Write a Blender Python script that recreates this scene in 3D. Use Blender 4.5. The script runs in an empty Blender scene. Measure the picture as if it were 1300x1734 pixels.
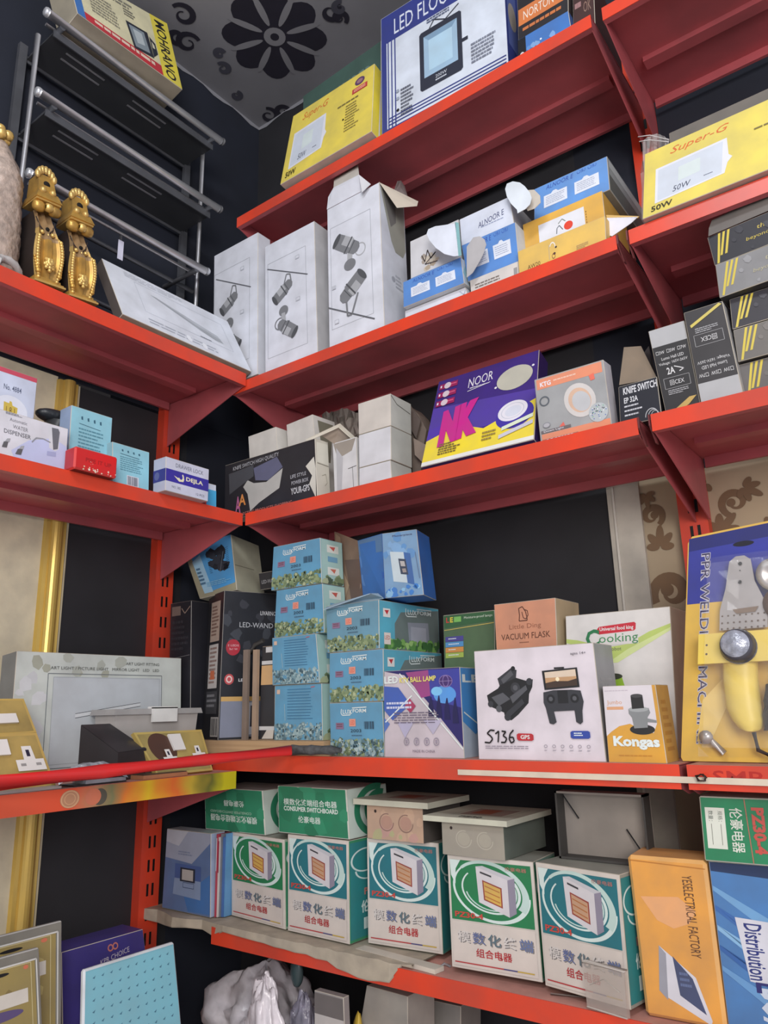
import bpy, bmesh, math, random
from mathutils import Vector, Matrix, noise
import numpy as np
S = bpy.context.scene
COL = S.collection
PI = math.pi
random.seed(7)

# ------------------------------------------------------------------ camera
FPX, PCX, PCY = 1277.32, 650.0, 867.0
CAMLOC = Vector((1.98485, -1.85, 1.5))
ROT = Matrix(((0.79831219, 0.17006537, 0.577733),
              (0.60177023, -0.1872174, -0.77641628),
              (-0.02387985, 0.9674851, -0.25179821)))
cd = bpy.data.cameras.new('camera')
cam = bpy.data.objects.new('camera', cd)
COL.objects.link(cam)
cd.sensor_fit = 'VERTICAL'
cd.sensor_height = 36.0
cd.lens = FPX / 1734.0 * 36.0
cd.clip_start = 0.02
cam.matrix_world = Matrix.Translation(CAMLOC) @ ROT.to_4x4()
S.camera = cam

# ------------------------------------------------------------------ light
S.view_settings.view_transform = 'Standard'
S.view_settings.look = 'None'
S.view_settings.gamma = 1.0
S.view_settings.use_curve_mapping = False
S.view_settings.exposure = 0.0
w = bpy.data.worlds.new('shop_surroundings')
S.world = w
w.use_nodes = True
bgn = w.node_tree.nodes['Background']
bgn.inputs[0].default_value = (0.86, 0.87, 1.0, 1)
bgn.inputs[1].default_value = 0.80


def area(name, loc, target, sx, sy, power, col):
    l = bpy.data.lights.new(name, 'AREA')
    l.shape = 'RECTANGLE'
    l.size, l.size_y = sx, sy
    l.energy = power
    l.color = col
    o = bpy.data.objects.new(name, l)
    COL.objects.link(o)
    o.location = loc
    d = Vector(target) - Vector(loc)
    o.rotation_euler = d.to_track_quat('-Z', 'Y').to_euler()
    return o


area('ceiling_lamp', (1.75, -2.25, 3.72), (0.55, -0.3, 1.7), 0.9, 0.35, 24.0, (0.93, 0.96, 1.0))
area('fill_light', (3.3, -3.3, 2.3), (0.3, -0.5, 1.3), 1.4, 1.4, 78.0, (1.0, 0.95, 0.90))  # added fill light without a fixture, brightens the left wall and lower shelves


# ------------------------------------------------------------------ rays through the photograph
def ray(px, py):
    return ROT @ Vector((px - PCX, -(py - PCY), -FPX))


def RX(px, py, x):
    d = ray(px, py)
    return CAMLOC + d * ((x - CAMLOC.x) / d.x)


def RY(px, py, y):
    d = ray(px, py)
    return CAMLOC + d * ((y - CAMLOC.y) / d.y)


def RZ(px, py, z):
    d = ray(px, py)
    return CAMLOC + d * ((z - CAMLOC.z) / d.z)


def RP(px, py, a, n):
    d = ray(px, py)
    return CAMLOC + d * ((a - CAMLOC).dot(n) / d.dot(n))


def PJ(p):
    d = ROT.transposed() @ (Vector(p) - CAMLOC)
    return (PCX + d.x / -d.z * FPX, PCY - d.y / -d.z * FPX)


def widen(tl, bl, wd, y=None, x=None, yaw=0.0):
    """the four corners of a face whose right end is out of sight: left edge as seen, width wd"""
    u = Vector((math.cos(yaw), math.sin(yaw), 0)) * wd
    A, B = (RY(*tl, y), RY(*bl, y)) if y is not None else (RX(*tl, x), RX(*bl, x))
    return [tl, PJ(A + u), PJ(B + u), bl]


# ------------------------------------------------------------------ materials
def lin(c):
    return tuple((v / 255 / 12.92) if v / 255 <= 0.04045 else ((v / 255 + 0.055) / 1.055) ** 2.4 for v in c)


_M = {}


def mat(c, rough=0.6, metal=0.0, dirt=0.16, bump=0.06, scale=14.0, spec=0.4, alpha=1.0, trans=0.0, emit=0):
    key = (tuple(c), rough, metal, dirt, bump, scale, spec, alpha, trans, emit)
    if key in _M:
        return _M[key]
    m = bpy.data.materials.new('m_%d_%d_%d' % tuple(c))
    m.use_nodes = True
    nt = m.node_tree
    b = nt.nodes['Principled BSDF']
    L = lin(c)
    b.inputs['Roughness'].default_value = rough
    b.inputs['Metallic'].default_value = metal
    b.inputs['Specular IOR Level'].default_value = spec
    b.inputs['Alpha'].default_value = alpha
    b.inputs['Transmission Weight'].default_value = trans
    if dirt > 0:
        tc = nt.nodes.new('ShaderNodeTexCoord')
        no = nt.nodes.new('ShaderNodeTexNoise')
        no.inputs['Scale'].default_value = scale
        no.inputs['Detail'].default_value = 5
        nt.links.new(tc.outputs['Object'], no.inputs['Vector'])
        ra = nt.nodes.new('ShaderNodeValToRGB')
        ra.color_ramp.elements[0].position = 0.3
        ra.color_ramp.elements[1].position = 0.68
        k = 1 - dirt
        g = sum(L) / 3
        ra.color_ramp.elements[0].color = tuple((v * k * 0.9 + g * 0.1 * k) for v in L) + (1,)
        ra.color_ramp.elements[1].color = tuple(min(1, v * (1 + dirt * 0.35)) for v in L) + (1,)
        nt.links.new(no.outputs['Fac'], ra.inputs['Fac'])
        nt.links.new(ra.outputs['Color'], b.inputs['Base Color'])
        if bump > 0:
            bu = nt.nodes.new('ShaderNodeBump')
            bu.inputs['Strength'].default_value = bump * 2.5
            bu.inputs['Distance'].default_value = 0.004
            nt.links.new(no.outputs['Fac'], bu.inputs['Height'])
            nt.links.new(bu.outputs['Normal'], b.inputs['Normal'])
    else:
        b.inputs['Base Color'].default_value = L + (1,)
    _M[key] = m
    return m


def ink(c, rough=0.55):
    return mat(c, rough=rough, dirt=0.08, bump=0.0, scale=20.0)


WHITE = (222, 224, 228)
K = (22, 23, 27)


def gloss(c, rough=0.3):
    return mat(c, rough=rough, dirt=0.1, bump=0.08, scale=9.0)


# ------------------------------------------------------------------ mesh builder
class MB:
    def __init__(s):
        s.v, s.f, s.m, s.mats, s.sm = [], [], [], [], []

    def mi(s, m):
        if m not in s.mats:
            s.mats.append(m)
        return s.mats.index(m)

    def poly(s, pts, m, smooth=False):
        i = len(s.v)
        s.v += [Vector(p) for p in pts]
        s.f.append(tuple(range(i, i + len(pts))))
        s.m.append(s.mi(m))
        s.sm.append(smooth)

    def add(s, vs, fs, m, smooth=False):
        i = len(s.v)
        s.v += [Vector(p) for p in vs]
        k = s.mi(m)
        for f in fs:
            s.f.append(tuple(i + j for j in f))
            s.m.append(k)
            s.sm.append(smooth)

    def hexa(s, a, b, m, mm=None):
        """a: bottom ring of 4, b: top ring of 4 ; closed hexahedron"""
        vs = list(a) + list(b)
        fs = [(3, 2, 1, 0), (4, 5, 6, 7), (0, 1, 5, 4), (1, 2, 6, 5), (2, 3, 7, 6), (3, 0, 4, 7)]
        s.add(vs, fs, m)

    def box(s, p, q, m):
        x0, y0, z0 = p
        x1, y1, z1 = q
        s.hexa([(x0, y0, z0), (x1, y0, z0), (x1, y1, z0), (x0, y1, z0)],
               [(x0, y0, z1), (x1, y0, z1), (x1, y1, z1), (x0, y1, z1)], m)

    def slab(s, pts, n, t, m):
        """polygon pts given thickness t along n"""
        n = Vector(n).normalized() * t
        k = len(pts)
        vs = [Vector(p) for p in pts] + [Vector(p) + n for p in pts]
        fs = [tuple(range(k - 1, -1, -1)), tuple(range(k, 2 * k))]
        fs += [(i, (i + 1) % k, k + (i + 1) % k, k + i) for i in range(k)]
        s.add(vs, fs, m)

    def tube(s, pts, r, m, n=12, caps=True, radii=None):
        pts = [Vector(p) for p in pts]
        vs, fs = [], []
        up = Vector((0, 0, 1))
        for i, p in enumerate(pts):
            d = (pts[min(i + 1, len(pts) - 1)] - pts[max(i - 1, 0)]).normalized()
            a = d.cross(up)
            if a.length < 0.05:
                a = d.cross(Vector((1, 0, 0)))
            a.normalize()
            b = d.cross(a).normalized()
            up = b.cross(d) if abs(b.cross(d).length) > .5 else up
            rr = radii[i] if radii else r
            for j in range(n):
                t = 2 * PI * j / n
                vs.append(p + a * math.cos(t) * rr + b * math.sin(t) * rr)
        for i in range(len(pts) - 1):
            for j in range(n):
                fs.append((i * n + j, i * n + (j + 1) % n, (i + 1) * n + (j + 1) % n, (i + 1) * n + j))
        s.add(vs, fs, m, True)
        if caps:
            s.add(vs[:n], [tuple(range(n))], m)
            s.add(vs[-n:], [tuple(range(n - 1, -1, -1))], m)

    def lathe(s, prof, c, axis, m, n=24):
        """prof: (r, h) ; centre c ; axis direction"""
        axis = Vector(axis).normalized()
        a = axis.orthogonal().normalized()
        b = axis.cross(a)
        vs, fs = [], []
        for r, h in prof:
            for j in range(n):
                t = 2 * PI * j / n
                vs.append(Vector(c) + axis * h + a * math.cos(t) * r + b * math.sin(t) * r)
        for i in range(len(prof) - 1):
            for j in range(n):
                fs.append((i * n + j, i * n + (j + 1) % n, (i + 1) * n + (j + 1) % n, (i + 1) * n + j))
        fs.append(tuple(range(n)))
        fs.append(tuple((len(prof) - 1) * n + j for j in range(n)))
        s.add(vs, fs, m, True)

    def build(s, name, parent=None, origin=None):
        o0 = Vector(origin) if origin is not None else Vector((0, 0, 0))
        me = bpy.data.meshes.new(name)
        me.from_pydata([tuple(v - o0) for v in s.v], [], s.f)
        for m in s.mats:
            me.materials.append(m)
        me.polygons.foreach_set('material_index', s.m)
        me.polygons.foreach_set('use_smooth', s.sm)
        me.update()
        o = bpy.data.objects.new(name, me)
        COL.objects.link(o)
        if parent is not None:
            o.parent = parent
            o.location = o0 - parent.location
        else:
            o.location = o0
        return o


def fixn(o):
    bm = bmesh.new()
    bm.from_mesh(o.data)
    bmesh.ops.recalc_face_normals(bm, faces=bm.faces)
    bm.to_mesh(o.data)
    bm.free()
    return o


def tag(o, label, cat, group=None, kind=None):
    if label:
        o['label'] = label
    if cat:
        o['category'] = cat
    if group:
        o['group'] = group
    if kind:
        o['kind'] = kind
    return o


def empty(name, loc, label, cat, group=None):
    o = bpy.data.objects.new(name, None)
    COL.objects.link(o)
    o.location = loc
    o.empty_display_size = 0.05
    return tag(o, label, cat, group)


def struct(name, mb):
    o = mb.build(name)
    o['kind'] = 'structure'
    return o


# ------------------------------------------------------------------ text as mesh, fitted in a unit box
_T = {}


def tmesh(txt, bold=0.0, shear=0.0):
    key = (txt, bold, shear)
    if key in _T:
        return _T[key]
    c = bpy.data.curves.new('t', 'FONT')
    c.body = txt
    c.resolution_u = 2
    c.offset = bold
    c.shear = shear
    o = bpy.data.objects.new('t', c)
    COL.objects.link(o)
    dg = bpy.context.evaluated_depsgraph_get()
    e = o.evaluated_get(dg)
    m = e.to_mesh()
    vs = [(v.co.x, v.co.y) for v in m.vertices]
    fs = [tuple(p.vertices) for p in m.polygons]
    e.to_mesh_clear()
    bpy.data.objects.remove(o)
    bpy.data.curves.remove(c)
    x0, x1 = min(v[0] for v in vs), max(v[0] for v in vs)
    y0, y1 = min(v[1] for v in vs), max(v[1] for v in vs)
    _T[key] = ([((v[0] - x0) / (x1 - x0), (v[1] - y0) / (y1 - y0)) for v in vs], fs)
    return _T[key]


# ------------------------------------------------------------------ a printable face: u to the right, v downwards, both 0..1
class Face:
    def __init__(s, mb, tl, tr, br, bl):
        s.mb = mb
        s.c = [Vector(p) for p in (tl, tr, br, bl)]
        a = (s.c[1] - s.c[0]) + (s.c[2] - s.c[3])
        b = (s.c[3] - s.c[0]) + (s.c[2] - s.c[1])
        s.n = b.cross(a).normalized()
        s.W, s.H = a.length / 2, b.length / 2
        s.l = 0.0003

    def p(s, u, v, l=None):
        c = s.c
        return (c[0] * (1 - u) + c[1] * u) * (1 - v) + (c[3] * (1 - u) + c[2] * u) * v + s.n * (s.l if l is None else l)

    def nx(s):
        s.l += 0.00009

    def poly(s, pts, m, ds=True):
        s.mb.poly([s.p(u, v) for u, v in pts][::-1], m)
        s.nx()

    def rect(s, u0, v0, u1, v1, m):
        s.poly([(u0, v0), (u1, v0), (u1, v1), (u0, v1)], m)

    def ell(s, cu, cv, ru, rv, m, n=28, a0=0, rot=0.0):
        cr, sr = math.cos(rot), math.sin(rot)
        pts = []
        for i in range(n):
            t = 2 * PI * i / n
            x, y = math.cos(t) * ru * s.W, math.sin(t) * rv * s.H
            pts.append((cu + (x * cr - y * sr) / s.W, cv + (x * sr + y * cr) / s.H))
        s.poly(pts, m)

    def circ(s, cu, cv, r, m, n=28):
        """round in real size, r as a fraction of the width"""
        s.ell(cu, cv, r, r * s.W / s.H, m, n)

    def ring(s, cu, cv, ru, rv, th, m, n=36, t0=0.0, t1=1.0, rot=0.0, taper=0):
        cr, sr = math.cos(rot), math.sin(rot)

        def q(t, k):
            x, y = math.cos(t) * ru * k * s.W, math.sin(t) * rv * k * s.H
            return s.p(cu + (x * cr - y * sr) / s.W, cv + (x * sr + y * cr) / s.H)
        vs, fs = [], []
        for i in range(n + 1):
            f = i / n
            t = 2 * PI * (t0 + (t1 - t0) * f)
            h = th * (1 - taper * f)
            vs += [q(t, 1.0), q(t, 1.0 - h)]
        for i in range(n):
            fs.append((2 * i, 2 * i + 1, 2 * i + 3, 2 * i + 2))
        s.mb.add(vs, fs, m)
        s.nx()

    def line(s, u0, v0, u1, v1, w, m):
        a = Vector((u0 * s.W, v0 * s.H))
        b = Vector((u1 * s.W, v1 * s.H))
        d = b - a
        if d.length < 1e-7:
            return
        n = Vector((-d.y, d.x)).normalized() * w / 2
        q = [a + n, b + n, b - n, a - n]
        s.poly([(t.x / s.W, t.y / s.H) for t in q], m)

    def path(s, pts, w, m):
        for a, b in zip(pts[:-1], pts[1:]):
            s.line(a[0], a[1], b[0], b[1], w, m)
            s.l -= 0.00009
        s.nx()

    def ribbon(s, pts, ws, m):
        P2 = [Vector((u * s.W, v * s.H)) for u, v in pts]
        vs = []
        for i, p in enumerate(P2):
            d = (P2[min(i + 1, len(P2) - 1)] - P2[max(i - 1, 0)]).normalized()
            n = Vector((-d.y, d.x)) * ws[i] / 2
            for q in (p + n, p - n):
                vs.append(s.p(q.x / s.W, q.y / s.H))
        s.mb.add(vs, [(2 * i, 2 * i + 1, 2 * i + 3, 2 * i + 2) for i in range(len(P2) - 1)], m)
        s.nx()

    def frame(s, u0, v0, u1, v1, w, m):
        s.path([(u0, v0), (u1, v0), (u1, v1), (u0, v1), (u0, v0)], w, m)

    def text(s, t, u0, v0, u1, v1, m, rot=0, bold=0.0, shear=0.0, slope=0.0):
        vs, fs = tmesh(t, bold, shear)
        out = []
        for x, y in vs:
            if rot == 0:
                a, b = x, 1 - y
            elif rot == 90:      # reads downwards
                a, b = y, x
            elif rot == 180:
                a, b = 1 - x, y
            else:                # reads upwards
                a, b = 1 - y, 1 - x
            u = u0 + (u1 - u0) * a
            v = v0 + (v1 - v0) * b + slope * (a - .5)
            out.append(s.p(u, v))
        s.mb.add(out, fs, m)
        s.nx()

    def lines(s, u0, v0, u1, v1, n, m, fill=0.5, seed=1, ragged=0.35, words=True):
        """rows of print too small to read"""
        r = random.Random(seed)
        hh = (v1 - v0) / n
        for i in range(n):
            v = v0 + hh * i
            u = u0
            end = u1 - (u1 - u0) * r.random() * ragged
            while u < end - 0.004:
                w = (u1 - u0) * r.uniform(0.05, 0.17) if words else end - u
                e = min(u + w, end)
                s.mb.poly([s.p(u, v + hh * fill), s.p(e, v + hh * fill), s.p(e, v), s.p(u, v)], m)
                u = e + (u1 - u0) * 0.02
        s.nx()

    def bars(s, u0, v0, u1, v1, m, vert=True, n=22, seed=3, bg=None):
        if bg:
            du, dv = (u1 - u0) * .08, (v1 - v0) * .08
            s.rect(u0 - du, v0 - dv, u1 + du, v1 + dv, bg)
        r = random.Random(seed)
        for i in range(n):
            a = i / n
            b = a + r.uniform(0.3, 0.8) / n
            if vert:
                q = [(u0 + (u1 - u0) * a, v0), (u0 + (u1 - u0) * b, v0), (u0 + (u1 - u0) * b, v1), (u0 + (u1 - u0) * a, v1)]
            else:
                q = [(u0, v0 + (v1 - v0) * a), (u1, v0 + (v1 - v0) * a), (u1, v0 + (v1 - v0) * b), (u0, v0 + (v1 - v0) * b)]
            s.mb.poly([s.p(*t) for t in q][::-1], m)
        s.nx()

    def blobs(s, u0, v0, u1, v1, n, mats, r0, r1, seed=1, asp=1.0):
        r = random.Random(seed)
        for i in range(n):
            cu, cv = r.uniform(u0, u1), r.uniform(v0, v1)
            rr = r.uniform(r0, r1)
            k = r.randint(5, 8)
            ph = r.random() * 6
            pts = []
            for j in range(k):
                t = 2 * PI * j / k + ph
                q = rr * r.uniform(0.6, 1.15)
                u = min(max(cu + math.cos(t) * q, 0.004), 0.996)
                v = min(max(cv + math.sin(t) * q * asp * s.W / s.H, 0.004), 0.996)
                pts.append(s.p(u, v, s.l + 0.000012 * (i % 12)))
            s.mb.poly(pts[::-1], r.choice(mats))
        s.l += 0.00025


# ------------------------------------------------------------------ fit a carton to four corners seen in the photograph
def fitq(pts, z0, a, yaw0=0.0, d=0.1, reg=1.0, partial=True, yaw=None, lean=None, ext=True, level=True):
    """pts TL,TR,BR,BL pixels ; a=('y',v)|('x',v)|('z',) for the lower left corner ; returns corners + frame (real, rectangular in depth)"""
    best = None

    def trial(yw, ln):
        n = Vector((math.sin(yw) * math.cos(ln), -math.cos(yw) * math.cos(ln), math.sin(ln)))
        zz = z0 + max(0.0, math.sin(ln)) * d
        if a[0] == 'y':
            A = RY(*pts[3], a[1])
        elif a[0] == 'x':
            A = RX(*pts[3], a[1])
        else:
            A = RZ(*pts[3], zz)
        q = [RP(*p, A, n) for p in pts]
        e1, e2, s1, s2 = q[1] - q[0], q[2] - q[3], q[3] - q[0], q[2] - q[1]
        c = 0
        for e in (e1, e2):
            for t in (s1, s2):
                c += (e.dot(t) / (e.length * t.length)) ** 2
        c += (e1.length / e2.length - 1) ** 2
        if not partial:
            c += (s1.length / s2.length - 1) ** 2
        c += 0.5 * ((e2.z / e2.length) ** 2 + (e1.z / e1.length) ** 2)
        if a[0] == 'z':
            c += 4 * (e2.z / e2.length) ** 2
        c += reg * (0.03 * (yw - yaw0) ** 2 + 0.02 * ln ** 2)
        return c, q, n, zz
    ys = [yaw] if yaw is not None else [yaw0 + math.radians(t) for t in range(-40, 41, 2)]
    ls = [lean] if lean is not None else [math.radians(t) for t in range(-6, 34, 2)]
    for yw in ys:
        for ln in ls:
            t = trial(yw, ln)
            if best is None or t[0] < best[0]:
                best = t + (yw, ln)
    c, q, n, zz, yw, ln = best
    TL, TR, BR, BL = q
    for i, (tp, bt) in enumerate(((TL, BL), (TR, BR)) if ext else ()):
        e = bt - tp
        k = (zz - tp.z) / e.z if abs(e.z) > 1e-6 else 1
        if a[0] != 'z' or True:
            if i == 0:
                BL = tp + e * k
            else:
                BR = tp + e * k
    if level and ext:
        zt = (TL.z + TR.z) / 2
        TL = BL + (TL - BL) * ((zt - BL.z) / (TL.z - BL.z))
        TR = BR + (TR - BR) * ((zt - BR.z) / (TR.z - BR.z))
    return dict(TL=TL, TR=TR, BR=BR, BL=BL, n=n, yaw=yw, lean=ln, z=zz, cost=c)


WORN = (188, 180, 165)
LOG = []


class Carton:
    """a closed cardboard carton: front quad from the fit, depth d, a separate material per face"""

    def __init__(s, pts, z0, a, d, col, yaw0=0.0, side=None, top=None, bottom=None, edge=WORN, bev=0.0011,
                 rough=0.5, lift=0.0, wob=0.0, name='', **kw):
        F = fitq(pts, z0, a, yaw0=yaw0, d=d, **kw)
        s.F = F
        s.n = F['n']
        s.d = d
        mb = MB()
        s.mb = mb
        dv = -F['n'] * d
        f = [F['BL'], F['BR'], F['TR'], F['TL']]
        b = [p + dv for p in f]
        s.f, s.b = f, b
        cm = lambda c: mat(c, rough=rough)
        bm = bmesh.new()
        vs = [bm.verts.new(p) for p in f + b]
        idx = [(0, 1, 2, 3), (5, 4, 7, 6), (1, 5, 6, 2), (4, 0, 3, 7), (3, 2, 6, 7), (4, 5, 1, 0)]
        cols = [col, side or col, side or col, side or col, top or side or col, bottom or side or col]
        for i, ix in enumerate(idx):
            fc = bm.faces.new([vs[j] for j in ix])
            fc.material_index = mb.mi(cm(cols[i]))
        if bev:
            em = mb.mi(cm(edge)) if edge else 0
            bmesh.ops.bevel(bm, geom=list(bm.edges), offset=bev, segments=1, affect='EDGES', material=em)
        bmesh.ops.recalc_face_normals(bm, faces=bm.faces)
        bm.verts.index_update()
        mb.add([v.co.copy() for v in bm.verts], [], mb.mats[0])
        for fc in bm.faces:
            mb.f.append(tuple(v.index for v in fc.verts))
            mb.m.append(fc.material_index)
            mb.sm.append(False)
        bm.free()
        s.front = Face(mb, f[3], f[2], f[1], f[0])
        s.right = Face(mb, f[2], b[2], b[1], f[1])
        s.left = Face(mb, b[3], f[3], f[0], b[0])
        s.top = Face(mb, b[3], b[2], f[2], f[3])
        s.under = Face(mb, f[0], f[1], b[1], b[0])
        s.u = (F['BR'] - F['BL']).normalized()
        s.v = (F['TL'] - F['BL']).normalized()
        LOG.append((name, [round(c, 3) for c in F['BL']], 'w %.3f h %.3f yaw %.0f lean %.0f cost %.4f' % (
            (F['BR'] - F['BL']).length, (F['TL'] - F['BL']).length, math.degrees(F['yaw']), math.degrees(F['lean']), F['cost'])))

    def done(s, name, label, cat='box', group=None, parent=None):
        o = s.mb.build(name, parent=parent, origin=s.f[0])
        if parent is None:
            tag(o, label, cat, group)
        return o


Z1, Z2, ZA, Z3, Z4, ZC, Z5 = 3.067, 2.474, 2.492, 2.054, 1.390, 1.349, 0.963
Z6, ZD = 0.50, 0.46
SD = 0.40
# ================================================================== room
RED = mat((214, 66, 40), rough=0.33, dirt=0.18, bump=0.03, scale=9.0)
RED_SHADE = mat((182, 88, 94), rough=0.42, dirt=0.2, bump=0.03, scale=7.0)  # shelf red with the cool grey of shaded undersides in its colour
DARKW = mat((34, 38, 50), rough=0.8, dirt=0.2, bump=0.05, scale=5.0)
DUST = mat((196, 140, 128), rough=0.7, dirt=0.3, bump=0.02, scale=12.0)
BOARD = mat((42, 42, 46), rough=0.7, dirt=0.22, bump=0.04, scale=6.0)
CH = 3.88

m = MB()
m.box((-0.1, -4.6, -0.05), (4.6, 0.1, 0.0), mat((206, 202, 198), rough=0.35))
struct('floor', m)

# ceiling with printed medallion and scrolls
m = MB()
CEIL = mat((146, 146, 152), rough=0.75, dirt=0.22, bump=0.05, scale=3.0)
m.box((-0.1, -4.6, CH), (4.6, 0.1, CH + 0.06), CEIL)
CF = Face(m, (0, 0, CH), (0, -2, CH), (2, -2, CH), (2, 0, CH))   # u = -y/2, v = x/2
if CF.n.z > 0:
    CF.n = -CF.n
dk = ink((52, 50, 62))
md = ink((84, 84, 96))
fc = RZ(465, 62, CH)
fu, fv = -fc.y / 2, fc.x / 2


def cpt(px, py):
    p = RZ(px, py, CH)
    return (-p.y / 2, p.x / 2)


R0 = 0.090
for k in range(8):
    a = 2 * PI * (k + .5) / 8 + 0.35
    CF.ell(fu + math.cos(a) * R0 * .56, fv + math.sin(a) * R0 * .56, R0 * .50, R0 * .34, dk, 20, rot=a)
CF.ell(fu, fv, R0 * .5, R0 * .5, dk, 20)
for k in range(8):
    a = 2 * PI * k / 8 + 0.35
    CF.ell(fu + math.cos(a) * R0 * .62, fv + math.sin(a) * R0 * .62, R0 * .36, R0 * .07, CEIL, 16, rot=a)
CF.ell(fu, fv, R0 * .22, R0 * .22, CEIL, 20)
CF.ell(fu, fv, R0 * .09, R0 * .09, dk, 12)


def scroll(px, py, r, a0, sgn=1, mm=dk):
    u, v = cpt(px, py)
    pts = []
    for i in range(26):
        t = i / 25
        rr = r * (1 - .72 * t)
        a = a0 + sgn * t * 2 * PI * 1.15
        pts.append((u + math.cos(a) * rr, v + math.sin(a) * rr))
    CF.ribbon(pts, [0.022 * (.25 + .75 * math.sin(PI * min(1, (i + 4) / 24))) for i in range(26)], mm)


for a in ((310, 25, .022, 0, 1), (318, 72, .022, 2.0, -1), (300, 62, .016, 3.5, 1), (455, 195, .02, .5, 1), (478, 188, .016, 2.5, -1),
          (560, 20, .02, 1, 1), (575, 30, .014, 3, -1)):
    scroll(*a)
for a in ((378, 115, .013, 0, 1), (372, 90, .010, 2, -1), (575, 12, .012, 1, -1), (400, 160, .01, 1, 1)):
    scroll(*a, mm=md)
struct('ceiling', m)

# right wall: black panel, marbled column strip, damask paper ; above the third shelf everything is dark
m = MB()
m.box((-0.1, 0.0, 0), (1.33, 0.1, CH), BOARD)
m.box((1.33, 0.0, 2.04), (4.6, 0.1, CH), DARKW)
m.box((1.33, 0.0, 0), (4.6, 0.1, 2.04), mat((176, 158, 130), rough=0.6, dirt=0.14, scale=4.0))
DF = Face(m, (1.41, 0, 2.04), (2.21, 0, 2.04), (2.21, 0, 1.24), (1.41, 0, 1.24))
damask = ink((118, 92, 66))
dam2 = ink((140, 112, 84))


def leafy(F, cu, cv, s, rot, mm):
    for k, (da, L) in enumerate(((0, 1), (.7, .8), (-.7, .8), (1.5, .6), (-1.5, .6))):
        a = rot + da
        F.ell(cu + math.cos(a) * s * L * .6, cv + math.sin(a) * s * L * .6, s * L * .55, s * .2, mm, 14, rot=a)


def curl(F, cu, cv, r, a0, sg, mm, w=0.02, turns=1.2):
    pts = []
    for i in range(30):
        t = i / 29
        rr = r * (1 - .75 * t)
        a = a0 + sg * t * 2 * PI * turns
        pts.append((cu + math.cos(a) * rr, cv + math.sin(a) * rr))
    F.ribbon(pts, [w * 1.3 * (.3 + .7 * math.sin(PI * min(1, (i + 5) / 27))) for i in range(30)], mm)
    F.ell(pts[-1][0], pts[-1][1], w * .9, w * .9, mm, 14)


for q in ((.06, .36, .055, 2.6, 1, .022), (.10, .55, .05, 3.5, -1, .018), (.45, .2, .06, 0, 1, .02), (.4, .5, .07, 1, -1, .02),
          (.75, .3, .06, 2, 1, .02), (.03, .12, .035, 1, -1, .014), (.27, .12, .04, 2, 1, .014), (.33, .33, .04, 5, 1, .014)):
    curl(DF, q[0], q[1], q[2], q[3], q[4], damask, q[5])
for q in ((.045, .22, .06, -1.5), (.22, .2, .06, -.8), (.30, .08, .05, .6), (.14, .42, .05, 1.0), (.5, .35, .06, 2), (.36, .22, .05, -1.2),
          (.02, .05, .04, 1.5), (.20, .05, .04, 2.6), (.6, .12, .05, 0), (.08, .66, .05, -2.4), (.27, .24, .04, 0.2)):
    leafy(DF, q[0], q[1], q[2], q[3], damask)
struct('wall_right', m)
m = MB()
m.box((1.33, -0.012, 0), (1.412, 0.0, 2.04), mat((190, 184, 172), rough=0.35, dirt=0.3, scale=9.0))
m.box((1.345, -0.018, 0), (1.35, -0.012, 2.04), mat((206, 202, 192), rough=0.35))
o = struct('trim_1', m)

# left wall: pale marbled panel, gold half-round moulding, dark panel
m = MB()
m.box((-0.1, -4.6, 0), (0.0, -0.775, CH), mat((216, 208, 180), rough=0.5, dirt=0.16, bump=0.2, scale=16.0))
m.box((-0.1, -0.775, 0), (0.0, -0.60, CH), mat((60, 60, 62), rough=0.7))
m.box((-0.1, -0.712, 0), (0.001, -0.30, 2.46), BOARD)
m.box((-0.1, -4.6, 2.47), (0.002, 0.0, CH), DARKW)
m.box((-0.1, -0.30, 0), (0.001, 0.0, 2.47), DARKW)
struct('wall_left', m)
m = MB()
GOLDM = mat((212, 180, 92), rough=0.32, metal=0.35, dirt=0.2, bump=0.02, scale=5.0)
prof = [(0.0, -0.778), (0.010, -0.774), (0.012, -0.765)]
for i in range(9):
    a = PI * i / 8
    prof.append((0.012 + math.sin(a) * 0.018, -0.745 - math.cos(a) * 0.018))
prof += [(0.010, -0.724), (0.012, -0.716), (0.0, -0.712)]
vs = []
for z in (0.0, 2.46):
    vs += [(x, y, z) for x, y in prof]
k = len(prof)
m.add(vs, [(i, i + 1, k + i + 1, k + i) for i in range(k - 1)], GOLDM, False)
m.box((0.0, -0.712, 0), (0.006, -0.706, 2.46), mat((200, 190, 160), rough=0.5))
fixn(struct('trim_2', m))
# papered cove where the walls meet the ceiling
m = MB()
for ax in (0, 1):
    for i in range(34):
        t0, t1 = i * 0.05, (i + 1) * 0.05
        h0, h1 = 0.006 + 0.004 * math.sin(i * 1.7), 0.006 + 0.004 * math.sin((i + 1) * 1.7)
        if ax == 0:
            m.poly([(t0, -0.002, CH), (t1, -0.002, CH), (t1, -0.002, CH - h1 * 2), (t0, -0.002, CH - h0 * 2)], CEIL)
        else:
            m.poly([(0.004, -t0, CH), (0.004, -t1, CH), (0.004, -t1, CH - h1 * 2), (0.004, -t0, CH - h0 * 2)], CEIL)
struct('trim_3', m)

# ================================================================== slotted uprights
BLK = ink((14, 12, 12))


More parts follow.
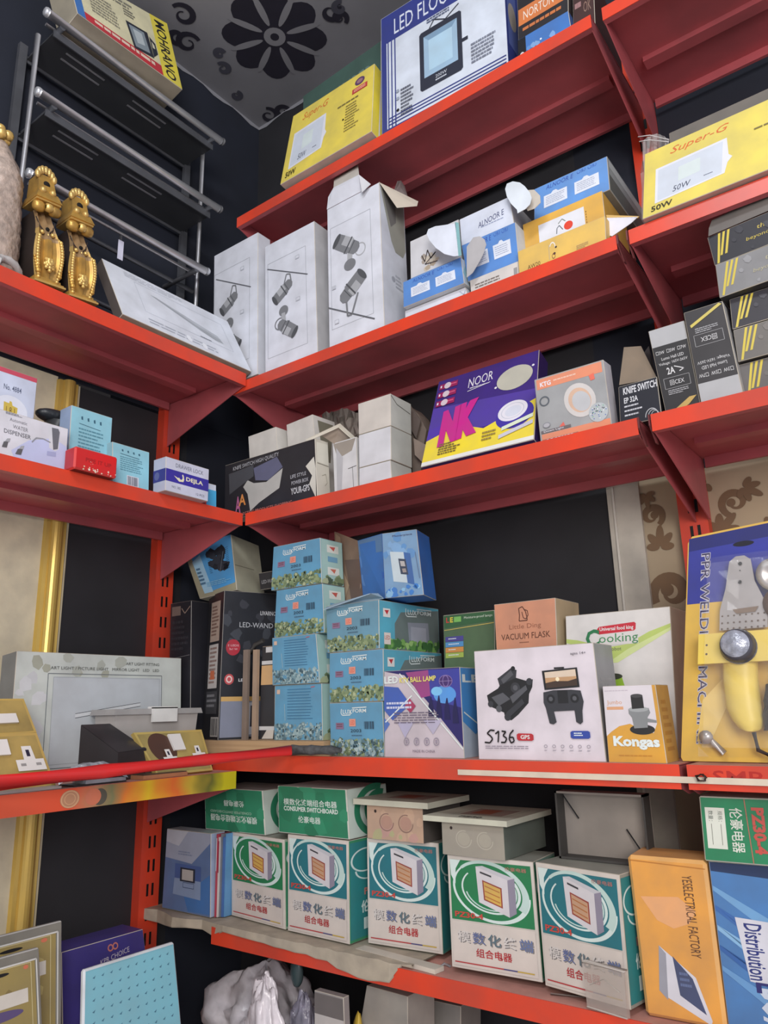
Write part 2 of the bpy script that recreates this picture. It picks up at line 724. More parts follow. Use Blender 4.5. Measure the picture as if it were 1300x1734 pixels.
def upright(along, pos, label, ztop=3.3, phase=0.0, w=0.052):
    """along 'x': stands on the right wall, else on the left wall ; pos is its centre"""
    m = MB()
    t = 0.034

    def P(a, b, z):
        return Vector((a, -b, z)) if along == 'x' else Vector((b, a, z))
    a0, a1 = pos - w / 2, pos + w / 2
    r0 = [P(a0, .001, 0), P(a1, .001, 0), P(a1, t, 0), P(a0, t, 0)]
    r1 = [P(a0, .001, ztop), P(a1, .001, ztop), P(a1, t, ztop), P(a0, t, ztop)]
    m.hexa(r0, r1, RED)
    F = Face(m, P(a0, t, ztop), P(a1, t, ztop), P(a1, t, 0), P(a0, t, 0)) if along == 'x' else \
        Face(m, P(a0, t, ztop), P(a1, t, ztop), P(a1, t, 0), P(a0, t, 0))
    z = ztop - 0.05 - phase
    while z > 0.1:
        for c in (0.40, 0.66):
            v0, v1 = (ztop - z) / ztop, (ztop - z + 0.032) / ztop
            F.mb.poly([F.p(c - .055, v1), F.p(c + .055, v1), F.p(c + .055, v0), F.p(c - .055, v0)], BLK)
        z -= 0.063
    o = fixn(m.build('shelf_upright', origin=P(pos, t / 2, 0)))
    tag(o, label, 'upright')
    return o


upright('y', -0.388, 'red slotted steel upright on the left wall beside the dark panel', ztop=2.488, phase=0.018, w=0.066)
upright('x', 1.538, 'red slotted steel upright on the right wall where two bays meet', phase=0.03, w=0.064)

# ================================================================== shelves


def shelf(along, a0, a1, zt, lip, label, group=None, ends=(1, 1), depth=SD, mid=0.19, lipmat=None, hb=0.15):
    """one pressed steel shelf with its brackets ; along the wall from a0 to a1"""
    def P(a, b, z):
        return Vector((a, -b, z)) if along == 'x' else Vector((b, a, z))
    root = empty('metal_shelf', P((a0 + a1) / 2, 0.0, zt - lip), label, 'shelf', group)

    def bx(m, p, q, mm):
        A0, B0, C0 = p
        A1, B1, C1 = q
        m.hexa([P(A0, B0, C0), P(A1, B0, C0), P(A1, B1, C0), P(A0, B1, C0)], [P(A0, B0, C1), P(A1, B0, C1), P(A1, B1, C1), P(A0, B1, C1)], mm)
    t = 0.0016
    m = MB()
    bx(m, (a0, 0.036, zt - t), (a1, depth - t, zt), RED_SHADE)
    bx(m, (a0 + .002, 0.038, zt), (a1 - .002, depth - .003, zt + .0003), DUST)
    # pressed channel under the middle and folded rear edge
    bx(m, (a0 + .03, mid - .018, zt - .016), (a1 - .03, mid + .014, zt - t), RED_SHADE)
    bx(m, (a0 + .01, 0.037, zt - .026), (a1 - .01, 0.046, zt - t), RED_SHADE)
    fixn(m.build('shelf_panel', root, origin=root.location))
    m = MB()
    bx(m, (a0, depth - t, zt - lip), (a1, depth, zt), lipmat or RED)
    bx(m, (a0, depth - .016, zt - lip), (a1, depth - t, zt - lip + t), RED_SHADE)
    fixn(m.build('front_lip', root, origin=root.location))
    for e, a in zip(ends, (a0, a1)):
        if not e:
            continue
        m = MB()
        s = 1 if a == a0 else -1
        A = [P(a + s * .001, .036, zt - .003), P(a + s * .001, depth - .004, zt - .003), P(a + s * .001, depth - .004, zt - lip + .002),
             P(a + s * .001, depth - .05, zt - lip - .012), P(a + s * .001, .036, zt - hb)]
        n = P(1, 0, 0) - P(0, 0, 0)
        m.slab(A, n * s, 0.0026, RED_SHADE)
        fixn(m.build('bracket', root, origin=root.location))
    return root


def tips(root, a, zt):
    m = MB()
    for k in (0,):
        m.slab([(a, -.4035, zt - .0005), (a, -.398, zt - .0005), (a, -.396, zt - .012), (a, -.360, zt - .052), (a, -.372, zt - .052), (a, -.4035, zt - .024)], (1, 0, 0), .003,
               mat((104, 50, 52), rough=.35, dirt=.2))
    fixn(m.build('bracket_hook', root, origin=(a, -.40, zt)))


g = 'red steel shelves on the right wall'
shelf('x', 0.335, 1.546, Z1, 0.036, 'topmost red steel shelf above the white spotlight boxes', g)
shelf('x', 1.573, 2.8, Z1, 0.036, 'topmost red steel shelf of the right bay, above the large yellow box', g)
s2a = shelf('x', 0.339, 1.546, Z2, 0.034, 'red steel shelf that carries the tall white spotlight boxes', g)
s2b = shelf('x', 1.573, 2.8, Z2, 0.034, 'red steel shelf under the large yellow box on the right', g)
s3a = shelf('x', 0.408, 1.546, Z3, 0.036, 'red steel shelf that carries the purple and yellow box', g)
s3b = shelf('x', 1.573, 2.8, Z3, 0.036, 'red steel shelf that carries the stack of striped black boxes', g)
shelf('x', 0.3, 1.549, Z4, 0.042, 'red steel shelf with the white drone box, a cream strip along its edge', g, ends=(0, 1), hb=.05)
s4b = shelf('x', 1.562, 2.8, Z4, 0.042, 'red steel shelf under the yellow and blue welder pack', g, hb=.043)
shelf('x', 0.316, 1.546, Z5, 0.04, 'lowest visible red shelf, carrying the green switchboard boxes', g)
shelf('x', 1.56, 2.8, Z5, 0.04, 'red steel shelf under the blue distribution box', g)
shelf('x', 0.33, 1.546, Z6, 0.04, 'red shelf at the bottom that holds the plastic bags', g)
tips(s2a, 1.5475, Z2)
tips(s2b, 1.5685, Z2)
tips(s3a, 1.5475, Z3)
tips(s3b, 1.5685, Z3)
g = 'red steel shelves on the left wall'
shelf('y', -1.62, -0.403, ZA, 0.040, 'red steel shelf on the left wall that carries the gold corbels', g)
shelf('y', -1.62, -0.403, Z3, 0.036, 'red steel shelf on the left wall that carries the water dispenser box', g)
PAINT = mat((205, 84, 56), rough=0.4, dirt=0.2, scale=8.0)
c_root = shelf('y', -1.62, -0.405, ZC, 0.044, 'red steel shelf on the left wall with spray painted edge', g, lipmat=PAINT)
shelf('y', -1.62, -0.405, ZD, 0.044, 'red steel shelf at the bottom of the left wall', g)


def lipface(zt, lip, a0, a1, along, parent):
    m = MB()
    if along == 'y':
        F = Face(m, (SD, a0, zt), (SD, a1, zt), (SD, a1, zt - lip), (SD, a0, zt - lip))
    else:
        F = Face(m, (a0, -SD, zt), (a1, -SD, zt), (a1, -SD, zt - lip), (a0, -SD, zt - lip))
    return m, F


# sprayed colours on the lip of the left shelf: they are paint, soft edged
def spraymat():
    m = bpy.data.materials.new('spray_paint')
    m.use_nodes = True
    nt = m.node_tree
    b = nt.nodes['Principled BSDF']
    b.inputs['Roughness'].default_value = 0.4
    tc = nt.nodes.new('ShaderNodeTexCoord')
    sp = nt.nodes.new('ShaderNodeSeparateXYZ')
    nt.links.new(tc.outputs['Object'], sp.inputs[0])
    no = nt.nodes.new('ShaderNodeTexNoise')
    no.inputs['Scale'].default_value = 12
    nt.links.new(tc.outputs['Object'], no.inputs['Vector'])
    ad = nt.nodes.new('ShaderNodeMath')
    ad.operation = 'MULTIPLY_ADD'
    ad.inputs[1].default_value = 0.10
    nt.links.new(no.outputs['Fac'], ad.inputs[0])
    nt.links.new(sp.outputs['Y'], ad.inputs[2])
    ra = nt.nodes.new('ShaderNodeValToRGB')
    mr = nt.nodes.new('ShaderNodeMapRange')
    mr.inputs[1].default_value = 0.0
    mr.inputs[2].default_value = 0.66
    nt.links.new(ad.outputs[0], mr.inputs[0])
    nt.links.new(mr.outputs[0], ra.inputs[0])
    cr = ra.color_ramp
    st = [(0.0, (205, 84, 56)), (0.20, (205, 84, 56)), (0.34, (214, 80, 50)), (0.43, (176, 124, 92)), (0.50, (120, 120, 84)), (0.56, (214, 120, 50)),
          (0.66, (216, 180, 40)), (0.76, (222, 108, 48)), (0.86, (200, 170, 60)), (0.93, (110, 110, 50)), (0.99, (205, 195, 40))]
    cr.elements[0].position, cr.elements[0].color = st[0][0], lin(st[0][1]) + (1,)
    cr.elements[1].position, cr.elements[1].color = st[-1][0], lin(st[-1][1]) + (1,)
    for p, c in st[1:-1]:
        e = cr.elements.new(p)
        e.color = lin(c) + (1,)
    nt.links.new(ra.outputs[0], b.inputs['Base Color'])
    return m


m = MB()
m.box((SD, -1.06, ZC - .044), (SD + .0012, -0.405, ZC - .0005), spraymat())
F = Face(m, (SD + .0012, -1.06, ZC), (SD + .0012, -0.405, ZC), (SD + .0012, -0.405, ZC - .044), (SD + .0012, -1.06, ZC - .044))
tan = ink((178, 130, 98))
F.ell(.385, .55, .028, .4, ink((84, 80, 70)))
F.ell(.36, .52, .03, .4, ink((196, 112, 84)))
F.ell(.275, .5, .035, .42, tan)
F.ring(.275, .5, .032, .40, .12, ink((206, 160, 120)))
F.ring(.275, .5, .02, .26, .12, ink((206, 160, 120)))
m.build('spray_painted_edge', c_root, origin=(SD, -1.06, ZC - .044))

# embossed letters on the lip of the right bay
m, F = lipface(Z4, .042, 1.60, 1.70, 'x', s4b)
F.text('SMP', .05, .2, .85, .72, mat((176, 36, 26), rough=.35, dirt=.05), bold=.01)
m.build('embossed_letters', s4b, origin=(1.60, -SD, Z4 - .042))
# ================================================================== right wall, top shelf
YEL = (220, 200, 84)
KRAFT = (176, 156, 128)
GREYB = (196, 192, 184)


def superg(c, small=False):
    F = c.front
    F.text('Super-G', .17 if small else .15, .08, .55 if small else .47, .21, ink((206, 96, 40)), shear=.35)
    body = ink((196, 204, 216))
    F.poly([(.07, .32), (.46, .30), (.47, .55), (.49, .60), (.465, .66), (.45, .80), (.07, .84)], ink((214, 216, 226)))
    F.poly([(.085, .35), (.44, .33), (.435, .78), (.085, .81)], body)
    F.poly([(.20, .43), (.32, .42), (.32, .62), (.20, .64)], ink((202, 214, 214)))
    F.text('50W', .17, .69, .27, .77, ink((50, 54, 80)), shear=.2)
    F.lines(.34, .71, .39, .73, 1, ink((90, 96, 120)))
    F.text('50W', .05, .87, .17, .95, ink((52, 46, 20)), bold=.02)
    F.ell(.84, .13, .055, .055, ink((92, 60, 100)))
    F.ell(.84, .13, .035, .03, ink((150, 110, 120)))
    F.rect(.76, .21, .93, .28, ink((190, 60, 60)))
    F.lines(.78, .225, .92, .27, 2, ink((236, 190, 150)), seed=4)
    F.lines(.60, .34, .90, .38, 1, ink((120, 108, 60)), seed=5)
    F.lines(.70, .40, .86, .80, 10, ink((140, 124, 64)), seed=6, fill=.4)
    F.circ(.68, .58, .01, ink(K))


c = Carton([(496, 198), (634, 106), (629, 219), (474, 313.5)], Z1, ('y', -.418), .07, YEL, lean=.165, bottom=(184, 170, 158), side=(226, 206, 60), name='superg1')
superg(c)
c.right.rect(.45, .0, .55, 1, ink((214, 210, 200)))
c.done('light_box', 'yellow 50W floodlight carton leaning back, smaller and left of the LED FLOOD carton')

c = Carton([(513, 158), (645, 74), (645, 150), (513, 238)], Z1, ('y', -.26), .05, (66, 92, 84), name='greenback')
c.front.text('SUPER', .45, .12, .9, .3, ink((96, 120, 116)))
c.front.lines(.1, .4, .9, .6, 3, ink((84, 108, 102)))
c.done('light_box', 'dull green carton standing behind the left yellow floodlight carton')

NAVY = (48, 58, 128)
c = Carton([(644.4, 32), (849, -97), (860, 102), (646, 218)], Z1, ('y', -.375), .085, (206, 214, 226), side=(52, 66, 140), edge=(200, 206, 220), name='ledflood')
F = c.front
bl = ink(NAVY)
F.rect(.005, .005, .995, .24, bl)
F.text('LED FLOOD LIGHT', .12, .07, .97, .20, ink((208, 214, 228)))
F.rect(.005, .24, .05, .99, bl)
for u in (.065, .095, .125):
    F.line(u, .24, u, .95, .004, bl)
F.rect(.03, .935, .995, .995, bl)
for v in (.86, .885, .91):
    F.line(.06, v, .99, v, .004, bl)
dk2 = ink((44, 48, 62))
F.poly([(.335, .345), (.35, .33), (.66, .33), (.675, .345), (.675, .775), (.66, .79), (.35, .79), (.335, .775)], dk2)
F.rect(.37, .375, .64, .70, ink((150, 180, 204)))
F.poly([(.37, .375), (.64, .375), (.60, .42), (.41, .42)], ink((120, 150, 176)))
F.rect(.41, .42, .60, .66, ink((168, 200, 220)))
F.text('200W', .46, .72, .55, .745, ink((190, 196, 206)))
F.lines(.46, .755, .55, .775, 1, ink((190, 196, 206)))
F.rect(.675, .56, .72, .585, dk2)
F.path([(.42, .33), (.46, .28), (.55, .33), (.64, .28), (.66, .27)], .003, dk2)
F.lines(.4, .25, .6, .29, 2, ink((90, 100, 130)), seed=3)
F.lines(.17, .68, .28, .90, 8, ink((90, 94, 108)), seed=5)
F.circ(.145, .83, .012, ink(K))
F.circ(.145, .74, .014, ink((150, 160, 176)))
F.circ(.145, .68, .014, ink((150, 160, 176)))
F.lines(.74, .64, .94, .80, 6, ink((120, 126, 142)), seed=8)
c.right.rect(.15, .3, .8, .75, ink((88, 104, 170)))
c.right.ell(.5, .5, .3, .1, ink((170, 160, 150)))
c.done('light_box', 'large blue and white LED flood light carton on the topmost shelf')

# black and orange cartons right of it
c = Carton([(875, -12), (961, -62), (962, 12), (877, 66)], Z1 + .085, ('y', -.36), .2, (40, 38, 42), side=(60, 52, 52), partial=True, yaw=0, lean=0, name='norton1')
F = c.front
F.rect(.02, .36, .99, .70, ink((206, 118, 60)))
F.text('NORTON', .12, .44, .72, .62, ink((226, 214, 200)))
F.ell(.4, .17, .17, .1, ink((210, 210, 212)))
F.text('NK', .3, .11, .5, .23, ink(K))
F.lines(.1, .78, .9, .9, 1, ink((190, 110, 60)))
c.done('tool_box', 'black carton with an orange band at the end of the topmost shelf')
c = Carton([(876, 67), (962, 19), (966, 44), (877, 93.5)], Z1, ('y', -.37), .2, (64, 116, 186), side=(60, 90, 150), yaw=0, lean=0, name='norton2')
F = c.front
F.rect(.005, .02, .16, .98, ink(K))
F.ell(.08, .7, .05, .16, ink((200, 202, 206)))
F.circ(.45, .45, .02, ink((220, 230, 240)))
F.circ(.45, .7, .02, ink((220, 230, 240)))
F.poly([(.18, .98), (.6, .7), (.5, .98)], ink((176, 160, 130)))
F.blobs(.2, .5, .8, .95, 14, [ink((120, 160, 210)), ink((90, 140, 200))], .03, .07, 3)
c.done('tool_box', 'blue carton with a black end under the black and orange carton')
c = Carton([(969, -14), (1004, -40), (1006, 6), (970, 38)], Z1, ('y', -.35), .18, (66, 42, 40), yaw=0, lean=0, name='brown')
F = c.front
F.text('OK', .5, .35, .85, .55, ink((140, 110, 96)))
F.lines(.1, .3, .4, .5, 1, ink((160, 120, 120)))
c.done('tool_box', 'dark brown carton beside the upright on the topmost shelf')

# ================================================================== right wall, second shelf
WB = (212, 215, 224)
G1c, G2c, G3c = ink((120, 122, 126)), ink((166, 168, 172)), ink((80, 82, 86))


def spot(F, cx, cy, s, rot, ballast=True, up=1):
    """drawing of a cylindrical spotlight, axis angle rot (radians, in face metres)"""
    A = s / F.W

    def q(x, y):
        c_, s_ = math.cos(rot), math.sin(rot)
        X, Y = x * c_ - y * s_, x * s_ + y * c_
        return (cx + X * s / F.W, cy + Y * s / F.H)
    F.poly([q(-.5, -.24), (q(.15, -.26)), q(.15, .26), q(-.5, .24)], G2c)
    F.poly([q(-.5, -.24), q(-.25, -.25), q(-.25, .25), q(-.5, .24)], G1c)
    F.poly([q(-.5, .05), q(.15, .05), q(.15, .26), q(-.5, .24)], G1c)
    F.poly([q(.15, -.22), q(.42, -.20), q(.52, -.08), q(.52, .08), q(.42, .20), q(.15, .22)], G1c)
    F.poly([q(.02, -.28), q(.07, -.28), q(.07, .28), q(.02, .28)], G3c)
    F.poly([q(.20, -.2), q(.23, -.2), q(.23, .2), q(.20, .2)], G3c)
    F.ell(q(-.5, 0)[0], q(-.5, 0)[1], .09 * A, .25 * s / F.H, G3c, rot=rot)


def frame_lines(F, u0, v0, u1, v1):
    F.frame(u0, v0, u1, v1, .0012, ink((150, 154, 162)))


def lampbox_print(F, kind):
    frame_lines(F, .06 if kind else .02, .155, .82, .87)
    bar = ink((96, 98, 104))
    if kind in (0, 1):
        F.line(0.05, .19, .85, .375, .004, bar)
        cx = .44
        F.path([(cx - .06, .38), (cx + .0, .30), (cx + .07, .31), (cx + .10, .39)], .005, G1c)
        spot(F, cx - .07, .415, .082, math.radians(-32))
        F.rect(.62, .195, .70, .222, ink((180, 184, 192)))
        F.rect(.63, .20, .69, .217, mat(WB, rough=.5))
        F.rect(.62, .51, .70, .537, ink((180, 184, 192)))
        F.rect(.63, .515, .69, .532, mat(WB, rough=.5))
        F.ring(cx - .13, .65, .11, .045, .16, G1c)
        F.ell(cx - .06, .565, .09, .038, G1c)
        F.poly([(cx - .1, .58), (cx - .03, .58), (cx - .01, .67), (cx - .1, .67)], G2c)
        spot(F, cx - .0, .70, .082, math.radians(218))
    else:
        F.ring(.62, .40, .10, .045, .18, G2c)
        F.poly([(.38, .38), (.48, .38), (.46, .47), (.37, .47)], G2c)
        F.ell(.42, .475, .11, .04, G1c)
        spot(F, .38, .33, .095, math.radians(36))
        F.line(.0, .71, .84, .91, .004, bar)
        F.path([(.34, .70), (.36, .82), (.44, .82), (.56, .69)], .006, G1c)
        spot(F, .45, .64, .095, math.radians(142))
        F.rect(.08, .575, .15, .60, ink((186, 190, 198)))
        F.rect(.12, .815, .20, .843, ink((186, 190, 198)))
        F.rect(.13, .82, .19, .838, mat(WB, rough=.5))
        F.lines(.1, .10, .62, .14, 2, ink((150, 154, 162)), seed=5, slope=0) if False else None


gs = 'tall white spotlight cartons'
c = Carton([(362.7, 423), (436.7, 404), (436, 641), (360, 672)], Z2 + .021, ('y', -.375), .055, WB, yaw=0, lean=0, name='w1')
lampbox_print(c.front, 0)
c.done('spotlight_box', 'leftmost of the three tall white spotlight cartons, in the shelf corner', group=gs)
c = Carton([(448.5, 412), (532, 380), (538, 599), (449, 637)], Z2, ('y', -.372), .10, WB, side=(190, 190, 192), yaw=0, lean=0, name='w2')
lampbox_print(c.front, 1)
c.done('spotlight_box', 'tall white spotlight carton in the middle of the three', group=gs)
c = Carton([(553.5, 346), (642, 318), (651, 554), (557.5, 592)], Z2, ('y', -.385), .12, WB, side=(206, 210, 220), yaw=0, lean=0, name='w3')
lampbox_print(c.front, 2)
F = c.right
F.poly([(.02, .01), (.97, .01), (.97, .36), (.85, .42), (.55, .42), (.40, .36)], ink((150, 150, 140)))
F.poly([(.10, .03), (.62, .03), (.62, .20), (.40, .26)], ink((112, 110, 108)))
F.circ(.42, .62, .07, ink((160, 164, 174)))
F.lines(.5, .58, .8, .68, 4, ink((170, 174, 184)), seed=2)
w3 = c
# torn flaps of the open top
A, B = c.f[3], c.f[2]
up = Vector((0, 0, 1))
root = c.done('spotlight_box', 'rightmost tall white spotlight carton with a torn open top', group=gs)
m = MB()
T = lambda px, py, y: RY(px, py, y)
m.slab([A, A.lerp(B, .70), T(612, 326, -.40), T(608, 296, -.405), T(565, 318, -.405), T(556, 334, -.395)], c.n, .0012, mat(WB, rough=.5))
m.slab([T(565, 318, -.405), T(608, 296, -.405), T(606, 279, -.36), T(566, 302, -.36)], c.n, .0012, mat((190, 186, 176)))
m.slab([T(608, 296, -.405), T(628, 312, -.39), T(613, 326, -.40)], c.n, .0012, mat((200, 200, 204)))
fixn(m.build('torn_flap', root, origin=A))
m = MB()
m.slab([B + Vector((0, 0, 0)), c.b[2], T(708, 341, -.30), T(706, 349, -.31), T(672, 352, -.36)], up, .0014, mat((196, 186, 170)))
m.slab([T(664, 332, -.28), T(673, 307, -.27), T(679, 306, -.27), T(685, 315, -.26), T(693, 342, -.26)], c.n, .0014, mat((112, 100, 98)))
fixn(m.build('torn_flap', root, origin=B))

# column of blue and white cartons
BLU = (88, 138, 206)


def bluecarton(F):
    F.text('ALNOOR E', .17, .06, .55, .19, ink((40, 78, 170)), shear=.2)
    F.text('نور نور', .60, .02, .86, .14, ink((52, 92, 180)))
    wt = ink((216, 222, 234))
    for u in (.14, .56):
        F.poly([(u, .36), (u + .10, .36), (u + .13, .30), (u + .17, .30), (u + .20, .36), (u + .32, .36), (u + .32, .72), (u, .72)], wt)
        F.lines(u + .03, .42, u + .29, .68, 5, ink((150, 160, 186)), seed=int(u * 9), fill=.35, ragged=.2)


def fan(px, py, rx, ry, n0, y, mm, a0=0, a1=360, rot=0, yy=None):
    pts = []
    for i in range(22):
        t = math.radians(a0 + (a1 - a0) * i / 21)
        x, z = math.cos(t) * rx, math.sin(t) * ry
        c_, s_ = math.cos(rot), math.sin(rot)
        pts.append(RY(px + x * c_ - z * s_, py + x * s_ + z * c_, y))
    return pts


gb = 'blue lamp cartons on the second shelf'
c = Carton([(685.5, 526), (788, 486.6), (791, 497), (685.5, 541)], Z2, ('y', -.37), .16, (212, 216, 226), yaw=0, lean=0, name='wA')
c.front.path([(.90, .15), (.95, .5), (1.0 - .01, .2)], .003, ink((170, 180, 196)))
c.done('lamp_box', 'white carton lying under the lower left blue lamp carton')
zA = c.f[3].z
c = Carton([(682, 476.5), (780.5, 437), (786.5, 484), (682.8, 522)], zA + .001, ('y', -.385), .17, BLU, side=(198, 210, 218), yaw=0, lean=0, name='bA')
bluecarton(c.front)
c.right.blobs(.1, .1, .9, .9, 10, [ink((110, 170, 170)), ink((150, 196, 200))], .08, .2, 4)
c.done('lamp_box', 'blue lamp carton directly above the low white carton, beside the spotlight cartons', group=gb)
zA = (c.f[3].z + c.f[2].z) / 2
c = Carton([(694, 408), (776, 372), (781, 434), (695, 467)], zA + .001, ('y', -.36), .15, (204, 204, 208), side=(180, 186, 190), yaw=0, lean=0, name='gA')
F = c.front
F.rect(.01, .86, .99, .99, ink((96, 136, 190)))
F.blobs(.25, .52, .55, .8, 14, [ink((176, 160, 140)), ink((196, 186, 170)), ink((160, 150, 140))], .03, .08, 5)
F.path([(.24, .45), (.3, .62), (.36, .38), (.42, .6), (.52, .5), (.3, .68), (.55, .72)], .003, ink((70, 60, 60)))
root = c.done('lamp_box', 'off-white carton with a pencil drawing, its white round flap hanging open')
m = MB()
y = -.41
pts = [T(771, 378, y), T(776, 433, y), T(768, 434, y), T(752, 430, y), T(738, 420, y), T(727, 407, y), T(722, 396, y), T(725, 388, y), T(737, 383, y), T(752, 381, y)]
m.slab(pts, (0, 1, 0), .0012, mat((216, 222, 234), rough=.4))
m.slab([T(770, 376, y), T(776, 377, y), T(781, 432, y), T(776, 434, y)], (0, 1, 0), .0012, mat((130, 180, 184), rough=.4))
m.build('open_flap', root, origin=pts[0])

c = Carton([(795, 473.5), (877.5, 443), (878.5, 462), (797, 496)], Z2, ('y', -.375), .16, (206, 202, 198), side=(190, 190, 188), yaw=0, lean=0, name='wB')
F = c.front
F.lines(.1, .35, .8, .65, 2, ink((120, 110, 104)), seed=6)
F.rect(.90, .3, .97, .8, ink((150, 150, 150)))
c.done('lamp_box', 'grey white carton at the bottom of the second column, beside the mustard cartons')
zB = (c.f[3].z + c.f[2].z) / 2
c = Carton([(781.5, 418), (872, 373), (877, 426), (791, 471)], zB + .001, ('y', -.37), .17, BLU, side=(196, 206, 216), yaw=0, lean=0, name='bB')
bluecarton(c.front)
root = c.done('lamp_box', 'blue lamp carton in the middle of the second column with a grey round flap', group=gb)
m = MB()
y = -.40
pts = [T(790, 470, y), T(790, 418, y), T(801, 402, y), T(812, 400, y), T(820, 405, y), T(823, 414, y), T(818, 430, y), T(812, 442, y), T(800, 462, y)]
m.slab(pts, (0, 1, 0), .0012, mat((176, 174, 176)))
m.build('open_flap', root, origin=pts[0])
zB = (c.f[3].z + c.f[2].z) / 2
c = Carton([(778, 375), (862, 329), (869, 371), (781, 414)], zB + .001, ('y', -.365), .16, (208, 214, 228), side=(160, 160, 164), yaw=0, lean=0, name='wC')
F = c.front
F.text('ALNOOR E', .35, .38, .86, .58, ink((60, 66, 110)), shear=.2, slope=-.1)
F.lines(.4, .62, .85, .68, 1, ink((140, 150, 180)))
root = c.done('lamp_box', 'white carton on top of the second column with raised round flaps')
m = MB()
y = -.39
pts = [T(888, 315, y), T(880, 309, y), T(868, 307, y), T(858, 311, y), T(855, 320, y), T(858, 333, y), T(865, 345, y), T(875, 355, y), T(876, 361, y), T(889, 354, y), T(897, 346, y), T(900, 335, y), T(897, 326, y)]
m.slab(pts, (0, 1, 0), .0012, mat((214, 222, 230), rough=.4))
m.build('open_flap', root, origin=pts[0])
m = MB()
y = -.375
pts = [T(892, 322, y), T(904, 321, y), T(914, 331, y), T(915, 343, y), T(905, 353, y), T(893, 357, y), T(889, 350, y)]
m.slab(pts, (0, 1, 0), .0012, mat((196, 188, 176)))
m.build('open_flap', root, origin=pts[0])

# mustard cartons with the blue carton on top
MUS = (222, 172, 72)
c = Carton([(876, 426), (1024, 365), (1025.7, 401.5), (878.5, 463)], Z2, ('y', -.385), .05, (220, 182, 92), yaw=0, lean=.0, name='m2')
F = c.front
F.text('AW20', .11, .70, .26, .86, ink((90, 66, 36)), slope=0)
F.ring(.41, .38, .035, .2, .25, ink((226, 222, 214)), t0=.55, t1=1.05)
F.path([(.37, .25), (.37, .8)], .002, ink((190, 170, 130)))
F.circ(.45, .42, .012, ink((50, 40, 40)))
F.circ(.43, .64, .014, ink((60, 40, 40)))
F.circ(.35, .90, .015, ink((50, 34, 34)))
F.ring(.42, .72, .02, .1, .2, ink((120, 70, 60)))
F.lines(.68, .68, .82, .92, 4, ink((180, 150, 100)), seed=3)
root = c.done('mustard_box', 'pale mustard carton at the shelf edge, below the one with a red dot')
m = MB()
y = -.36
pts = [T(1027, 369, y), T(1080, 367, y), T(1068, 378, y), T(1036, 400, y), T(1028, 398, y)]
m.slab(pts, (0, 1, 0), .0012, mat((224, 224, 236), rough=.5))
m.slab([T(1026, 364, y), T(1082, 366, y), T(1080, 369, y), T(1027, 369, y)], (0, 1, 0), .002, mat((214, 176, 100)))
m.build('open_flap', root, origin=pts[0])
c = Carton([(884.4, 380), (1019, 322.8), (1024, 366), (887.5, 420)], Z2 + .0, ('y', -.325), .16, MUS, yaw=0, lean=0, name='m1')
F = c.front
h = c.F['TL'] - c.F['BL']
F.rect(.20, .12, .77, .50, ink((220, 222, 230)))
F.circ(.57, .30, .055, ink((218, 66, 44)))
F.path([(.42, .36), (.43, .28), (.46, .25), (.50, .33)], .002, ink((90, 100, 110)))
F.path([(.45, .22), (.50, .17), (.54, .22)], .002, ink((120, 130, 120)))
F.lines(.785, .2, .80, .4, 5, ink((120, 80, 40)))
c.done('mustard_box', 'mustard carton with a red dot on a white label')
zm = (c.f[3].z + c.f[2].z) / 2
c = Carton([(904, 319.4), (1027.4, 265), (1031.6, 312.6), (904, 368)], zm + .001, ('y', -.315), .27, (96, 148, 214), side=(150, 158, 160), top=(120, 120, 116), yaw=0, lean=0, name='bT')
bluecarton(c.front)
c.right.rect(.02, .05, .98, .28, ink((176, 184, 186)))
c.right.rect(.02, .5, .98, .95, ink((96, 102, 100)))
c.done('lamp_box', 'long blue lamp carton on top of the mustard cartons', group=gb)

# right bay : big yellow carton, grey carton behind it, plastic wrap
c = Carton(widen((1091, 261), (1087.6, 366), .36, y=-.412), Z2, ('y', -.412), .065, yaw=0, lean=.06, col=(218, 200, 88), bottom=(188, 160, 150), name='superg2')
superg(c)
yb = c
c.done('light_box', 'large yellow 50W floodlight carton on the right bay of the second shelf')
c = Carton([(1132, 222), (1330, 140), (1330, 200), (1140, 300)], Z2, ('y', -.19), .10, (112, 106, 98), yaw=0, lean=0, name='greyback')
c.done('light_box', 'dull grey carton standing behind the large yellow floodlight carton')
m = MB()
r = random.Random(5)
pl = mat((190, 186, 184), rough=.25, alpha=.55, dirt=.1)
n = 14
yy = -.30
grid = []
for i in range(n):
    row = []
    for j in range(6):
        px = 1086 + 46 * i / (n - 1) + r.uniform(-2, 2)
        top = 240 - 14 * math.sin(i / n * 3)
        py = top + (374 - 0.4 * (px - 1086) - top) * j / 5 + r.uniform(-1.5, 1.5)
        row.append(T(px, py, yy + r.uniform(-.012, .012)))
    grid.append(row)
for i in range(n - 1):
    for j in range(5):
        m.poly([grid[i][j], grid[i][j + 1], grid[i + 1][j + 1], grid[i + 1][j]], pl, True)
for k in range(2):
    m.tube([T(1080 + 2 * k, 232 + 8 * k, -.33), T(1100, 229 + 8 * k, -.33), T(1132, 236 + 4 * k, -.31)], .0012, mat((200, 196, 196), rough=.3), n=6)
tag(m.build('plastic_wrap', origin=T(1100, 250, -.30)), 'crumpled clear plastic wrap behind the top left corner of the big yellow carton', 'plastic wrap')

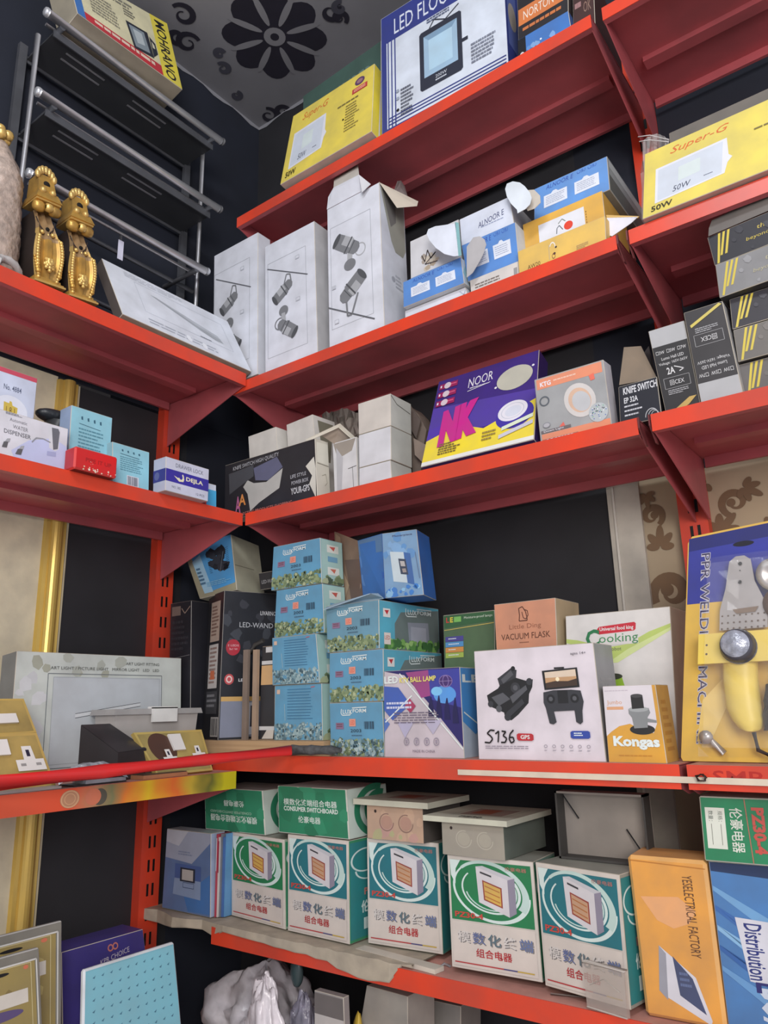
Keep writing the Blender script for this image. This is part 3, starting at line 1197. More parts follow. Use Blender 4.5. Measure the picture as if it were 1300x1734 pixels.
# ================================================================== right wall, third shelf
# torn black carton
c = Carton([(381, 788.5), (533, 742), (537, 838), (380, 860)], Z3, ('y', -.378), .055, (44, 44, 50), side=(206, 202, 188), rough=.28, partial=True, name='knife')
F = c.front
F.text('KNIFE SWITCH HIGH QUALITY', .10, .06, .62, .14, ink((180, 182, 188)), slope=-.03)
F.poly([(.22, .48), (.27, .38), (.34, .46), (.48, .50), (.66, .34), (.62, .66), (.40, .82), (.30, .93), (.27, .62)], ink((176, 176, 172)))
F.poly([(.34, .2), (.60, .12), (.66, .32), (.5, .48), (.36, .42)], ink((96, 98, 124)))
F.poly([(.05, .18), (.34, .14), (.34, .34), (.2, .44), (.06, .55)], ink((72, 74, 80)))
F.text('A', .13, .62, .19, .92, ink((186, 100, 150)), bold=.02)
F.text('A', .17, .60, .25, .80, ink((216, 140, 70)), bold=.02)
F.text('YOUR-GPS', .74, .72, .93, .83, ink((196, 198, 204)), bold=.02)
F.text('LIFE STYLE', .74, .50, .90, .56, ink((186, 188, 196)))
F.text('POWER BOX', .75, .61, .92, .67, ink((186, 188, 196)))
F.text('ELECTRIC PRODUCTS SHOPPING', .18, .92, .75, .975, ink((196, 120, 110)))
F.poly([(.985, .3), (.90, .42), (.96, .6), (.93, .72), (.99, .98), (.999, .5)], ink((204, 202, 192)))
c.right.poly([(.1, .05), (.95, .05), (.95, .4), (.1, .38)], ink((216, 214, 200)))
c.right.path([(.1, .4), (.95, .42)], .002, ink((120, 116, 104)))
c.right.path([(.4, .6), (.7, .56), (.8, .7), (.6, .76)], .0015, ink((150, 146, 130)))
c.done('switch_box', 'torn black carton lying on its side at the shelf corner')

CW = (210, 207, 200)
gw = 'small plain white cartons'
c = Carton([(420, 738.6), (467, 723), (470, 770), (423, 790)], Z3, ('y', -.315), .08, CW, yaw=-.04, lean=0, name='sa')
c.done('small_box', 'plain white carton at the left, rising behind the torn black carton', group=gw)
c = Carton([(485, 723), (528.5, 697.5), (533, 744), (488, 770)], Z3, ('y', -.298), .09, CW, yaw=-.1, lean=0, name='sb')
c.right.poly([(.2, .05), (.9, .05), (.6, .5), (.3, .5)], ink((120, 116, 100)))
c.done('small_box', 'plain white carton behind the torn black carton, second from the left', group=gw)
# crumpled grey wrapping behind
m = MB()
r = random.Random(9)
gm = mat((150, 142, 134), rough=.6, dirt=.3)
g0 = []
for i in range(16):
    row = []
    for j in range(8):
        px = 545 + 62 * i / 15 + r.uniform(-2, 2)
        tp = 703 - 10 * math.sin(i / 15 * 3.0) + r.uniform(-3, 3)
        py = tp + (80 - 0) * j / 7
        row.append(T(px, py, -.11 + r.uniform(-.016, .016)))
    g0.append(row)
for i in range(15):
    for j in range(7):
        m.poly([g0[i][j], g0[i][j + 1], g0[i + 1][j + 1], g0[i + 1][j]], gm)
        m.poly([p + Vector((0, .03, 0)) for p in (g0[i][j], g0[i + 1][j], g0[i + 1][j + 1], g0[i][j + 1])], gm)
tag(m.build('crumpled_paper', origin=T(575, 760, -.09)), 'crumpled grey brown wrapping paper between the small white cartons', 'paper')
# open white carton seen from its side
c = Carton([(563, 752), (603, 738), (606, 822), (566, 833)], Z3, ('y', -.335), .08, (206, 206, 208), yaw=0, lean=0, name='open')
F = c.front
F.poly([(.03, .02), (.97, .02), (.80, .22), (.2, .30)], ink((150, 142, 132)))
F.poly([(.15, .1), (.42, .3), (.3, .97), (.12, .97)], ink((176, 176, 180)))
F.path([(.62, .52), (.97, .5)], .0015, ink((60, 60, 60)))
F.path([(.8, .5), (.83, .98)], .0015, ink((110, 110, 110)))
root = c.done('small_box', 'open white carton with a raised flap beside the torn black carton')
m = MB()
m.slab([T(517, 744, -.37), T(575, 717, -.36), T(605, 744, -.30), T(600, 748, -.31), T(573, 724, -.355), T(520, 748, -.37)], (0, 1, .2), .002, mat((214, 208, 192)))
m.slab([T(545, 738, -.345), T(574, 722, -.345), T(601, 746, -.3), T(566, 752, -.335)], (0, .3, 1), .0016, mat((150, 136, 122)))
fixn(m.build('open_flap', root, origin=T(575, 717, -.36)))
# stack of three
sx = dict(side=(196, 198, 190), yaw=0, lean=0)
c = Carton([(608, 792), (661, 780), (663, 810), (608, 824)], Z3, ('y', -.345), .095, (208, 209, 214), name='s3', **sx)
hA = c.f[2].z
c.done('small_box', 'plain white carton at the bottom of the neat stack of three', group='neatly stacked plain white cartons')
c = Carton([(607, 735), (661.5, 723), (662, 780), (608, 792)], hA + .001, ('y', -.345), .095, (208, 209, 214), name='s2', **sx)
hB = c.f[2].z
c.done('small_box', 'plain white carton in the middle of the neat stack of three', group='neatly stacked plain white cartons')
c = Carton([(606, 683), (661, 667), (661.5, 723), (607, 735)], hB + .001, ('y', -.345), .095, (202, 196, 188), name='s1', **sx)
c.right.path([(.02, .05), (.3, .25), (.95, .35)], .002, ink((70, 64, 58)))
c.done('small_box', 'plain white carton on top of the neat stack of three', group='neatly stacked plain white cartons')
# brown crushed carton right of the stack
m = MB()
bm1 = mat((120, 106, 96), rough=.7, dirt=.3)
pts = [(696, 690), (708, 702), (722, 728), (716, 760), (712, 800), (698, 800)]
y = -.22
m.slab([T(*p, y) for p in pts], (0, 1, 0), .05, bm1)
m.slab([T(694, 686, y - .012), T(712, 712, y - .012), T(704, 742, y - .012), T(694, 724, y - .012)], (.2, 1, 0), .003, mat((92, 80, 74), rough=.7))
m.slab([T(700, 742, y - .02), T(726, 756, y - .01), T(718, 786, y - .01), T(702, 770, y - .02)], (.2, 1, 0), .003, mat((134, 118, 106), rough=.7))
fixn(tag(m.build('crushed_box', origin=T(705, 800, y)), 'crushed brown cardboard carton between the white stack and the purple carton', 'box'))

# purple and yellow carton
c = Carton([(742, 650), (913, 588), (904, 746), (711, 796)], Z3, ('y', -.375), .05, (66, 48, 126), side=(58, 40, 100), rough=.3, name='noor')
F = c.front
vio, ye, mag, wt = ink((84, 60, 170), .3), ink((236, 214, 60), .3), ink((200, 40, 140), .3), ink((224, 222, 232), .3)
F.poly([(.004, .34), (.995, .45), (.995, .72), (.004, .72)], ink((84, 64, 160), .3))
F.poly([(.004, .72), (.30, .62), (.55, .74), (.995, .56), (.995, .955), (.004, .955)], ye)
F.poly([(.004, .72), (.16, .665), (.30, .62), (.2, .55), (.004, .6)], vio)
F.rect(.004, .955, .996, .996, ink((226, 226, 222)))
F.ell(.82, .68, .165, .145, ink((70, 56, 160), .3), rot=-.1)
F.ell(.80, .63, .13, .108, wt, rot=-.1)
F.ring(.80, .63, .10, .082, .05, ink((180, 186, 204)), rot=-.1)
F.ell(.805, .635, .072, .056, ink((208, 212, 226)), rot=-.1)
F.ell(.79, .25, .165, .135, ink((186, 184, 170)), rot=-.1)
F.circ(.62, .31, .012, wt)
F.circ(.955, .17, .012, wt)
F.text('NOOR', .34, .09, .58, .20, wt, slope=-.02)
F.line(.34, .25, .56, .215, .002, wt)
F.lines(.36, .215, .56, .235, 1, wt, seed=8)
for k in range(3):
    v = .06 + k * .105
    F.rect(.03, v, .22, v + .065, ink((150, 40, 90), .3))
    F.ell(.115, v + .032, .035, .038, ink((206, 190, 200)))
    F.rect(.04, v + .018, .055, v + .045, wt)
    F.lines(.15, v + .02, .21, v + .05, 1, ink((210, 90, 130)))
F.text('NK', .13, .39, .49, .80, mag, bold=.10, slope=-.06)
F.lines(.15, .80, .38, .93, 5, ink((120, 104, 60)), seed=2, ragged=.5)
F.poly([(.72, .79), (.985, .72), (.985, .76), (.72, .83)], ink((214, 224, 200)))
F.poly([(.70, .87), (.985, .79), (.985, .83), (.70, .91)], ink((200, 198, 210)))
F.lines(.55, .79, .68, .90, 3, ink((150, 130, 70)), seed=3)
c.done('downlight_box', 'purple and yellow carton leaning on the third shelf', 'box')

# orange and grey carton
c = Carton([(904, 643), (1021, 609), (1035, 715.7), (914.6, 746)], Z3, ('y', -.37), .045, (160, 162, 164), side=(204, 204, 212), rough=.35, name='ktg')
F = c.front
orr = ink((220, 140, 108))
F.rect(.03, .02, .97, .17, orr)
F.text('KTG', .08, .07, .24, .14, wt, bold=.03)
F.lines(.28, .08, .62, .12, 1, ink((230, 190, 170)))
F.rect(.03, .84, .99, .985, orr)
F.ring(.12, .36, .075, .075, .28, ink((90, 96, 104)))
F.ell(.62, .48, .21, .26, ink((204, 200, 198)), rot=-.5)
F.ell(.62, .48, .15, .19, ink((210, 176, 152)), rot=-.5)
F.ell(.64, .50, .12, .155, ink((188, 190, 194)), rot=-.5)
F.poly([(.78, .17), (.85, .15), (.86, .24), (.80, .25)], ink((224, 110, 90)))
F.poly([(.30, .78), (.36, .73), (.38, .79), (.33, .84)], ink((224, 100, 86)))
r = random.Random(3)
F.circ(.85, .72, .13, ink((178, 186, 190)))
for k in range(40):
    a, q = r.random() * 6.28, math.sqrt(r.random()) * .11
    F.rect(.85 + math.cos(a) * q, .72 + math.sin(a) * q, .85 + math.cos(a) * q + .014, .72 + math.sin(a) * q + .014,
           ink(r.choice([(60, 70, 80), (120, 180, 150), (220, 224, 228), (100, 120, 180)])))
    F.l -= .00008
F.rect(.03, .79, .46, .83, ink((110, 104, 106)))
F.text('Down Light', .07, .795, .36, .83, wt)
F.rect(.04, .92, .55, .965, ink((150, 110, 100)))
F.text('RECESSED', .1, .925, .5, .96, wt)
F.ell(.12, .72, .055, .04, ink((130, 132, 140)))
F.ell(.12, .72, .045, .03, ink((172, 172, 178)))
c.done('downlight_box', 'grey and orange carton with a round ceiling lamp printed on it')

# knife switch carton, open
c = Carton([(1046.6, 653.6), (1112, 639), (1119, 695), (1049, 706)], Z3, ('y', -.37), .10, (34, 36, 46), side=(44, 44, 50), rough=.5, yaw=0, lean=0, name='ks')
F = c.front
F.text('KNIFE SWITCH', .12, .06, .98, .24, ink((206, 208, 214)), bold=.025)
F.text('EP 32A', .13, .32, .48, .46, ink((206, 208, 214)), bold=.02)
F.lines(.13, .52, .62, .85, 3, ink((190, 192, 200)), seed=2, ragged=.3, fill=.35)
for k in range(3):
    F.ring(.78 + .04 * k, .92, .16 - .03 * k, .2 - .04 * k, .12, ink((170, 172, 176)), t0=.5, t1=1.0)
root = c.done('switch_box', 'small black KNIFE SWITCH carton with its flap up')
m = MB()
a_, b_ = c.f[3], c.f[2]
y = -.355
m.slab([T(1048, 652, y), T(1112, 640, y), T(1085, 586, -.33), T(1056, 588, -.34)], (0, 1, 0), .0015, mat((134, 118, 100)))
m.slab([T(1088, 600, -.30), T(1098, 586, -.27), T(1112, 640, -.30), T(1105, 640, -.32)], (0, 1, 0), .0015, mat((60, 56, 56)))
fixn(m.build('open_flap', root, origin=a_))


def ledtrack(F, flip):
    bandt = (.0, .22) if not flip else (.78, 1.0)
    F.rect(.015, bandt[0] + .006, .985, bandt[1] - .006, ink((172, 173, 176), .35))
    t = lambda v: (1 - v) if flip else v
    wh = ink((206, 206, 208))
    rot = 180 if flip else 0

    def tx(s_, u0, v0, u1, v1, **k):
        if flip:
            F.text(s_, 1 - u1, 1 - v1, 1 - u0, 1 - v0, wh, rot=180, **k)
        else:
            F.text(s_, u0, v0, u1, v1, wh, **k)
    tx('□3W  □5W  □7W', .08, .27, .92, .31)
    tx('Lumo Hall LED', .2, .35, .82, .385)
    tx('Voltage: 165V-265V', .1, .41, .9, .45)
    if not flip:
        F.text('2A', .28, .48, .5, .56, wh, bold=.02)
        F.path([(.5, .48), (.75, .53), (.62, .55)], .002, wh)
    v0, v1 = (.60, .72)
    if flip:
        v0, v1 = 1 - v1, 1 - v0
    F.frame(.14, v0, .86, v1, .001, ink((150, 150, 152)))
    tx('回CEX', .3, .63, .7, .69)
    if flip:
        F.lines(.2, .21, .8, .27, 3, ink((160, 160, 164)), seed=1)
    else:
        F.lines(.2, .74, .8, .80, 3, ink((160, 160, 164)), seed=1)
    if flip:
        F.poly([(.10, .16), (.9, .01), (.97, .03), (.6, .10), (.12, .19)], ink((200, 184, 90), .35))
    else:
        F.poly([(.25, .97), (.75, .86), (.95, .86), (.7, .94), (.4, .99)], ink((190, 160, 90), .35))


c = Carton([(1097.5, 563), (1157.7, 540.4), (1183.7, 674.4), (1125.5, 693)], Z3, ('y', -.375), .06, (48, 47, 49), side=(150, 150, 150), rough=.5, yaw=0, lean=0, name='t1')
ledtrack(c.front, False)
c.done('lamp_box', 'narrow black and grey carton with its grey band at the top', group='narrow black and grey lamp cartons')
c = Carton([(1156.7, 528), (1223, 511), (1256.4, 660), (1185.5, 677)], Z3, ('y', -.385), .05, (58, 56, 58), side=(176, 176, 176), rough=.5, yaw=0, lean=0, name='t2')
ledtrack(c.front, True)
c.done('lamp_box', 'narrow black and grey carton with its grey band at the bottom', group='narrow black and grey lamp cartons')

# five striped black cartons
gs = 'striped black cartons in a leaning stack'
yy0 = ink((206, 186, 70), .4)


def striped(tl, bl, zb, y, col, label, yaw=0.0, txt=None, txc=(190, 170, 90)):
    c = Carton(widen(tl, bl, .30, y=y, yaw=yaw), zb, ('y', y), .2, col, side=(60, 58, 60), rough=.5, yaw=yaw, lean=0, name='stripe')
    F = c.front
    for k in range(3):
        u = .02 + k * .03
        F.poly([(u + .05, .03), (u + .065, .03), (u + .015, .97 if k == 0 else .75), (u, .97 if k == 0 else .75)], yy0)
    if txt:
        F.text(txt, .30, .25, .60, .42, ink(txc, .45), shear=.2)
        F.text('beyond the ordinary', .22, .52, .62, .66, ink(txc, .45), shear=.2)
    F.blobs(.1, .2, .9, .9, 12, [mat(tuple(min(255, int(v * 1.12)) for v in col), rough=.3)], .01, .035, 5)
    c.done('tool_box', label, group=gs)
    return c


# from the bottom up
c = striped((1250, 618), (1257, 658), Z3, -.36, (104, 100, 98), 'striped carton at the bottom of the stack on the right')
z = c.f[3].z + .002
c = striped((1241, 559), (1250, 618), z, -.37, (112, 108, 104), 'striped greyish carton, second from the bottom of the stack', txt='JL')
z = c.f[3].z + .002
c = striped((1234.6, 507), (1240, 559), z, -.37, (58, 56, 62), 'striped dark carton in the middle of the stack', txt='the next gen', txc=(200, 180, 140))
z = c.f[3].z + .002
c = striped((1210.7, 449), (1218, 506), z, -.385, (132, 132, 134), 'striped grey carton, second from the top of the stack', yaw=-.08, txt='the next gen', txc=(176, 170, 140))
z = c.f[3].z + .002
c = striped((1197, 402), (1209, 447), z, -.38, (54, 54, 60), 'striped black carton on top of the stack with an open grey flap', yaw=-.10, txt='the next gen', txc=(200, 180, 80))
m = MB()
y = -.385
pts = [T(1199, 400, y), T(1330, 344, y), T(1330, 312, y + .012), T(1220, 366, y + .012), T(1205, 373, y + .012), T(1200, 386, y + .006)]
m.slab(pts, (0, 1, 0), .0015, mat((112, 108, 104), rough=.6))
o = m.build('cardboard_flap', origin=pts[0])
tag(o, 'loose grey cardboard flap standing on the topmost striped carton', 'cardboard')
# ================================================================== left wall, top: steel rack
STEEL = mat((206, 206, 210), rough=0.34, metal=.7, dirt=0.2, bump=0.02, scale=10.0)
DKST = mat((104, 106, 112), rough=0.45, metal=0.5, dirt=0.25, bump=0.02, scale=10.0)
SHEET = mat((66, 68, 72), rough=0.55, metal=0.2, dirt=0.2, bump=0.02, scale=6.0)
XR = 0.20
rack = empty('steel_rack', (0.15, -0.76, 2.5), 'stainless steel three tier rack standing on the left shelf below the ceiling', 'rack')
YA, YB = -1.012, -0.366


def tier(zf, yl, yr, sheet=True):
    m = MB()
    m.tube([(XR, yl, zf), (XR, yr, zf)], .0125, STEEL, n=16)
    for y, s_ in ((yl, -1), (yr, 1)):
        m.lathe([(.0135, 0), (.0145, .006), (.012, .012), (.006, .014)], (XR, y, zf), (0, s_, 0), mat((214, 216, 220), rough=.2, metal=.6, dirt=0), n=16)
    m.build('front_tube', rack, origin=(XR, yl, zf))
    m = MB()
    m.tube([(XR - .035, yl + .012, zf - .004), (XR - .035, yr - .012, zf - .004)], .005, STEEL, n=10)
    m.build('inner_rail', rack, origin=(XR - .035, yl, zf))
    if sheet:
        m = MB()
        zs = zf - .03
        m.box((.03, yl + .03, zs - .002), (XR - .02, yr - .02, zs), SHEET)
        m.box((XR - .022, yl + .03, zs - .012), (XR - .018, yr - .02, zs + .012), DKST)
        m.box((.028, yl + .03, zs - .012), (.032, yr - .02, zs + .012), DKST)
        for k, (a, b) in enumerate(((.14, .34), (.5, .70))):
            for x in (.145, .115):
                y0 = yl + (yr - yl) * a
                y1 = yl + (yr - yl) * b
                m.box((x - .003, y0, zs - .0035), (x + .003, y1, zs - .002), STEEL)
        m.build('tier_sheet', rack, origin=(.15, yl, zs))
    for y in (yl + .045, yr - .035):
        m = MB()
        m.tube([(.03, y, zf - .012), (XR, y, zf - .012)], .009, DKST, n=10)
        m.build('side_arm', rack, origin=(.03, y, zf))


tier(3.462, YA, YB)
tier(3.185, YA, YB)
tier(2.92, YA - .0, YB - .045, sheet=False)
for y in (YA + .014, YB - .015):
    m = MB()
    m.tube([(.12, y, 2.497), (.12, y, 3.45)], .008, STEEL, n=12)
    m.build('post', rack, origin=(.12, y, 2.497))
    m = MB()
    m.box((.025, y - .012, 2.494), (.04, y + .012, 3.47), DKST)
    m.build('rear_post', rack, origin=(.03, y, 2.494))
m = MB()
m.tube([(.16, YA + .03, 2.945), (.16, YB - .02, 2.945)], .006, STEEL, n=10)
m.tube([(.08, YA + .03, 2.91), (.08, YB, 2.91)], .008, DKST, n=10)
m.tube([(.05, YA + .03, 2.73), (.05, YB, 2.73)], .008, DKST, n=10)
m.build('hanging_rail', rack, origin=(.16, YA, 2.945))
m = MB()
q = RX(203, 412, .162)
m.box((q.x, q.y - .006, q.z - .055), (q.x + .002, q.y + .012, q.z + .01), mat((206, 206, 224), rough=.4))
m.box((q.x - .003, q.y - .002, q.z + .01), (q.x + .004, q.y + .004, q.z + .034), DKST)
tag(m.build('price_tag', origin=q), 'small pale price tag hanging from the steel rack rail', 'tag')

# carton on the rack
c = Carton([(110, -60), (283, 40), (309, 152), (131, 22)], 3.44, ('x', .245), .10, (212, 206, 170), side=(160, 152, 134), bottom=(160, 150, 132), yaw0=PI / 2, yaw=PI / 2, lean=.22, ext=False, name='onahom')
F = c.front
F.rect(.004, .004, .075, .996, ink((60, 112, 180)))
F.rect(.075, .84, .80, .996, ink((186, 50, 60)))
F.lines(.16, .87, .78, .97, 1, ink((220, 200, 180)), seed=3)
F.rect(.80, .004, .996, .996, ink((222, 206, 70)))
F.text('MOHRANO', .84, .06, .95, .96, ink((40, 38, 40)), rot=90, bold=.02)
d_ = ink((44, 48, 58))
F.poly([(.50, .42), (.72, .40), (.735, .80), (.53, .86)], d_)
F.poly([(.525, .46), (.68, .44), (.70, .76), (.55, .81)], ink((130, 142, 150)))
F.poly([(.56, .5), (.65, .49), (.66, .68), (.58, .72)], ink((176, 186, 190)))
F.poly([(.73, .45), (.785, .52), (.79, .68), (.735, .78)], d_)
F.poly([(.745, .52), (.77, .56), (.77, .62), (.745, .62)], ink((200, 196, 170)))
F.lines(.16, .30, .42, .72, 7, ink((140, 136, 120)), seed=9)
F.lines(.50, .20, .62, .34, 3, ink((110, 108, 100)), seed=10)
F.lines(.15, .08, .7, .2, 2, ink((130, 128, 116)), seed=12)
c.done('light_box', 'pale floodlight carton with red and yellow bands lying on top of the steel rack')

# ================================================================== left wall, first shelf
GOLD = mat((206, 162, 80), rough=0.36, metal=0.5, dirt=0.35, bump=0.12, scale=30.0)
GOLD2 = mat((226, 188, 108), rough=0.32, metal=0.5, dirt=0.2, bump=0.05, scale=30.0)
GDUST = mat((160, 130, 92), rough=0.55, metal=0.3, dirt=0.25, bump=0.1, scale=30.0)
DKW = mat((52, 42, 38), rough=.6)


def sphere(m, c, r, mt, n=8, sx=(1, 1, 1)):
    vs, fs = [], []
    k = n
    for i in range(k + 1):
        p = PI * i / k
        for j in range(2 * k):
            t = PI * j / k
            vs.append(Vector(c) + Vector((math.sin(p) * math.cos(t) * r * sx[0], math.sin(p) * math.sin(t) * r * sx[1], math.cos(p) * r * sx[2])))
    for i in range(k):
        for j in range(2 * k):
            fs.append((i * 2 * k + j, (i + 1) * 2 * k + j, (i + 1) * 2 * k + (j + 1) % (2 * k), i * 2 * k + (j + 1) % (2 * k)))
    m.add(vs, fs, mt, True)


def corbel(y0, label, H=.30, W=.078, x0=.375):
    """gilded carved corbel ; front faces +x ; local x out, y across, z up"""
    P = lambda u, v, o: (x0 + o, y0 + (u - .5) * W, ZA + .008 + v * H)
    root = empty('gilded_corbel', (x0 - .04, y0, ZA + .001), label, 'corbel', 'gilded corbels on the left shelf')
    root.rotation_euler = (.11, 0, 0)
    # S-curved shaft, swept front profile
    m = MB()
    prof = []
    n = 26
    for i in range(n + 1):
        v = .06 + .58 * i / n
        o = -.004 + .016 * math.sin((v - .06) / .58 * PI * 1.0 + 0.0) * (1 if v < .4 else .6) - .012 * max(0, (v - .42) / .2) + .008
        wd = .36 + .10 * math.cos((v - .25) * 9.0)
        prof.append((v, o, wd))
    cols = [(-1, -.006), (-.86, .004), (-.74, .0), (-.6, -.004), (-.30, -.006), (-.16, .002), (-.06, .002), (.06, .002), (.16, .002), (.30, -.006), (.6, -.004), (.74, 0), (.86, .004), (1, -.006)]
    vs = []
    for v, o, wd in prof:
        for cu, co in cols:
            vs.append(P(.5 + cu * wd, v, o + co))
    k = len(cols)
    for i in range(n):
        mt = GOLD if prof[i][0] < .36 else GDUST
        for j in range(k - 1):
            m.add([vs[i * k + j], vs[i * k + j + 1], vs[(i + 1) * k + j + 1], vs[(i + 1) * k + j]], [(0, 1, 2, 3)],
                  GOLD2 if j in (0, 1, 11, 12) and prof[i][0] < .45 else mt, False)
    # body behind
    for i in range(n):
        v, o, wd = prof[i]
        v2, o2, wd2 = prof[i + 1]
        for s_ in (-1, 1):
            m.poly([P(.5 + s_ * wd, v, o - .006), P(.5 + s_ * wd2, v2, o2 - .006), P(.5 + s_ * wd2, v2, -.07), P(.5 + s_ * wd, v, -.07)], DKW)
    m.build('shaft', root, origin=root.location)
    for s_ in (-1, 1):
        m = MB()
        for i in range(15):
            v, o, wd = prof[min(n, i)]
            sphere(m, P(.5 + s_ * wd * .86, v, o + .005), .0048, GOLD2, n=5)
        m.build('bead_row', root, origin=root.location)
    # plinth
    m = MB()
    m.box(P(.02, 0, -.07), P(.98, .035, .016), GOLD)
    m.box(P(.0, 0, -.075), P(1.0, .015, .022), GOLD2)
    m.box(P(.08, .035, -.07), P(.92, .065, .010), GOLD)
    m.build('plinth', root, origin=root.location)
    # acanthus leaf
    m = MB()
    for a, L in ((0, .07), (.5, .055), (-.5, .055), (1.0, .042), (-1.0, .042), (2.2, .03), (-2.2, .03)):
        bx, bz = .5, .19
        for t in (.35, .7, 1.0):
            sphere(m, P(bx + math.sin(a) * L * t * H / W, bz - math.cos(a) * L * t + .0, .018 + .006 * (1 - t)), .0065 * (1.25 - .5 * t), GOLD2, n=5)
    for s_ in (-1, 1):
        for t in range(6):
            sphere(m, P(.5 + s_ * (.34 + .02 * t), .10 + .022 * t, .014), .0065 - .0006 * t, GOLD, n=5)
    m.build('leaf_carving', root, origin=root.location)
    # scroll head
    m = MB()
    hz = .645
    for s_ in (-1, 1):
        m.lathe([(.004, -.0), (.011, .002), (.0135, .010), (.0135, .018), (.011, .026), (.005, .028)], P(.5 + s_ * .08, hz, .010), (0, s_, 0), GOLD, n=14)
    m.lathe([(.006, -.009), (.010, -.007), (.011, 0), (.010, .007), (.006, .009)], P(.5, hz - .005, .020), (0, 1, 0), GOLD2, n=12)
    m.build('scroll', root, origin=root.location)
    m = MB()
    cap = [P(.08, .70, .026), P(.92, .70, .026), P(.82, .77, .020), P(.18, .77, .020)]
    capb = [P(.08, .70, -.045), P(.92, .70, -.045), P(.82, .77, -.045), P(.18, .77, -.045)]
    m.hexa([cap[0], cap[1], capb[1], capb[0]], [cap[3], cap[2], capb[2], capb[3]], GOLD)
    m.box(P(.10, .685, -.045), P(.90, .70, .022), GOLD2)
    # fanned top with hole
    m.hexa([P(.20, .77, .016), P(.80, .77, .016), P(.80, .77, -.04), P(.20, .77, -.04)], [P(.26, .93, .010), P(.74, .93, .010), P(.74, .93, -.035), P(.26, .93, -.035)], GOLD)
    for k_ in range(7):
        a = (k_ - 3) * .38
        sphere(m, P(.5 + math.sin(a) * .30, .885 + math.cos(a) * .09, .010), .0088, GOLD2, n=6, sx=(.8, .8, 1.3))
    sphere(m, P(.34, .78, .018), .008, GOLD2, n=6)
    sphere(m, P(.66, .78, .018), .008, GOLD2, n=6)
    m.lathe([(.0085, 0), (.0085, .003)], P(.5, .85, .0105), (1, 0, 0), mat((16, 12, 10), rough=.9, dirt=0), n=14)
    m.build('carved_cap', root, origin=root.location)
    m = MB()
    m.lathe([(.005, 0), (.005, .002)], P(.5, .47, .012), (1, 0, 0), mat((16, 12, 10), rough=.9, dirt=0), n=12)
    for s_ in (-1, 1):
        sphere(m, P(.5 + s_ * .17, .435, .012), .0055, GOLD2, n=6)
        m.tube([P(.5 + s_ * .30, .56, .004), P(.5 + s_ * .22, .49, .008), P(.5 + s_ * .10, .45, .010)], .0016, DKW, n=6)
    m.tube([P(.5, .43, .012), P(.5, .30, .016), P(.5, .2, .016)], .0030, GOLD2, n=8)
    m.build('carved_ribs', root, origin=root.location)
    return root


def yof(px, py, x):
    return RX(px, py, x).y


ya = (yof(60, 480, .39) + yof(106, 494, .39)) / 2
yb_ = (yof(118, 500, .39) + yof(163, 514, .39)) / 2
corbel(ya, 'gilded carved corbel nearest the bubble wrapped piece', H=.315)
corbel(yb_, 'gilded carved corbel nearest the white panel light carton', H=.305)

# wrapped corbel at the far left
y1 = yof(57, 462, .39)
yc = y1 - .082
root = empty('wrapped_corbel', (.33, yc, ZA + .001), 'corbel in grey bubble wrap with a gold tip, at the left end of the shelf', 'corbel')
m = MB()
BW = mat((176, 158, 146), rough=.32, dirt=.35, bump=.5, scale=60.0, spec=.6)
vs, fs = [], []
n, k = 30, 34
r = random.Random(2)
H = .385
for i in range(n + 1):
    v = i / n
    rad = .069 * (1 - .16 * v) * (1 if v < .72 else 1 - .75 * ((v - .72) / .28) ** 1.3)
    for j in range(k):
        t = 2 * PI * j / k
        rr = rad * (1 + .025 * math.sin(t * 5 + v * 9) + .02 * math.sin(v * 70)) + r.uniform(-.0012, .0012)
        vs.append((.325 + math.cos(t) * rr, yc + math.sin(t) * rr * 1.0, ZA + .001 + v * H * .95))
for i in range(n):
    for j in range(k):
        fs.append((i * k + j, i * k + (j + 1) % k, (i + 1) * k + (j + 1) % k, (i + 1) * k + j))
fs.append(tuple(range(k - 1, -1, -1)))
fs.append(tuple(n * k + j for j in range(k)))
m.add(vs, fs, BW, True)
m.tube([(.325 + math.cos(t / 24 * 2 * PI) * .073, yc + math.sin(t / 24 * 2 * PI) * .073, ZA + .018 + .006 * math.sin(t)) for t in range(25)], .010, mat((186, 182, 180), rough=.3, dirt=.2, bump=.3, scale=40.), n=8)
m.build('bubble_wrap', root, origin=root.location)
m = MB()
for a in range(6):
    sphere(m, (.325 + .012 * math.cos(a * 1.05), yc - .006 + .022 * math.sin(a * 1.05), ZA + .385 + .008 * (a % 2)), .014, GOLD2, n=6)
sphere(m, (.325, yc - .004, ZA + .405), .013, GOLD2, n=6)
m.build('gold_tip', root, origin=root.location)

# white panel light carton leaning back
c = Carton([(175, 445), (382, 537), (423, 624), (208, 533)], ZA, ('x', .402), .032, (212, 217, 226), side=(92, 84, 80), bottom=(150, 132, 116), yaw0=PI / 2, yaw=PI / 2, reg=.5, name='panel')
F = c.front
ln = ink((170, 176, 188))
F.frame(.20, .18, .90, .72, .0012, ln)
F.poly([(.30, .30), (.34, .30), (.80, .52), (.83, .64), (.76, .64), (.66, .58)], ink((158, 164, 170)))
F.poly([(.34, .30), (.80, .52), (.82, .58), (.62, .50)], ink((176, 182, 190)))
F.lines(.14, .06, .62, .16, 3, ln, seed=4, fill=.3)
F.lines(.20, .84, .92, .95, 2, ln, seed=6, fill=.35)
F.ell(.50, .88, .02, .06, ink((226, 230, 236)))
F.ell(.62, .90, .02, .06, ink((226, 230, 236)))
F.lines(.62, .70, .72, .73, 1, ink((110, 114, 124)), seed=3)
c.under.path([(.02, .5), (.98, .5)], .002, ink((90, 84, 80)))
c.done('light_box', 'white panel light carton leaning back at the end of the left shelf')

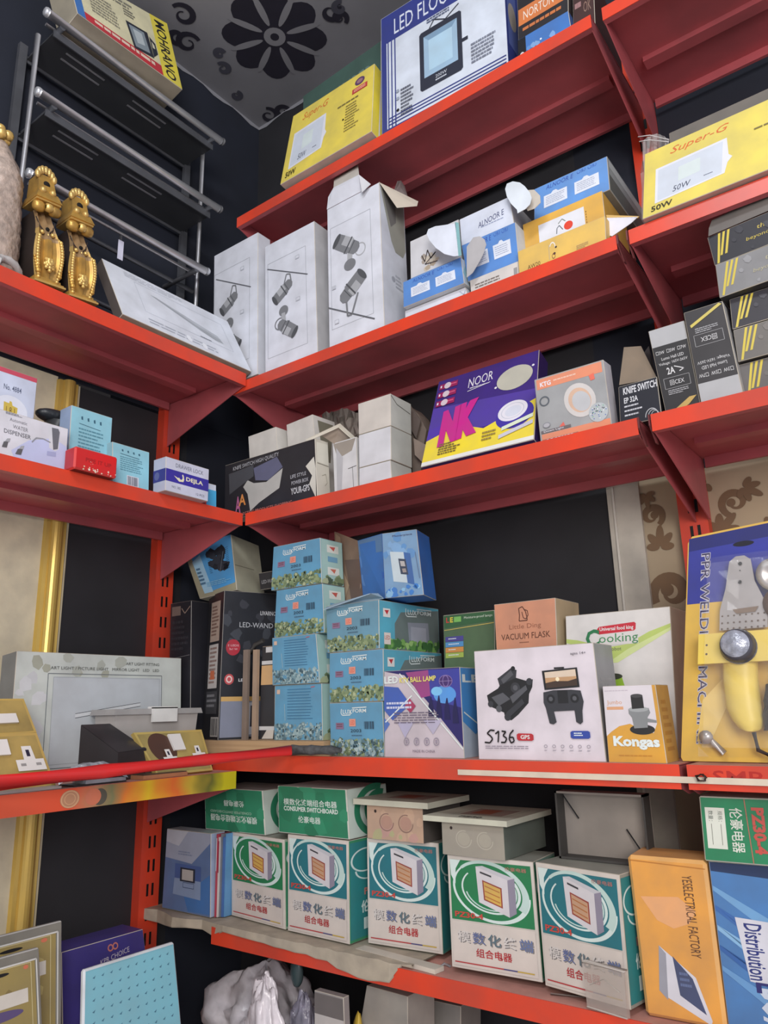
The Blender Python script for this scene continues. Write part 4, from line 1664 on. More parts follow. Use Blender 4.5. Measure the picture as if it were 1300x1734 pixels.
# ================================================================== left wall, second shelf
c = Carton([(-95, 592), (63.8, 636.7), (58, 699.7), (-95, 660)], Z3, ('x', .30), .07, (196, 204, 224), side=(190, 196, 214), top=(170, 56, 80), yaw=PI / 2, lean=0, name='4884')
F = c.front
F.rect(.004, .004, .996, .05, ink((196, 70, 92)))
F.text('No. 4884', .63, .16, .83, .215, ink((96, 104, 128)), bold=.01)
F.ell(.72, .42, .20, .155, ink((216, 220, 232)))
F.poly([(.64, .34), (.70, .345), (.705, .32), (.73, .325), (.74, .36), (.80, .37), (.795, .50), (.64, .475)], ink((206, 180, 70)))
F.text('1.8.1', .67, .38, .77, .45, ink((120, 90, 40)))
c.done('small_box', 'white carton marked No. 4884 standing behind the water dispenser carton')

c = Carton([(-70, 668), (115.5, 729.5), (111.3, 793), (-70, 749)], Z3, ('x', .375), .07, (208, 208, 216), side=(200, 200, 206), rough=.4, yaw=PI / 2, lean=0, name='water')
F = c.front
t_ = ink((110, 110, 118))
F.text('Automatic', .44, .12, .60, .19, t_)
F.text('WATER', .47, .25, .61, .33, t_)
F.text('DISPENSER', .39, .38, .64, .47, t_, bold=.01)
F.poly([(.62, .50), (.86, .30), (.996, .42), (.996, .99), (.50, .99), (.46, .8)], ink((186, 192, 226)))
F.poly([(.80, .08), (.84, .04), (.915, .08), (.915, .52), (.88, .58), (.82, .54)], ink((206, 208, 214)))
F.poly([(.835, .08), (.90, .07), (.915, .14), (.905, .52), (.86, .56)], ink((104, 106, 114)))
F.path([(.65, .52), (.69, .40), (.76, .38), (.83, .42)], .003, ink((140, 142, 150)))
F.poly([(.80, .62), (.89, .60), (.89, .70), (.80, .72)], ink((160, 166, 206)))
for uu, vv, s_ in ((.40, .68, .9), (.53, .76, 1.1)):
    F.poly([(uu - .03 * s_, vv + .10), (uu - .01, vv - .02), (uu + .035 * s_, vv - .05), (uu + .02 * s_, vv + .09)], ink((92, 92, 96)))
    F.poly([(uu + .0, vv - .03), (uu + .02, vv - .10), (uu + .05, vv - .12), (uu + .04, vv - .04)], ink((160, 162, 168)))
F.lines(.40, .02, .55, .07, 2, t_, seed=5)
c.done('dispenser_box', 'white water dispenser carton with a pump and usb plugs printed on it')

# dark bag behind
m = MB()
r = random.Random(4)
sphere(m, RX(92, 706, .26), .045, mat((44, 48, 52), rough=.35, bump=.5, scale=40.), n=9, sx=(.6, 1.1, .38))
q = RX(92, 706, .26)
m.tube([(q.x, q.y - .02, Z3 + .02), (q.x, q.y, q.z - .01)], .022, mat((60, 62, 64), rough=.4), n=9)
for i in range(7):
    a = RX(100 + i * 3, 708 - i, .27)
    m.poly([a, RX(112, 735 - i * 2, .28), RX(115, 716 + i, .26), RX(108, 702, .25 + .004 * i)], mat((168, 166, 166), rough=.25, dirt=.2), True)
tag(m.build('plastic_bag', origin=(q.x, q.y, Z3)), 'dark and clear plastic bag squeezed behind the water dispenser carton', 'bag')

LB = (142, 200, 216)


def medprint(F):
    d2 = ink((52, 96, 116))
    for k_ in range(4):
        F.poly([(.24 + .15 * k_, .12), (.28 + .15 * k_, .11), (.29 + .15 * k_, .16), (.25 + .15 * k_, .16)], d2)
    F.line(.2, .22, .72, .24, .0012, d2)
    F.lines(.2, .28, .84, .62, 7, ink((86, 142, 160)), seed=4, fill=.35)
    F.bars(.40, .70, .68, .90, ink((60, 66, 84)), n=16, bg=ink((206, 210, 220)))


gl = 'light blue cartons with barcodes'
c = Carton([(121, 689), (190.6, 704.5), (186, 780), (116, 766)], Z3, ('x', .345), .05, LB, side=(150, 170, 200), yaw=PI / 2, lean=0, name='lb1')
medprint(c.front)
c.done('small_box', 'taller light blue carton with a barcode behind the red tin', group=gl)
c = Carton([(190.4, 750), (253, 763.6), (252, 828), (190.5, 812)], Z3, ('x', .37), .05, LB, side=(150, 190, 200), yaw=PI / 2, lean=0, name='lb2')
medprint(c.front)
c.done('small_box', 'shorter light blue carton with a barcode beside the drawer lock carton', group=gl)
# red tin
c = Carton([(127.6, 757), (200, 772), (198, 806), (125, 793)], Z3, ('x', .425), .045, (206, 36, 38), side=(190, 36, 44), bottom=(90, 26, 28), edge=(214, 60, 56), bev=.004, rough=.35, yaw0=PI / 2, yaw=PI / 2, lean=0, name='redtin')
F = c.front
F.text('PIPE IT UP', .25, .40, .85, .58, ink((160, 30, 32)), bold=.02)
r = random.Random(6)
F.blobs(.12, .80, .97, .95, 22, [ink((226, 200, 180)), ink((214, 190, 160)), ink((230, 214, 200))], .008, .026, 3)
F.blobs(.35, .55, .45, .66, 4, [ink((220, 170, 160))], .006, .012, 5)
c.done('tin', 'worn red tin projecting over the shelf edge in front of a light blue carton')
c = Carton([(281, 775.5), (354, 792), (352.6, 836), (280, 822)], Z3, ('x', .43), .05, (200, 204, 222), side=(180, 184, 204), bottom=(186, 176, 176), rough=.4, yaw0=PI / 2, yaw=PI / 2 + .02, lean=0, name='dejla')
F = c.front
pb = ink((56, 48, 156), .35)
F.rect(.004, .34, .996, .70, pb)
c.left.rect(.004, .34, .996, .70, ink((50, 48, 130), .35))
c.left.ell(.3, .52, .2, .12, ink((90, 96, 150)))
F.text('DRAWER LOCK', .22, .12, .86, .24, ink((110, 114, 130)))
F.text('DEJLA', .46, .44, .86, .60, ink((226, 222, 190)), bold=.03)
F.ring(.34, .50, .07, .13, .45, ink((226, 222, 190)), t0=-.15, t1=.45)
F.poly([(.18, .50), (.36, .58), (.42, .52), (.40, .62), (.30, .64)], ink((226, 222, 190)))
F.text('NO. 382', .14, .80, .34, .87, ink((120, 124, 140)))
F.text('12 PCS', .70, .84, .90, .91, ink((120, 124, 140)))
c.done('small_box', 'white and purple drawer lock carton jutting over the shelf edge')
c = Carton([(329, 815), (366, 818), (366, 856), (328, 849)], Z3, ('x', .38), .03, (206, 216, 232), yaw=PI / 2, lean=0, name='sb')
F = c.front
F.rect(.55, .25, .996, .996, ink((70, 170, 220)))
F.rect(.004, .80, .55, .996, ink((200, 60, 60)))
F.lines(.1, .84, .5, .95, 1, ink((60, 50, 60)))
c.done('small_box', 'tiny white and sky blue carton at the corner end of the left shelf')
m = MB()
q = RX(393, 866, .37)
sphere(m, (.37, q.y, Z3 + .004), .012, mat((206, 140, 60), rough=.5), n=6, sx=(1, 1.4, .35))
tag(m.build('orange_scrap', origin=(.37, q.y, Z3)), 'small orange scrap lying at the shelf corner by the torn black carton', 'scrap')

# ================================================================== left wall, third shelf (painted edge)
c = Carton([(28.3, 1107.5), (307, 1110), (306, 1260), (15, 1270)], ZC, ('x', .17), .07, (196, 202, 196), side=(120, 124, 124), yaw0=PI / 2, yaw=PI / 2 - .0, lean=.10, name='art')
F = c.front
F.blobs(.02, .12, .14, .7, 9, [ink((204, 206, 208)), ink((196, 198, 200))], .02, .05, 2)
F.blobs(.1, .02, .6, .2, 8, [ink((164, 166, 150)), ink((170, 174, 164))], .02, .04, 6)
F.rect(.20, .20, .86, .93, ink((186, 192, 196)))
F.frame(.17, .175, .86, .93, .0016, ink((96, 104, 110)))
F.frame(.20, .205, .845, .90, .001, ink((150, 156, 160)))
F.poly([(.33, .505), (.72, .42), (.72, .45), (.33, .54)], ink((206, 210, 212)))
F.line(.33, .505, .72, .42, .0014, ink((70, 74, 78)))
F.line(.33, .54, .72, .45, .0014, ink((70, 74, 78)))
F.path([(.51, .49), (.50, .60)], .0016, ink((80, 84, 88)))
F.path([(.54, .48), (.60, .60), (.56, .49)], .0016, ink((80, 84, 88)))
F.path([(.54, .49), (.55, .60)], .0014, ink((110, 114, 118)))
F.text('ART LIGHT FITTING', .62, .06, .84, .085, ink((80, 84, 80)))
F.text('ART LIGHT / PICTURE LIGHT   MIRROR LIGHT   LED   LED', .18, .115, .84, .14, ink((90, 94, 90)))
c.done('light_box', 'long grey white picture light carton on the painted shelf of the left wall')

# plastic tray with a white latch
m = MB()
tq = [RX(178, 1210, .24), RX(328, 1203, .24)]
y0, y1 = tq[0].y, tq[1].y
zt = RX(250, 1200, .27).z
zb = ZC + .003
TR_ = mat((176, 172, 168), rough=.35, dirt=.1, trans=.0)
x0_, x1_ = .18, .27
ins = .02
bot = [(x0_ + .01, y0 + ins, zb), (x1_ - .01, y0 + ins, zb), (x1_ - .01, y1 - ins, zb), (x0_ + .01, y1 - ins, zb)]
top = [(x0_, y0 + .01, zt - .01), (x1_, y0 + .01, zt - .01), (x1_, y1 - .01, zt - .01), (x0_, y1 - .01, zt - .01)]
m.hexa(bot, top, TR_)
m.hexa([(x0_ - .008, y0, zt - .014), (x1_ + .008, y0, zt - .014), (x1_ + .008, y1, zt - .014), (x0_ - .008, y1, zt - .014)],
       [(x0_ - .006, y0 + .004, zt), (x1_ + .006, y0 + .004, zt), (x1_ + .006, y1 - .004, zt), (x0_ - .006, y1 - .004, zt)], mat((160, 158, 156), rough=.35))
root = empty('storage_tub', (.22, (y0 + y1) / 2, zb), 'grey translucent plastic tub with a white latch, right of the wedge', 'tub')
m.build('tub_body', root, origin=root.location)
m = MB()
a_, b_ = yof(258, 1205, .28), yof(299, 1205, .28)
m.box((x1_ + .006, a_, zt - .034), (x1_ + .014, b_, zt + .003), mat((220, 220, 216), rough=.35))
m.box((x1_ - .01, a_, zt), (x1_ + .014, b_, zt + .005), mat((226, 226, 222), rough=.35))
m.build('latch', root, origin=root.location)

# black wedge
m = MB()
ya_, yb2 = yof(126, 1275, .34), yof(246, 1280, .34)
q0, q1 = RX(137, 1228, .26), RX(186, 1226, .26)
r0, r1 = RX(200, 1275, .345), RX(248, 1268, .345)
t0, t1 = r0, r1
zb = ZC + .002
WD = mat((62, 60, 62), rough=.35, dirt=.3)
W2 = mat((44, 40, 42), rough=.4, dirt=.2)
m.hexa([(q0.x, q0.y, zb), (r0.x, r0.y, zb), (r1.x, r1.y, zb), (q1.x, q1.y, zb)], [tuple(q0), tuple(r0), tuple(r1), tuple(q1)], W2)
m.poly([q0 + Vector((0, 0, .001)), r0 + Vector((0, 0, .001)), r1 + Vector((0, 0, .001)), q1 + Vector((0, 0, .001))], WD)
tag(fixn(m.build('black_wedge', origin=(.3, r0.y, zb))), 'dark sloping block with a scuffed grey top in front of the picture light carton', 'block')


# brass socket plates
BRASS = mat((196, 172, 104), rough=.34, metal=.4, dirt=.35, bump=.03, scale=12.0)
BRASS2 = mat((226, 196, 110), rough=.3, metal=.45, dirt=.1, bump=.0)
WP = mat((222, 218, 214), rough=.35, dirt=.05)


def socket(F, cu, cv, s, darkp=False):
    a, b = s / F.W, s / F.H
    F.poly([(cu - .22 * a, cv - .55 * b), (cu + .22 * a, cv - .55 * b), (cu + .26 * a, cv + .05 * b), (cu + .62 * a, cv + .05 * b),
            (cu + .62 * a, cv + .55 * b), (cu - .62 * a, cv + .55 * b), (cu - .62 * a, cv + .05 * b), (cu - .26 * a, cv + .05 * b)], WP)
    k_ = ink((40, 36, 60))
    F.rect(cu - .08 * a, cv - .38 * b, cu + .08 * a, cv - .08 * b, k_)
    F.rect(cu - .45 * a, cv + .22 * b, cu - .22 * a, cv + .34 * b, ink((150, 146, 144)))
    F.rect(cu + .22 * a, cv + .22 * b, cu + .45 * a, cv + .34 * b, ink((150, 146, 144)))


def brassplate(quad, zb, x, d, label, sockets, switches, lean=.5, patina=False, ext=True, **kw):
    F_ = fitq(quad, zb, ('x', x), yaw0=PI / 2, yaw=PI / 2, lean=lean, d=d, ext=ext)
    n = F_['n']
    root = empty('socket_plate', F_['BL'], label, 'socket', 'brass socket plates')
    m = MB()
    f = [F_['BL'], F_['BR'], F_['TR'], F_['TL']]
    m.slab(f, -n, d, BRASS2)
    F = Face(m, f[3], f[2], f[1], f[0])
    F.rect(.03, .05, .97, .95, BRASS)
    if patina:
        F.ell(.30, .40, .2, .36, ink((84, 56, 44), .3))
    m.build('plate', root, origin=F_['BL'])
    for (cu, cv, s) in sockets:
        m = MB()
        F = Face(m, f[3], f[2], f[1], f[0])
        F.l = .004
        socket(F, cu, cv, s)
        m.build('socket_face', root, origin=F_['BL'])
    for (u0, v0, u1, v1) in switches:
        m = MB()
        P_ = [F.p(u0, v1, .001), F.p(u1, v1, .001), F.p(u1, v0, .001), F.p(u0, v0, .001)]
        m.slab(P_, n, .006, WP)
        m.build('switch', root, origin=F_['BL'])
    return root


brassplate([(226, 1241), (341, 1235), (355, 1285), (256, 1294)], ZC, .36, .012, 'brass double socket plate leaning beside the dark block', [(.33, .60, .034), (.82, .56, .034)], [(.44, .10, .62, .48)], lean=.45, patina=True)
brassplate([(-95, 1184), (40, 1183), (62, 1240), (-80, 1250)], ZC + .05, .27, .012, 'brass socket plate standing behind, upper one at the far left', [], [(.42, .46, .80, .72)], lean=.45, ext=False)
brassplate([(-85, 1246), (62, 1241), (90, 1318), (-75, 1330)], ZC, .35, .014, 'large brass socket plate in front, lower one at the far left', [(.80, .48, .050)], [(.40, .12, .60, .40)], lean=.40)
# its carton support
m = MB()
q = RX(30, 1240, .27)
m.box((.17, q.y - .12, ZC + .001), (.235, q.y + .04, ZC + .05), mat((130, 120, 116), rough=.5))
tag(m.build('support_box', origin=(.2, q.y, ZC)), 'low grey carton hidden behind the far left brass plates', 'box')

# plastic bag with a grey thing in it
m = MB()
r = random.Random(8)
PLB = mat((150, 154, 162), rough=.18, dirt=.4, bump=.3, scale=30., spec=.7)
n_, k_ = 16, 8
gr = []
for i in range(n_):
    row = []
    for j in range(k_):
        y_ = yof(88, 1300, .36) + (yof(203, 1300, .36) - yof(88, 1300, .36)) * i / (n_ - 1)
        x_ = .352 + .044 * j / (k_ - 1)
        h_ = .045 * math.sin(PI * (i + .5) / n_) ** .5 * math.sin(PI * (j + .5) / k_) ** .6
        row.append(Vector((x_ + r.uniform(-.004, .004), y_, ZC + .002 + h_ + r.uniform(0, .006))))
    gr.append(row)
for i in range(n_ - 1):
    for j in range(k_ - 1):
        m.poly([gr[i][j], gr[i][j + 1], gr[i + 1][j + 1], gr[i + 1][j]], PLB)
tag(m.build('plastic_bag', origin=(.32, yof(145, 1300, .36), ZC)), 'crinkled clear plastic bag lying behind the red pole', 'bag')
# frame with a copper edge, silver plate
m = MB()
ya_, yb2 = yof(243, 1315, .395), yof(318, 1300, .395)
m.box((.33, ya_, ZC + .001), (.395, yb2, ZC + .010), mat((204, 140, 100), rough=.35, metal=.4))
m.box((.332, ya_ + .002, ZC + .010), (.393, yb2 - .002, ZC + .012), mat((80, 60, 50), rough=.4))
tag(m.build('copper_frame', origin=(.36, ya_, ZC)), 'thin copper edged plate lying flat at the painted shelf edge', 'plate')
m = MB()
ya_, yb2 = yof(125, 1330, .39), yof(214, 1318, .39)
m.box((.33, ya_, ZC + .001), (.39, yb2, ZC + .004), mat((40, 38, 40), rough=.5))
m.box((.335, ya_ + .03, ZC + .004), (.388, yb2, ZC + .012), mat((170, 176, 186), rough=.25, metal=.3))
tag(m.build('silver_tray', origin=(.36, ya_, ZC)), 'small silver tray on a black base under the red pole', 'tray')
m = MB()
m.box((.32, yof(-60, 1340, .39), ZC + .001), (.392, yof(103, 1335, .39), ZC + .006), mat((170, 164, 160), rough=.5))
tag(m.build('flat_card', origin=(.36, -1.0, ZC)), 'flat pale card lying under the large brass socket plate', 'card')

# red pole with a dark grip
A = RX(-60, 1345, .415)
A.z = 1.378
p0 = Vector((.425, -1.10, 1.383))
p1 = RY(496, 1270, -.415)
p2 = RY(560, 1270, -.408)
d = (p1 - p0).normalized()
p0 = RX(-30, 1329, .435)
root = empty('red_pole', p0, 'red metal pole with a dark grip lying across both shelves', 'pole')
m = MB()
POLE = mat((208, 34, 34), rough=.3, dirt=.15, bump=.02)
m.tube([p0, p0.lerp(p1, .33), p0.lerp(p1, .66), p1], .013, POLE, n=18, radii=[.0165, .0150, .0135, .0125])
m.build('pole_shaft', root, origin=p0)
m = MB()
m.tube([p1 - (p1 - p0).normalized() * .002, p1.lerp(p2, .5), p2, p2 + (p2 - p1).normalized() * .03], .013, mat((84, 86, 88), rough=.6, dirt=.4, bump=.4, scale=60.), n=14, radii=[.0135, .0125, .0115, .006])
m.build('grip', root, origin=p0)
# ================================================================== right wall, fourth shelf
GRN = [ink((116, 134, 98)), ink((140, 156, 116)), ink((96, 114, 84)), ink((172, 182, 144)), ink((78, 96, 78)), ink((128, 146, 110))]
GRY = [ink((120, 150, 158)), ink((92, 122, 134)), ink((150, 176, 180)), ink((70, 96, 106)), ink((170, 190, 190))]
LBL = (96, 156, 190)
wl = ink((220, 230, 228))


def luxside(F):
    F.rect(.03, .02, .97, .98, ink((166, 200, 194)))
    for v, c_ in ((.12, (200, 90, 80)), (.62, (206, 110, 90))):
        F.rect(.28, v, .80, v + .17, ink((220, 224, 216)))
        F.poly([(.38, v + .04), (.66, v + .03), (.58, v + .13)], ink(c_))
    F.rect(.30, .38, .74, .5, ink((110, 160, 190)))
    F.blobs(.05, .86, .95, .96, 14, GRN, .08, .2, 3, asp=.7)


def luxform(c, kind=0, seed=1):
    F = c.front
    if kind == 0:
        F.blobs(.02, .72, .98, .97, 60, GRN[:3], .03, .06, seed)
        F.blobs(.02, .70, .98, .97, 150, GRN, .012, .034, seed + 9)
        F.path([(.235, .12), (.225, .20), (.25, .24), (.40, .235), (.41, .19)], .0022, wl)
        F.text('LUX', .26, .135, .44, .215, wl, bold=.02)
        F.text('FORM', .45, .125, .70, .195, wl, bold=.02)
        F.line(.44, .105, .71, .095, .0022, wl)
        F.rect(.12, .38, .27, .50, ink((136, 110, 140)))
        F.lines(.14, .40, .25, .48, 2, ink((110, 70, 80)))
        F.rect(.38, .31, .50, .45, ink((226, 150, 130)))
        F.text('LED', .40, .34, .48, .42, ink((220, 84, 60)))
        F.text('2003', .40, .50, .60, .56, ink((40, 56, 70)))
        F.bars(.66, .36, .84, .50, ink((44, 60, 80)), n=12)
        F.lines(.42, .61, .62, .64, 1, ink((70, 96, 120)))
    elif kind == 1:
        F.blobs(.02, .72, .98, .97, 60, GRY[:3], .03, .06, seed)
        F.blobs(.02, .70, .98, .97, 150, GRY, .012, .034, seed + 9)
        F.lines(.28, .08, .82, .66, 11, ink((60, 118, 156)), seed=seed, fill=.25, ragged=.15, words=False)
        F.rect(.05, .08, .12, .16, ink((210, 180, 160)))
        F.path([(.22, .35), (.24, .65)], .002, ink((150, 180, 190)))
        F.path([(.78, .06), (.86, .05)], .002, ink((190, 90, 100)))
    elif kind == 2:
        luxform(c, 0, seed)
        F.blobs(.02, .70, .98, .97, 150, GRY, .014, .04, seed + 3)


def luxlong(F, seed=5):
    """the long printed side with the lamp picture"""
    F.rect(.01, .01, .99, .98, mat((92, 176, 200), rough=.45))
    F.poly([(.24, .99), (.24, .45), (.34, .20), (.99, .05), (.99, .99)], ink((110, 124, 122)))
    F.poly([(.45, .40), (.80, .36), (.82, .86), (.47, .88)], ink((146, 152, 164)))
    F.rect(.50, .48, .76, .84, ink((170, 174, 186)))
    F.blobs(.10, .82, .97, .97, 80, [ink((126, 176, 90)), ink((96, 150, 76)), ink((160, 200, 120)), ink((70, 116, 66))], .02, .06, seed, asp=1)
    F.rect(.06, .16, .17, .34, ink((226, 226, 222)))
    F.poly([(.08, .20), (.15, .19), (.12, .29)], ink((196, 50, 60)))
    F.rect(.07, .66, .17, .90, ink((224, 214, 206)))
    F.text('LED', .08, .72, .16, .80, ink((180, 60, 50)))
    F.path([(.42, .10), (.415, .23), (.44, .27), (.60, .25)], .0025, wl)
    F.text('LUX', .45, .12, .60, .225, wl, bold=.02)
    F.text('FORM', .61, .11, .85, .20, wl, bold=.02)
    F.line(.60, .085, .86, .075, .0025, wl)


# timber under the left piles
m = MB()
WOOD = bpy.data.materials.new('pine')
WOOD.use_nodes = True
nt = WOOD.node_tree
b_ = nt.nodes['Principled BSDF']
tc = nt.nodes.new('ShaderNodeTexCoord')
mp = nt.nodes.new('ShaderNodeMapping')
mp.inputs['Scale'].default_value = (2, 30, 60)
wv = nt.nodes.new('ShaderNodeTexNoise')
wv.inputs['Scale'].default_value = 2.0
wv.inputs['Detail'].default_value = 6
rp = nt.nodes.new('ShaderNodeValToRGB')
rp.color_ramp.elements[0].color = lin((142, 112, 82)) + (1,)
rp.color_ramp.elements[1].color = lin((204, 172, 132)) + (1,)
nt.links.new(tc.outputs['Object'], mp.inputs[0])
nt.links.new(mp.outputs[0], wv.inputs['Vector'])
nt.links.new(wv.outputs['Fac'], rp.inputs[0])
nt.links.new(rp.outputs[0], b_.inputs['Base Color'])
b_.inputs['Roughness'].default_value = .6
BT = 1.425
wx0, wx1 = RY(345, 1260, -.39).x - .06, RY(556, 1245, -.375).x
m.box((wx0, -.393, Z4 + .001), (wx1, -.08, BT), WOOD)
tag(m.build('timber_board', origin=((wx0 + wx1) / 2, -.37, Z4)), 'thick pine board under the piles at the corner end of the shelf', 'board')
m = MB()
qx = RY(478, 1258, -.40)
m.box((qx.x, -.402, Z4 + .001), (RY(558, 1255, -.40).x - .0, -.3945, Z4 + .022), WOOD)
tag(m.build('timber_offcut', origin=(qx.x, -.388, Z4)), 'short pine offcut lying in front of the pine board', 'board')

gl = 'blue garden lamp cartons in two piles'
c = Carton([(465.4, 1161.4), (544.6, 1156.7), (545.8, 1238.2), (464, 1237)], BT, ('y', -.355), .11, LBL, side=(150, 196, 200), rough=.42, yaw=0, lean=0, name='L4')
luxform(c, 1, 11)
luxside(c.right)
c.done('garden_lamp_box', 'blue carton with rows of small print at the bottom of the left pile', group=gl)
z = (c.f[2].z + c.f[3].z) / 2 + .001
c = Carton([(460.6, 1083), (534.5, 1070), (541, 1152), (461, 1159)], z, ('y', -.36), .115, LBL, side=(150, 196, 200), rough=.42, yaw=0, lean=0, name='L3')
luxform(c, 1, 12)
luxside(c.right)
c.done('garden_lamp_box', 'blue carton with rows of small print, second from the bottom of the left pile', group=gl)
z = (c.f[2].z + c.f[3].z) / 2 + .001
c = Carton([(468, 999), (545.8, 988.8), (549, 1069), (464, 1075)], z, ('y', -.352), .092, LBL, side=(130, 186, 196), rough=.42, yaw=0, lean=0, name='L2')
luxform(c, 0, 13)
luxside(c.right)
c.done('garden_lamp_box', 'blue carton with a hedge picture, second from the top of the left pile', group=gl)
z = (c.f[2].z + c.f[3].z) / 2 + .001
c = Carton([(463, 924.7), (542, 912), (544.6, 986.4), (459, 997)], z, ('y', -.355), .092, LBL, side=(130, 186, 196), rough=.42, yaw=0, lean=0, name='L1')
luxform(c, 0, 14)
luxside(c.right)
c.done('garden_lamp_box', 'blue carton with a hedge picture on top of the left pile', group=gl)


def depthto(c, px):
    """depth at which the right side ends at pixel column px"""
    A = c.f[1]
    lo, hi = .02, .5
    for _ in range(30):
        mid = (lo + hi) / 2
        if PJ(A + Vector((0, mid, 0)))[0] < px:
            lo = mid
        else:
            hi = mid
    return lo


ys = -.372
c = Carton([(557.6, 1191), (647.4, 1187.4), (651, 1279.6), (560, 1277)], Z4, ('y', ys), .26, LBL, side=(130, 186, 200), rough=.42, yaw=0, lean=0, name='M3')
luxform(c, 2, 21)
luxlong(c.right, 5)
c.done('garden_lamp_box', 'blue carton at the bottom of the right pile, beside the ball lamp carton', group=gl)
z = (c.f[2].z + c.f[3].z) / 2 + .001
c = Carton([(557.6, 1104.6), (648.6, 1100), (649.8, 1185), (557.6, 1190)], z, ('y', ys), .26, LBL, side=(130, 186, 200), rough=.42, yaw=0, lean=0, name='M2')
luxform(c, 0, 22)
luxlong(c.right, 6)
c.done('garden_lamp_box', 'blue carton in the middle of the right pile, under the open one', group=gl)
z = (c.f[2].z + c.f[3].z) / 2 + .001
c = Carton([(551.7, 1029), (641, 1013), (642, 1097.5), (554, 1104)], z, ('y', ys), .27, (104, 150, 172), side=(130, 186, 200), rough=.42, yaw=0, lean=0, name='M1')
luxform(c, 0, 23)
luxlong(c.right, 7)
root = c.done('garden_lamp_box', 'blue carton with its lid ajar on top of the right pile', group=gl)
m = MB()
a_, b2_ = c.f[3], c.f[2]
m.slab([RY(548, 1033, ys - .012), RY(626, 1006, ys - .012), RY(640, 1006, ys + .03), b2_ + Vector((0, .02, .004)), a_ + Vector((0, .02, .004))], (0, .2, 1), .002, mat((160, 184, 200)))
fixn(m.build('open_flap', root, origin=a_))
z = c.f[2].z + .004
zt_ = z
# tall blue carton on top, seen cornerwise
c = Carton([(646, 893.5), (706, 906), (718, 1014), (652, 1011)], z, ('y', -.33), .085, (118, 154, 188), side=(52, 104, 180), yaw=.20, lean=.05, name='T')
F = c.front
F.blobs(.05, .05, .95, .4, 12, [ink((120, 160, 200)), ink((92, 140, 190))], .08, .2, 8)
F.poly([(.20, .30), (.58, .33), (.62, .80), (.25, .76)], ink((186, 200, 206)))
F.poly([(.58, .33), (.76, .36), (.80, .84), (.62, .80)], ink((60, 100, 160)))
F.poly([(.42, .42), (.62, .44), (.66, .68), (.46, .66)], ink((60, 70, 88)))
F.poly([(.46, .46), (.58, .47), (.60, .55), (.48, .54)], ink((176, 172, 170)))
F.poly([(.50, .58), (.60, .58), (.62, .64), (.52, .64)], ink((150, 140, 136)))
F.text('Masterpiece', .30, .05, .86, .09, ink((70, 60, 90)))
F.path([(.90, .35), (.95, .75)], .002, ink((90, 110, 140)))
F.blobs(.1, .85, .95, .97, 18, [ink((60, 120, 190)), ink((130, 176, 210))], .05, .12, 9)
root = c.done('tall_box', 'tall blue carton with a torn side on top of the right pile')
# its other visible wall and torn brown flap, left of the front
m = MB()
A, B = c.f[3], c.f[0]
At, Ab = RY(605, 894, -.30), RY(615.5, 1004, -.30)
At.z, Ab.z = A.z, B.z
nn = (B - A).cross(At - A).normalized()
m.slab([A, At, Ab, B], (0, 1, 0), .002, mat((60, 110, 176), rough=.4))
F = Face(m, At, A, B, Ab)
F.blobs(.05, .3, .9, .9, 14, [ink((50, 96, 176)), ink((84, 130, 190))], .1, .25, 4)
F.poly([(.01, .01), (.99, .01), (.99, .28), (.01, .25)], ink((88, 122, 160)))
F.poly([(.2, .5), (.5, .55), (.3, .58)], ink((196, 140, 150)))
m.build('side_wall', root, origin=A)
m = MB()
Ct, Cb = RY(566, 900, -.235), RY(571, 1012, -.235)
Cb.z = B.z
m.slab([At + Vector((0, .004, 0)), Ct, Cb, Ab + Vector((0, .004, 0))], (0, 1, 0), .003, mat((150, 124, 104), rough=.7, dirt=.3))
F = Face(m, Ct, At + Vector((0, .004, 0)), Ab + Vector((0, .004, 0)), Cb)
F.poly([(.05, .02), (.25, .05), (.30, .5), (.5, .7), (.2, .98), (.05, .98)], ink((176, 150, 124)))
F.poly([(.40, .35), (.97, .30), (.97, .95), (.55, .95)], ink((110, 88, 78)))
F.ring(.8, .72, .14, .06, .3, ink((150, 126, 108)))
m.build('torn_flap', root, origin=Ct)

# black wall lamp cartons behind, standing on the board
q0, q1, q2 = RZ(324.6, 1233.5, BT), RZ(369, 1244.7, BT), RY(466, 1246, -.22)
BKB = (46, 48, 54)
c = Carton([(380, 999.5), (470, 1006), (462, 1246), (369, 1245)], BT, ('y', -.385), .125, BKB, side=(40, 40, 44), edge=(150, 146, 140), rough=.35, yaw=1.22, lean=0, name='ledwand')
F = c.front
F.blobs(.05, .05, .95, .5, 22, [ink((64, 68, 76)), ink((58, 60, 68))], .03, .12, 6)
F.text('LED-WAND', .30, .215, .93, .25, ink((186, 190, 196)))
F.text('LIVARNO', .68, .13, .98, .16, ink((206, 208, 212)), bold=.01)
F.ell(.20, .39, .13, .055, ink((176, 44, 60)))
F.text('2 LEDS', .10, .37, .30, .383, ink((226, 190, 196)))
F.text('3x1 W', .13, .395, .28, .408, ink((226, 190, 196)))
F.ell(.15, .605, .085, .036, ink((190, 80, 84)))
F.ring(.15, .605, .055, .024, .4, ink((226, 200, 196)))
F.text('LED', .32, .60, .47, .62, ink((220, 222, 226)), bold=.02)
F.rect(.02, .72, .97, .75, ink((204, 164, 96)))
F.rect(.02, .75, .97, .985, ink((130, 136, 154)))
F.poly([(.5, .76), (.7, .76), (.66, .97), (.46, .97)], ink((196, 200, 210)))
F.rect(.56, .78, .62, .92, ink((50, 52, 64)))
F = c.left
F.rect(.22, .06, .80, .34, ink((176, 156, 142)))
F.lines(.28, .09, .74, .31, 9, ink((120, 90, 80)), seed=2)
F.rect(.20, .36, .78, .66, ink((196, 190, 186)))
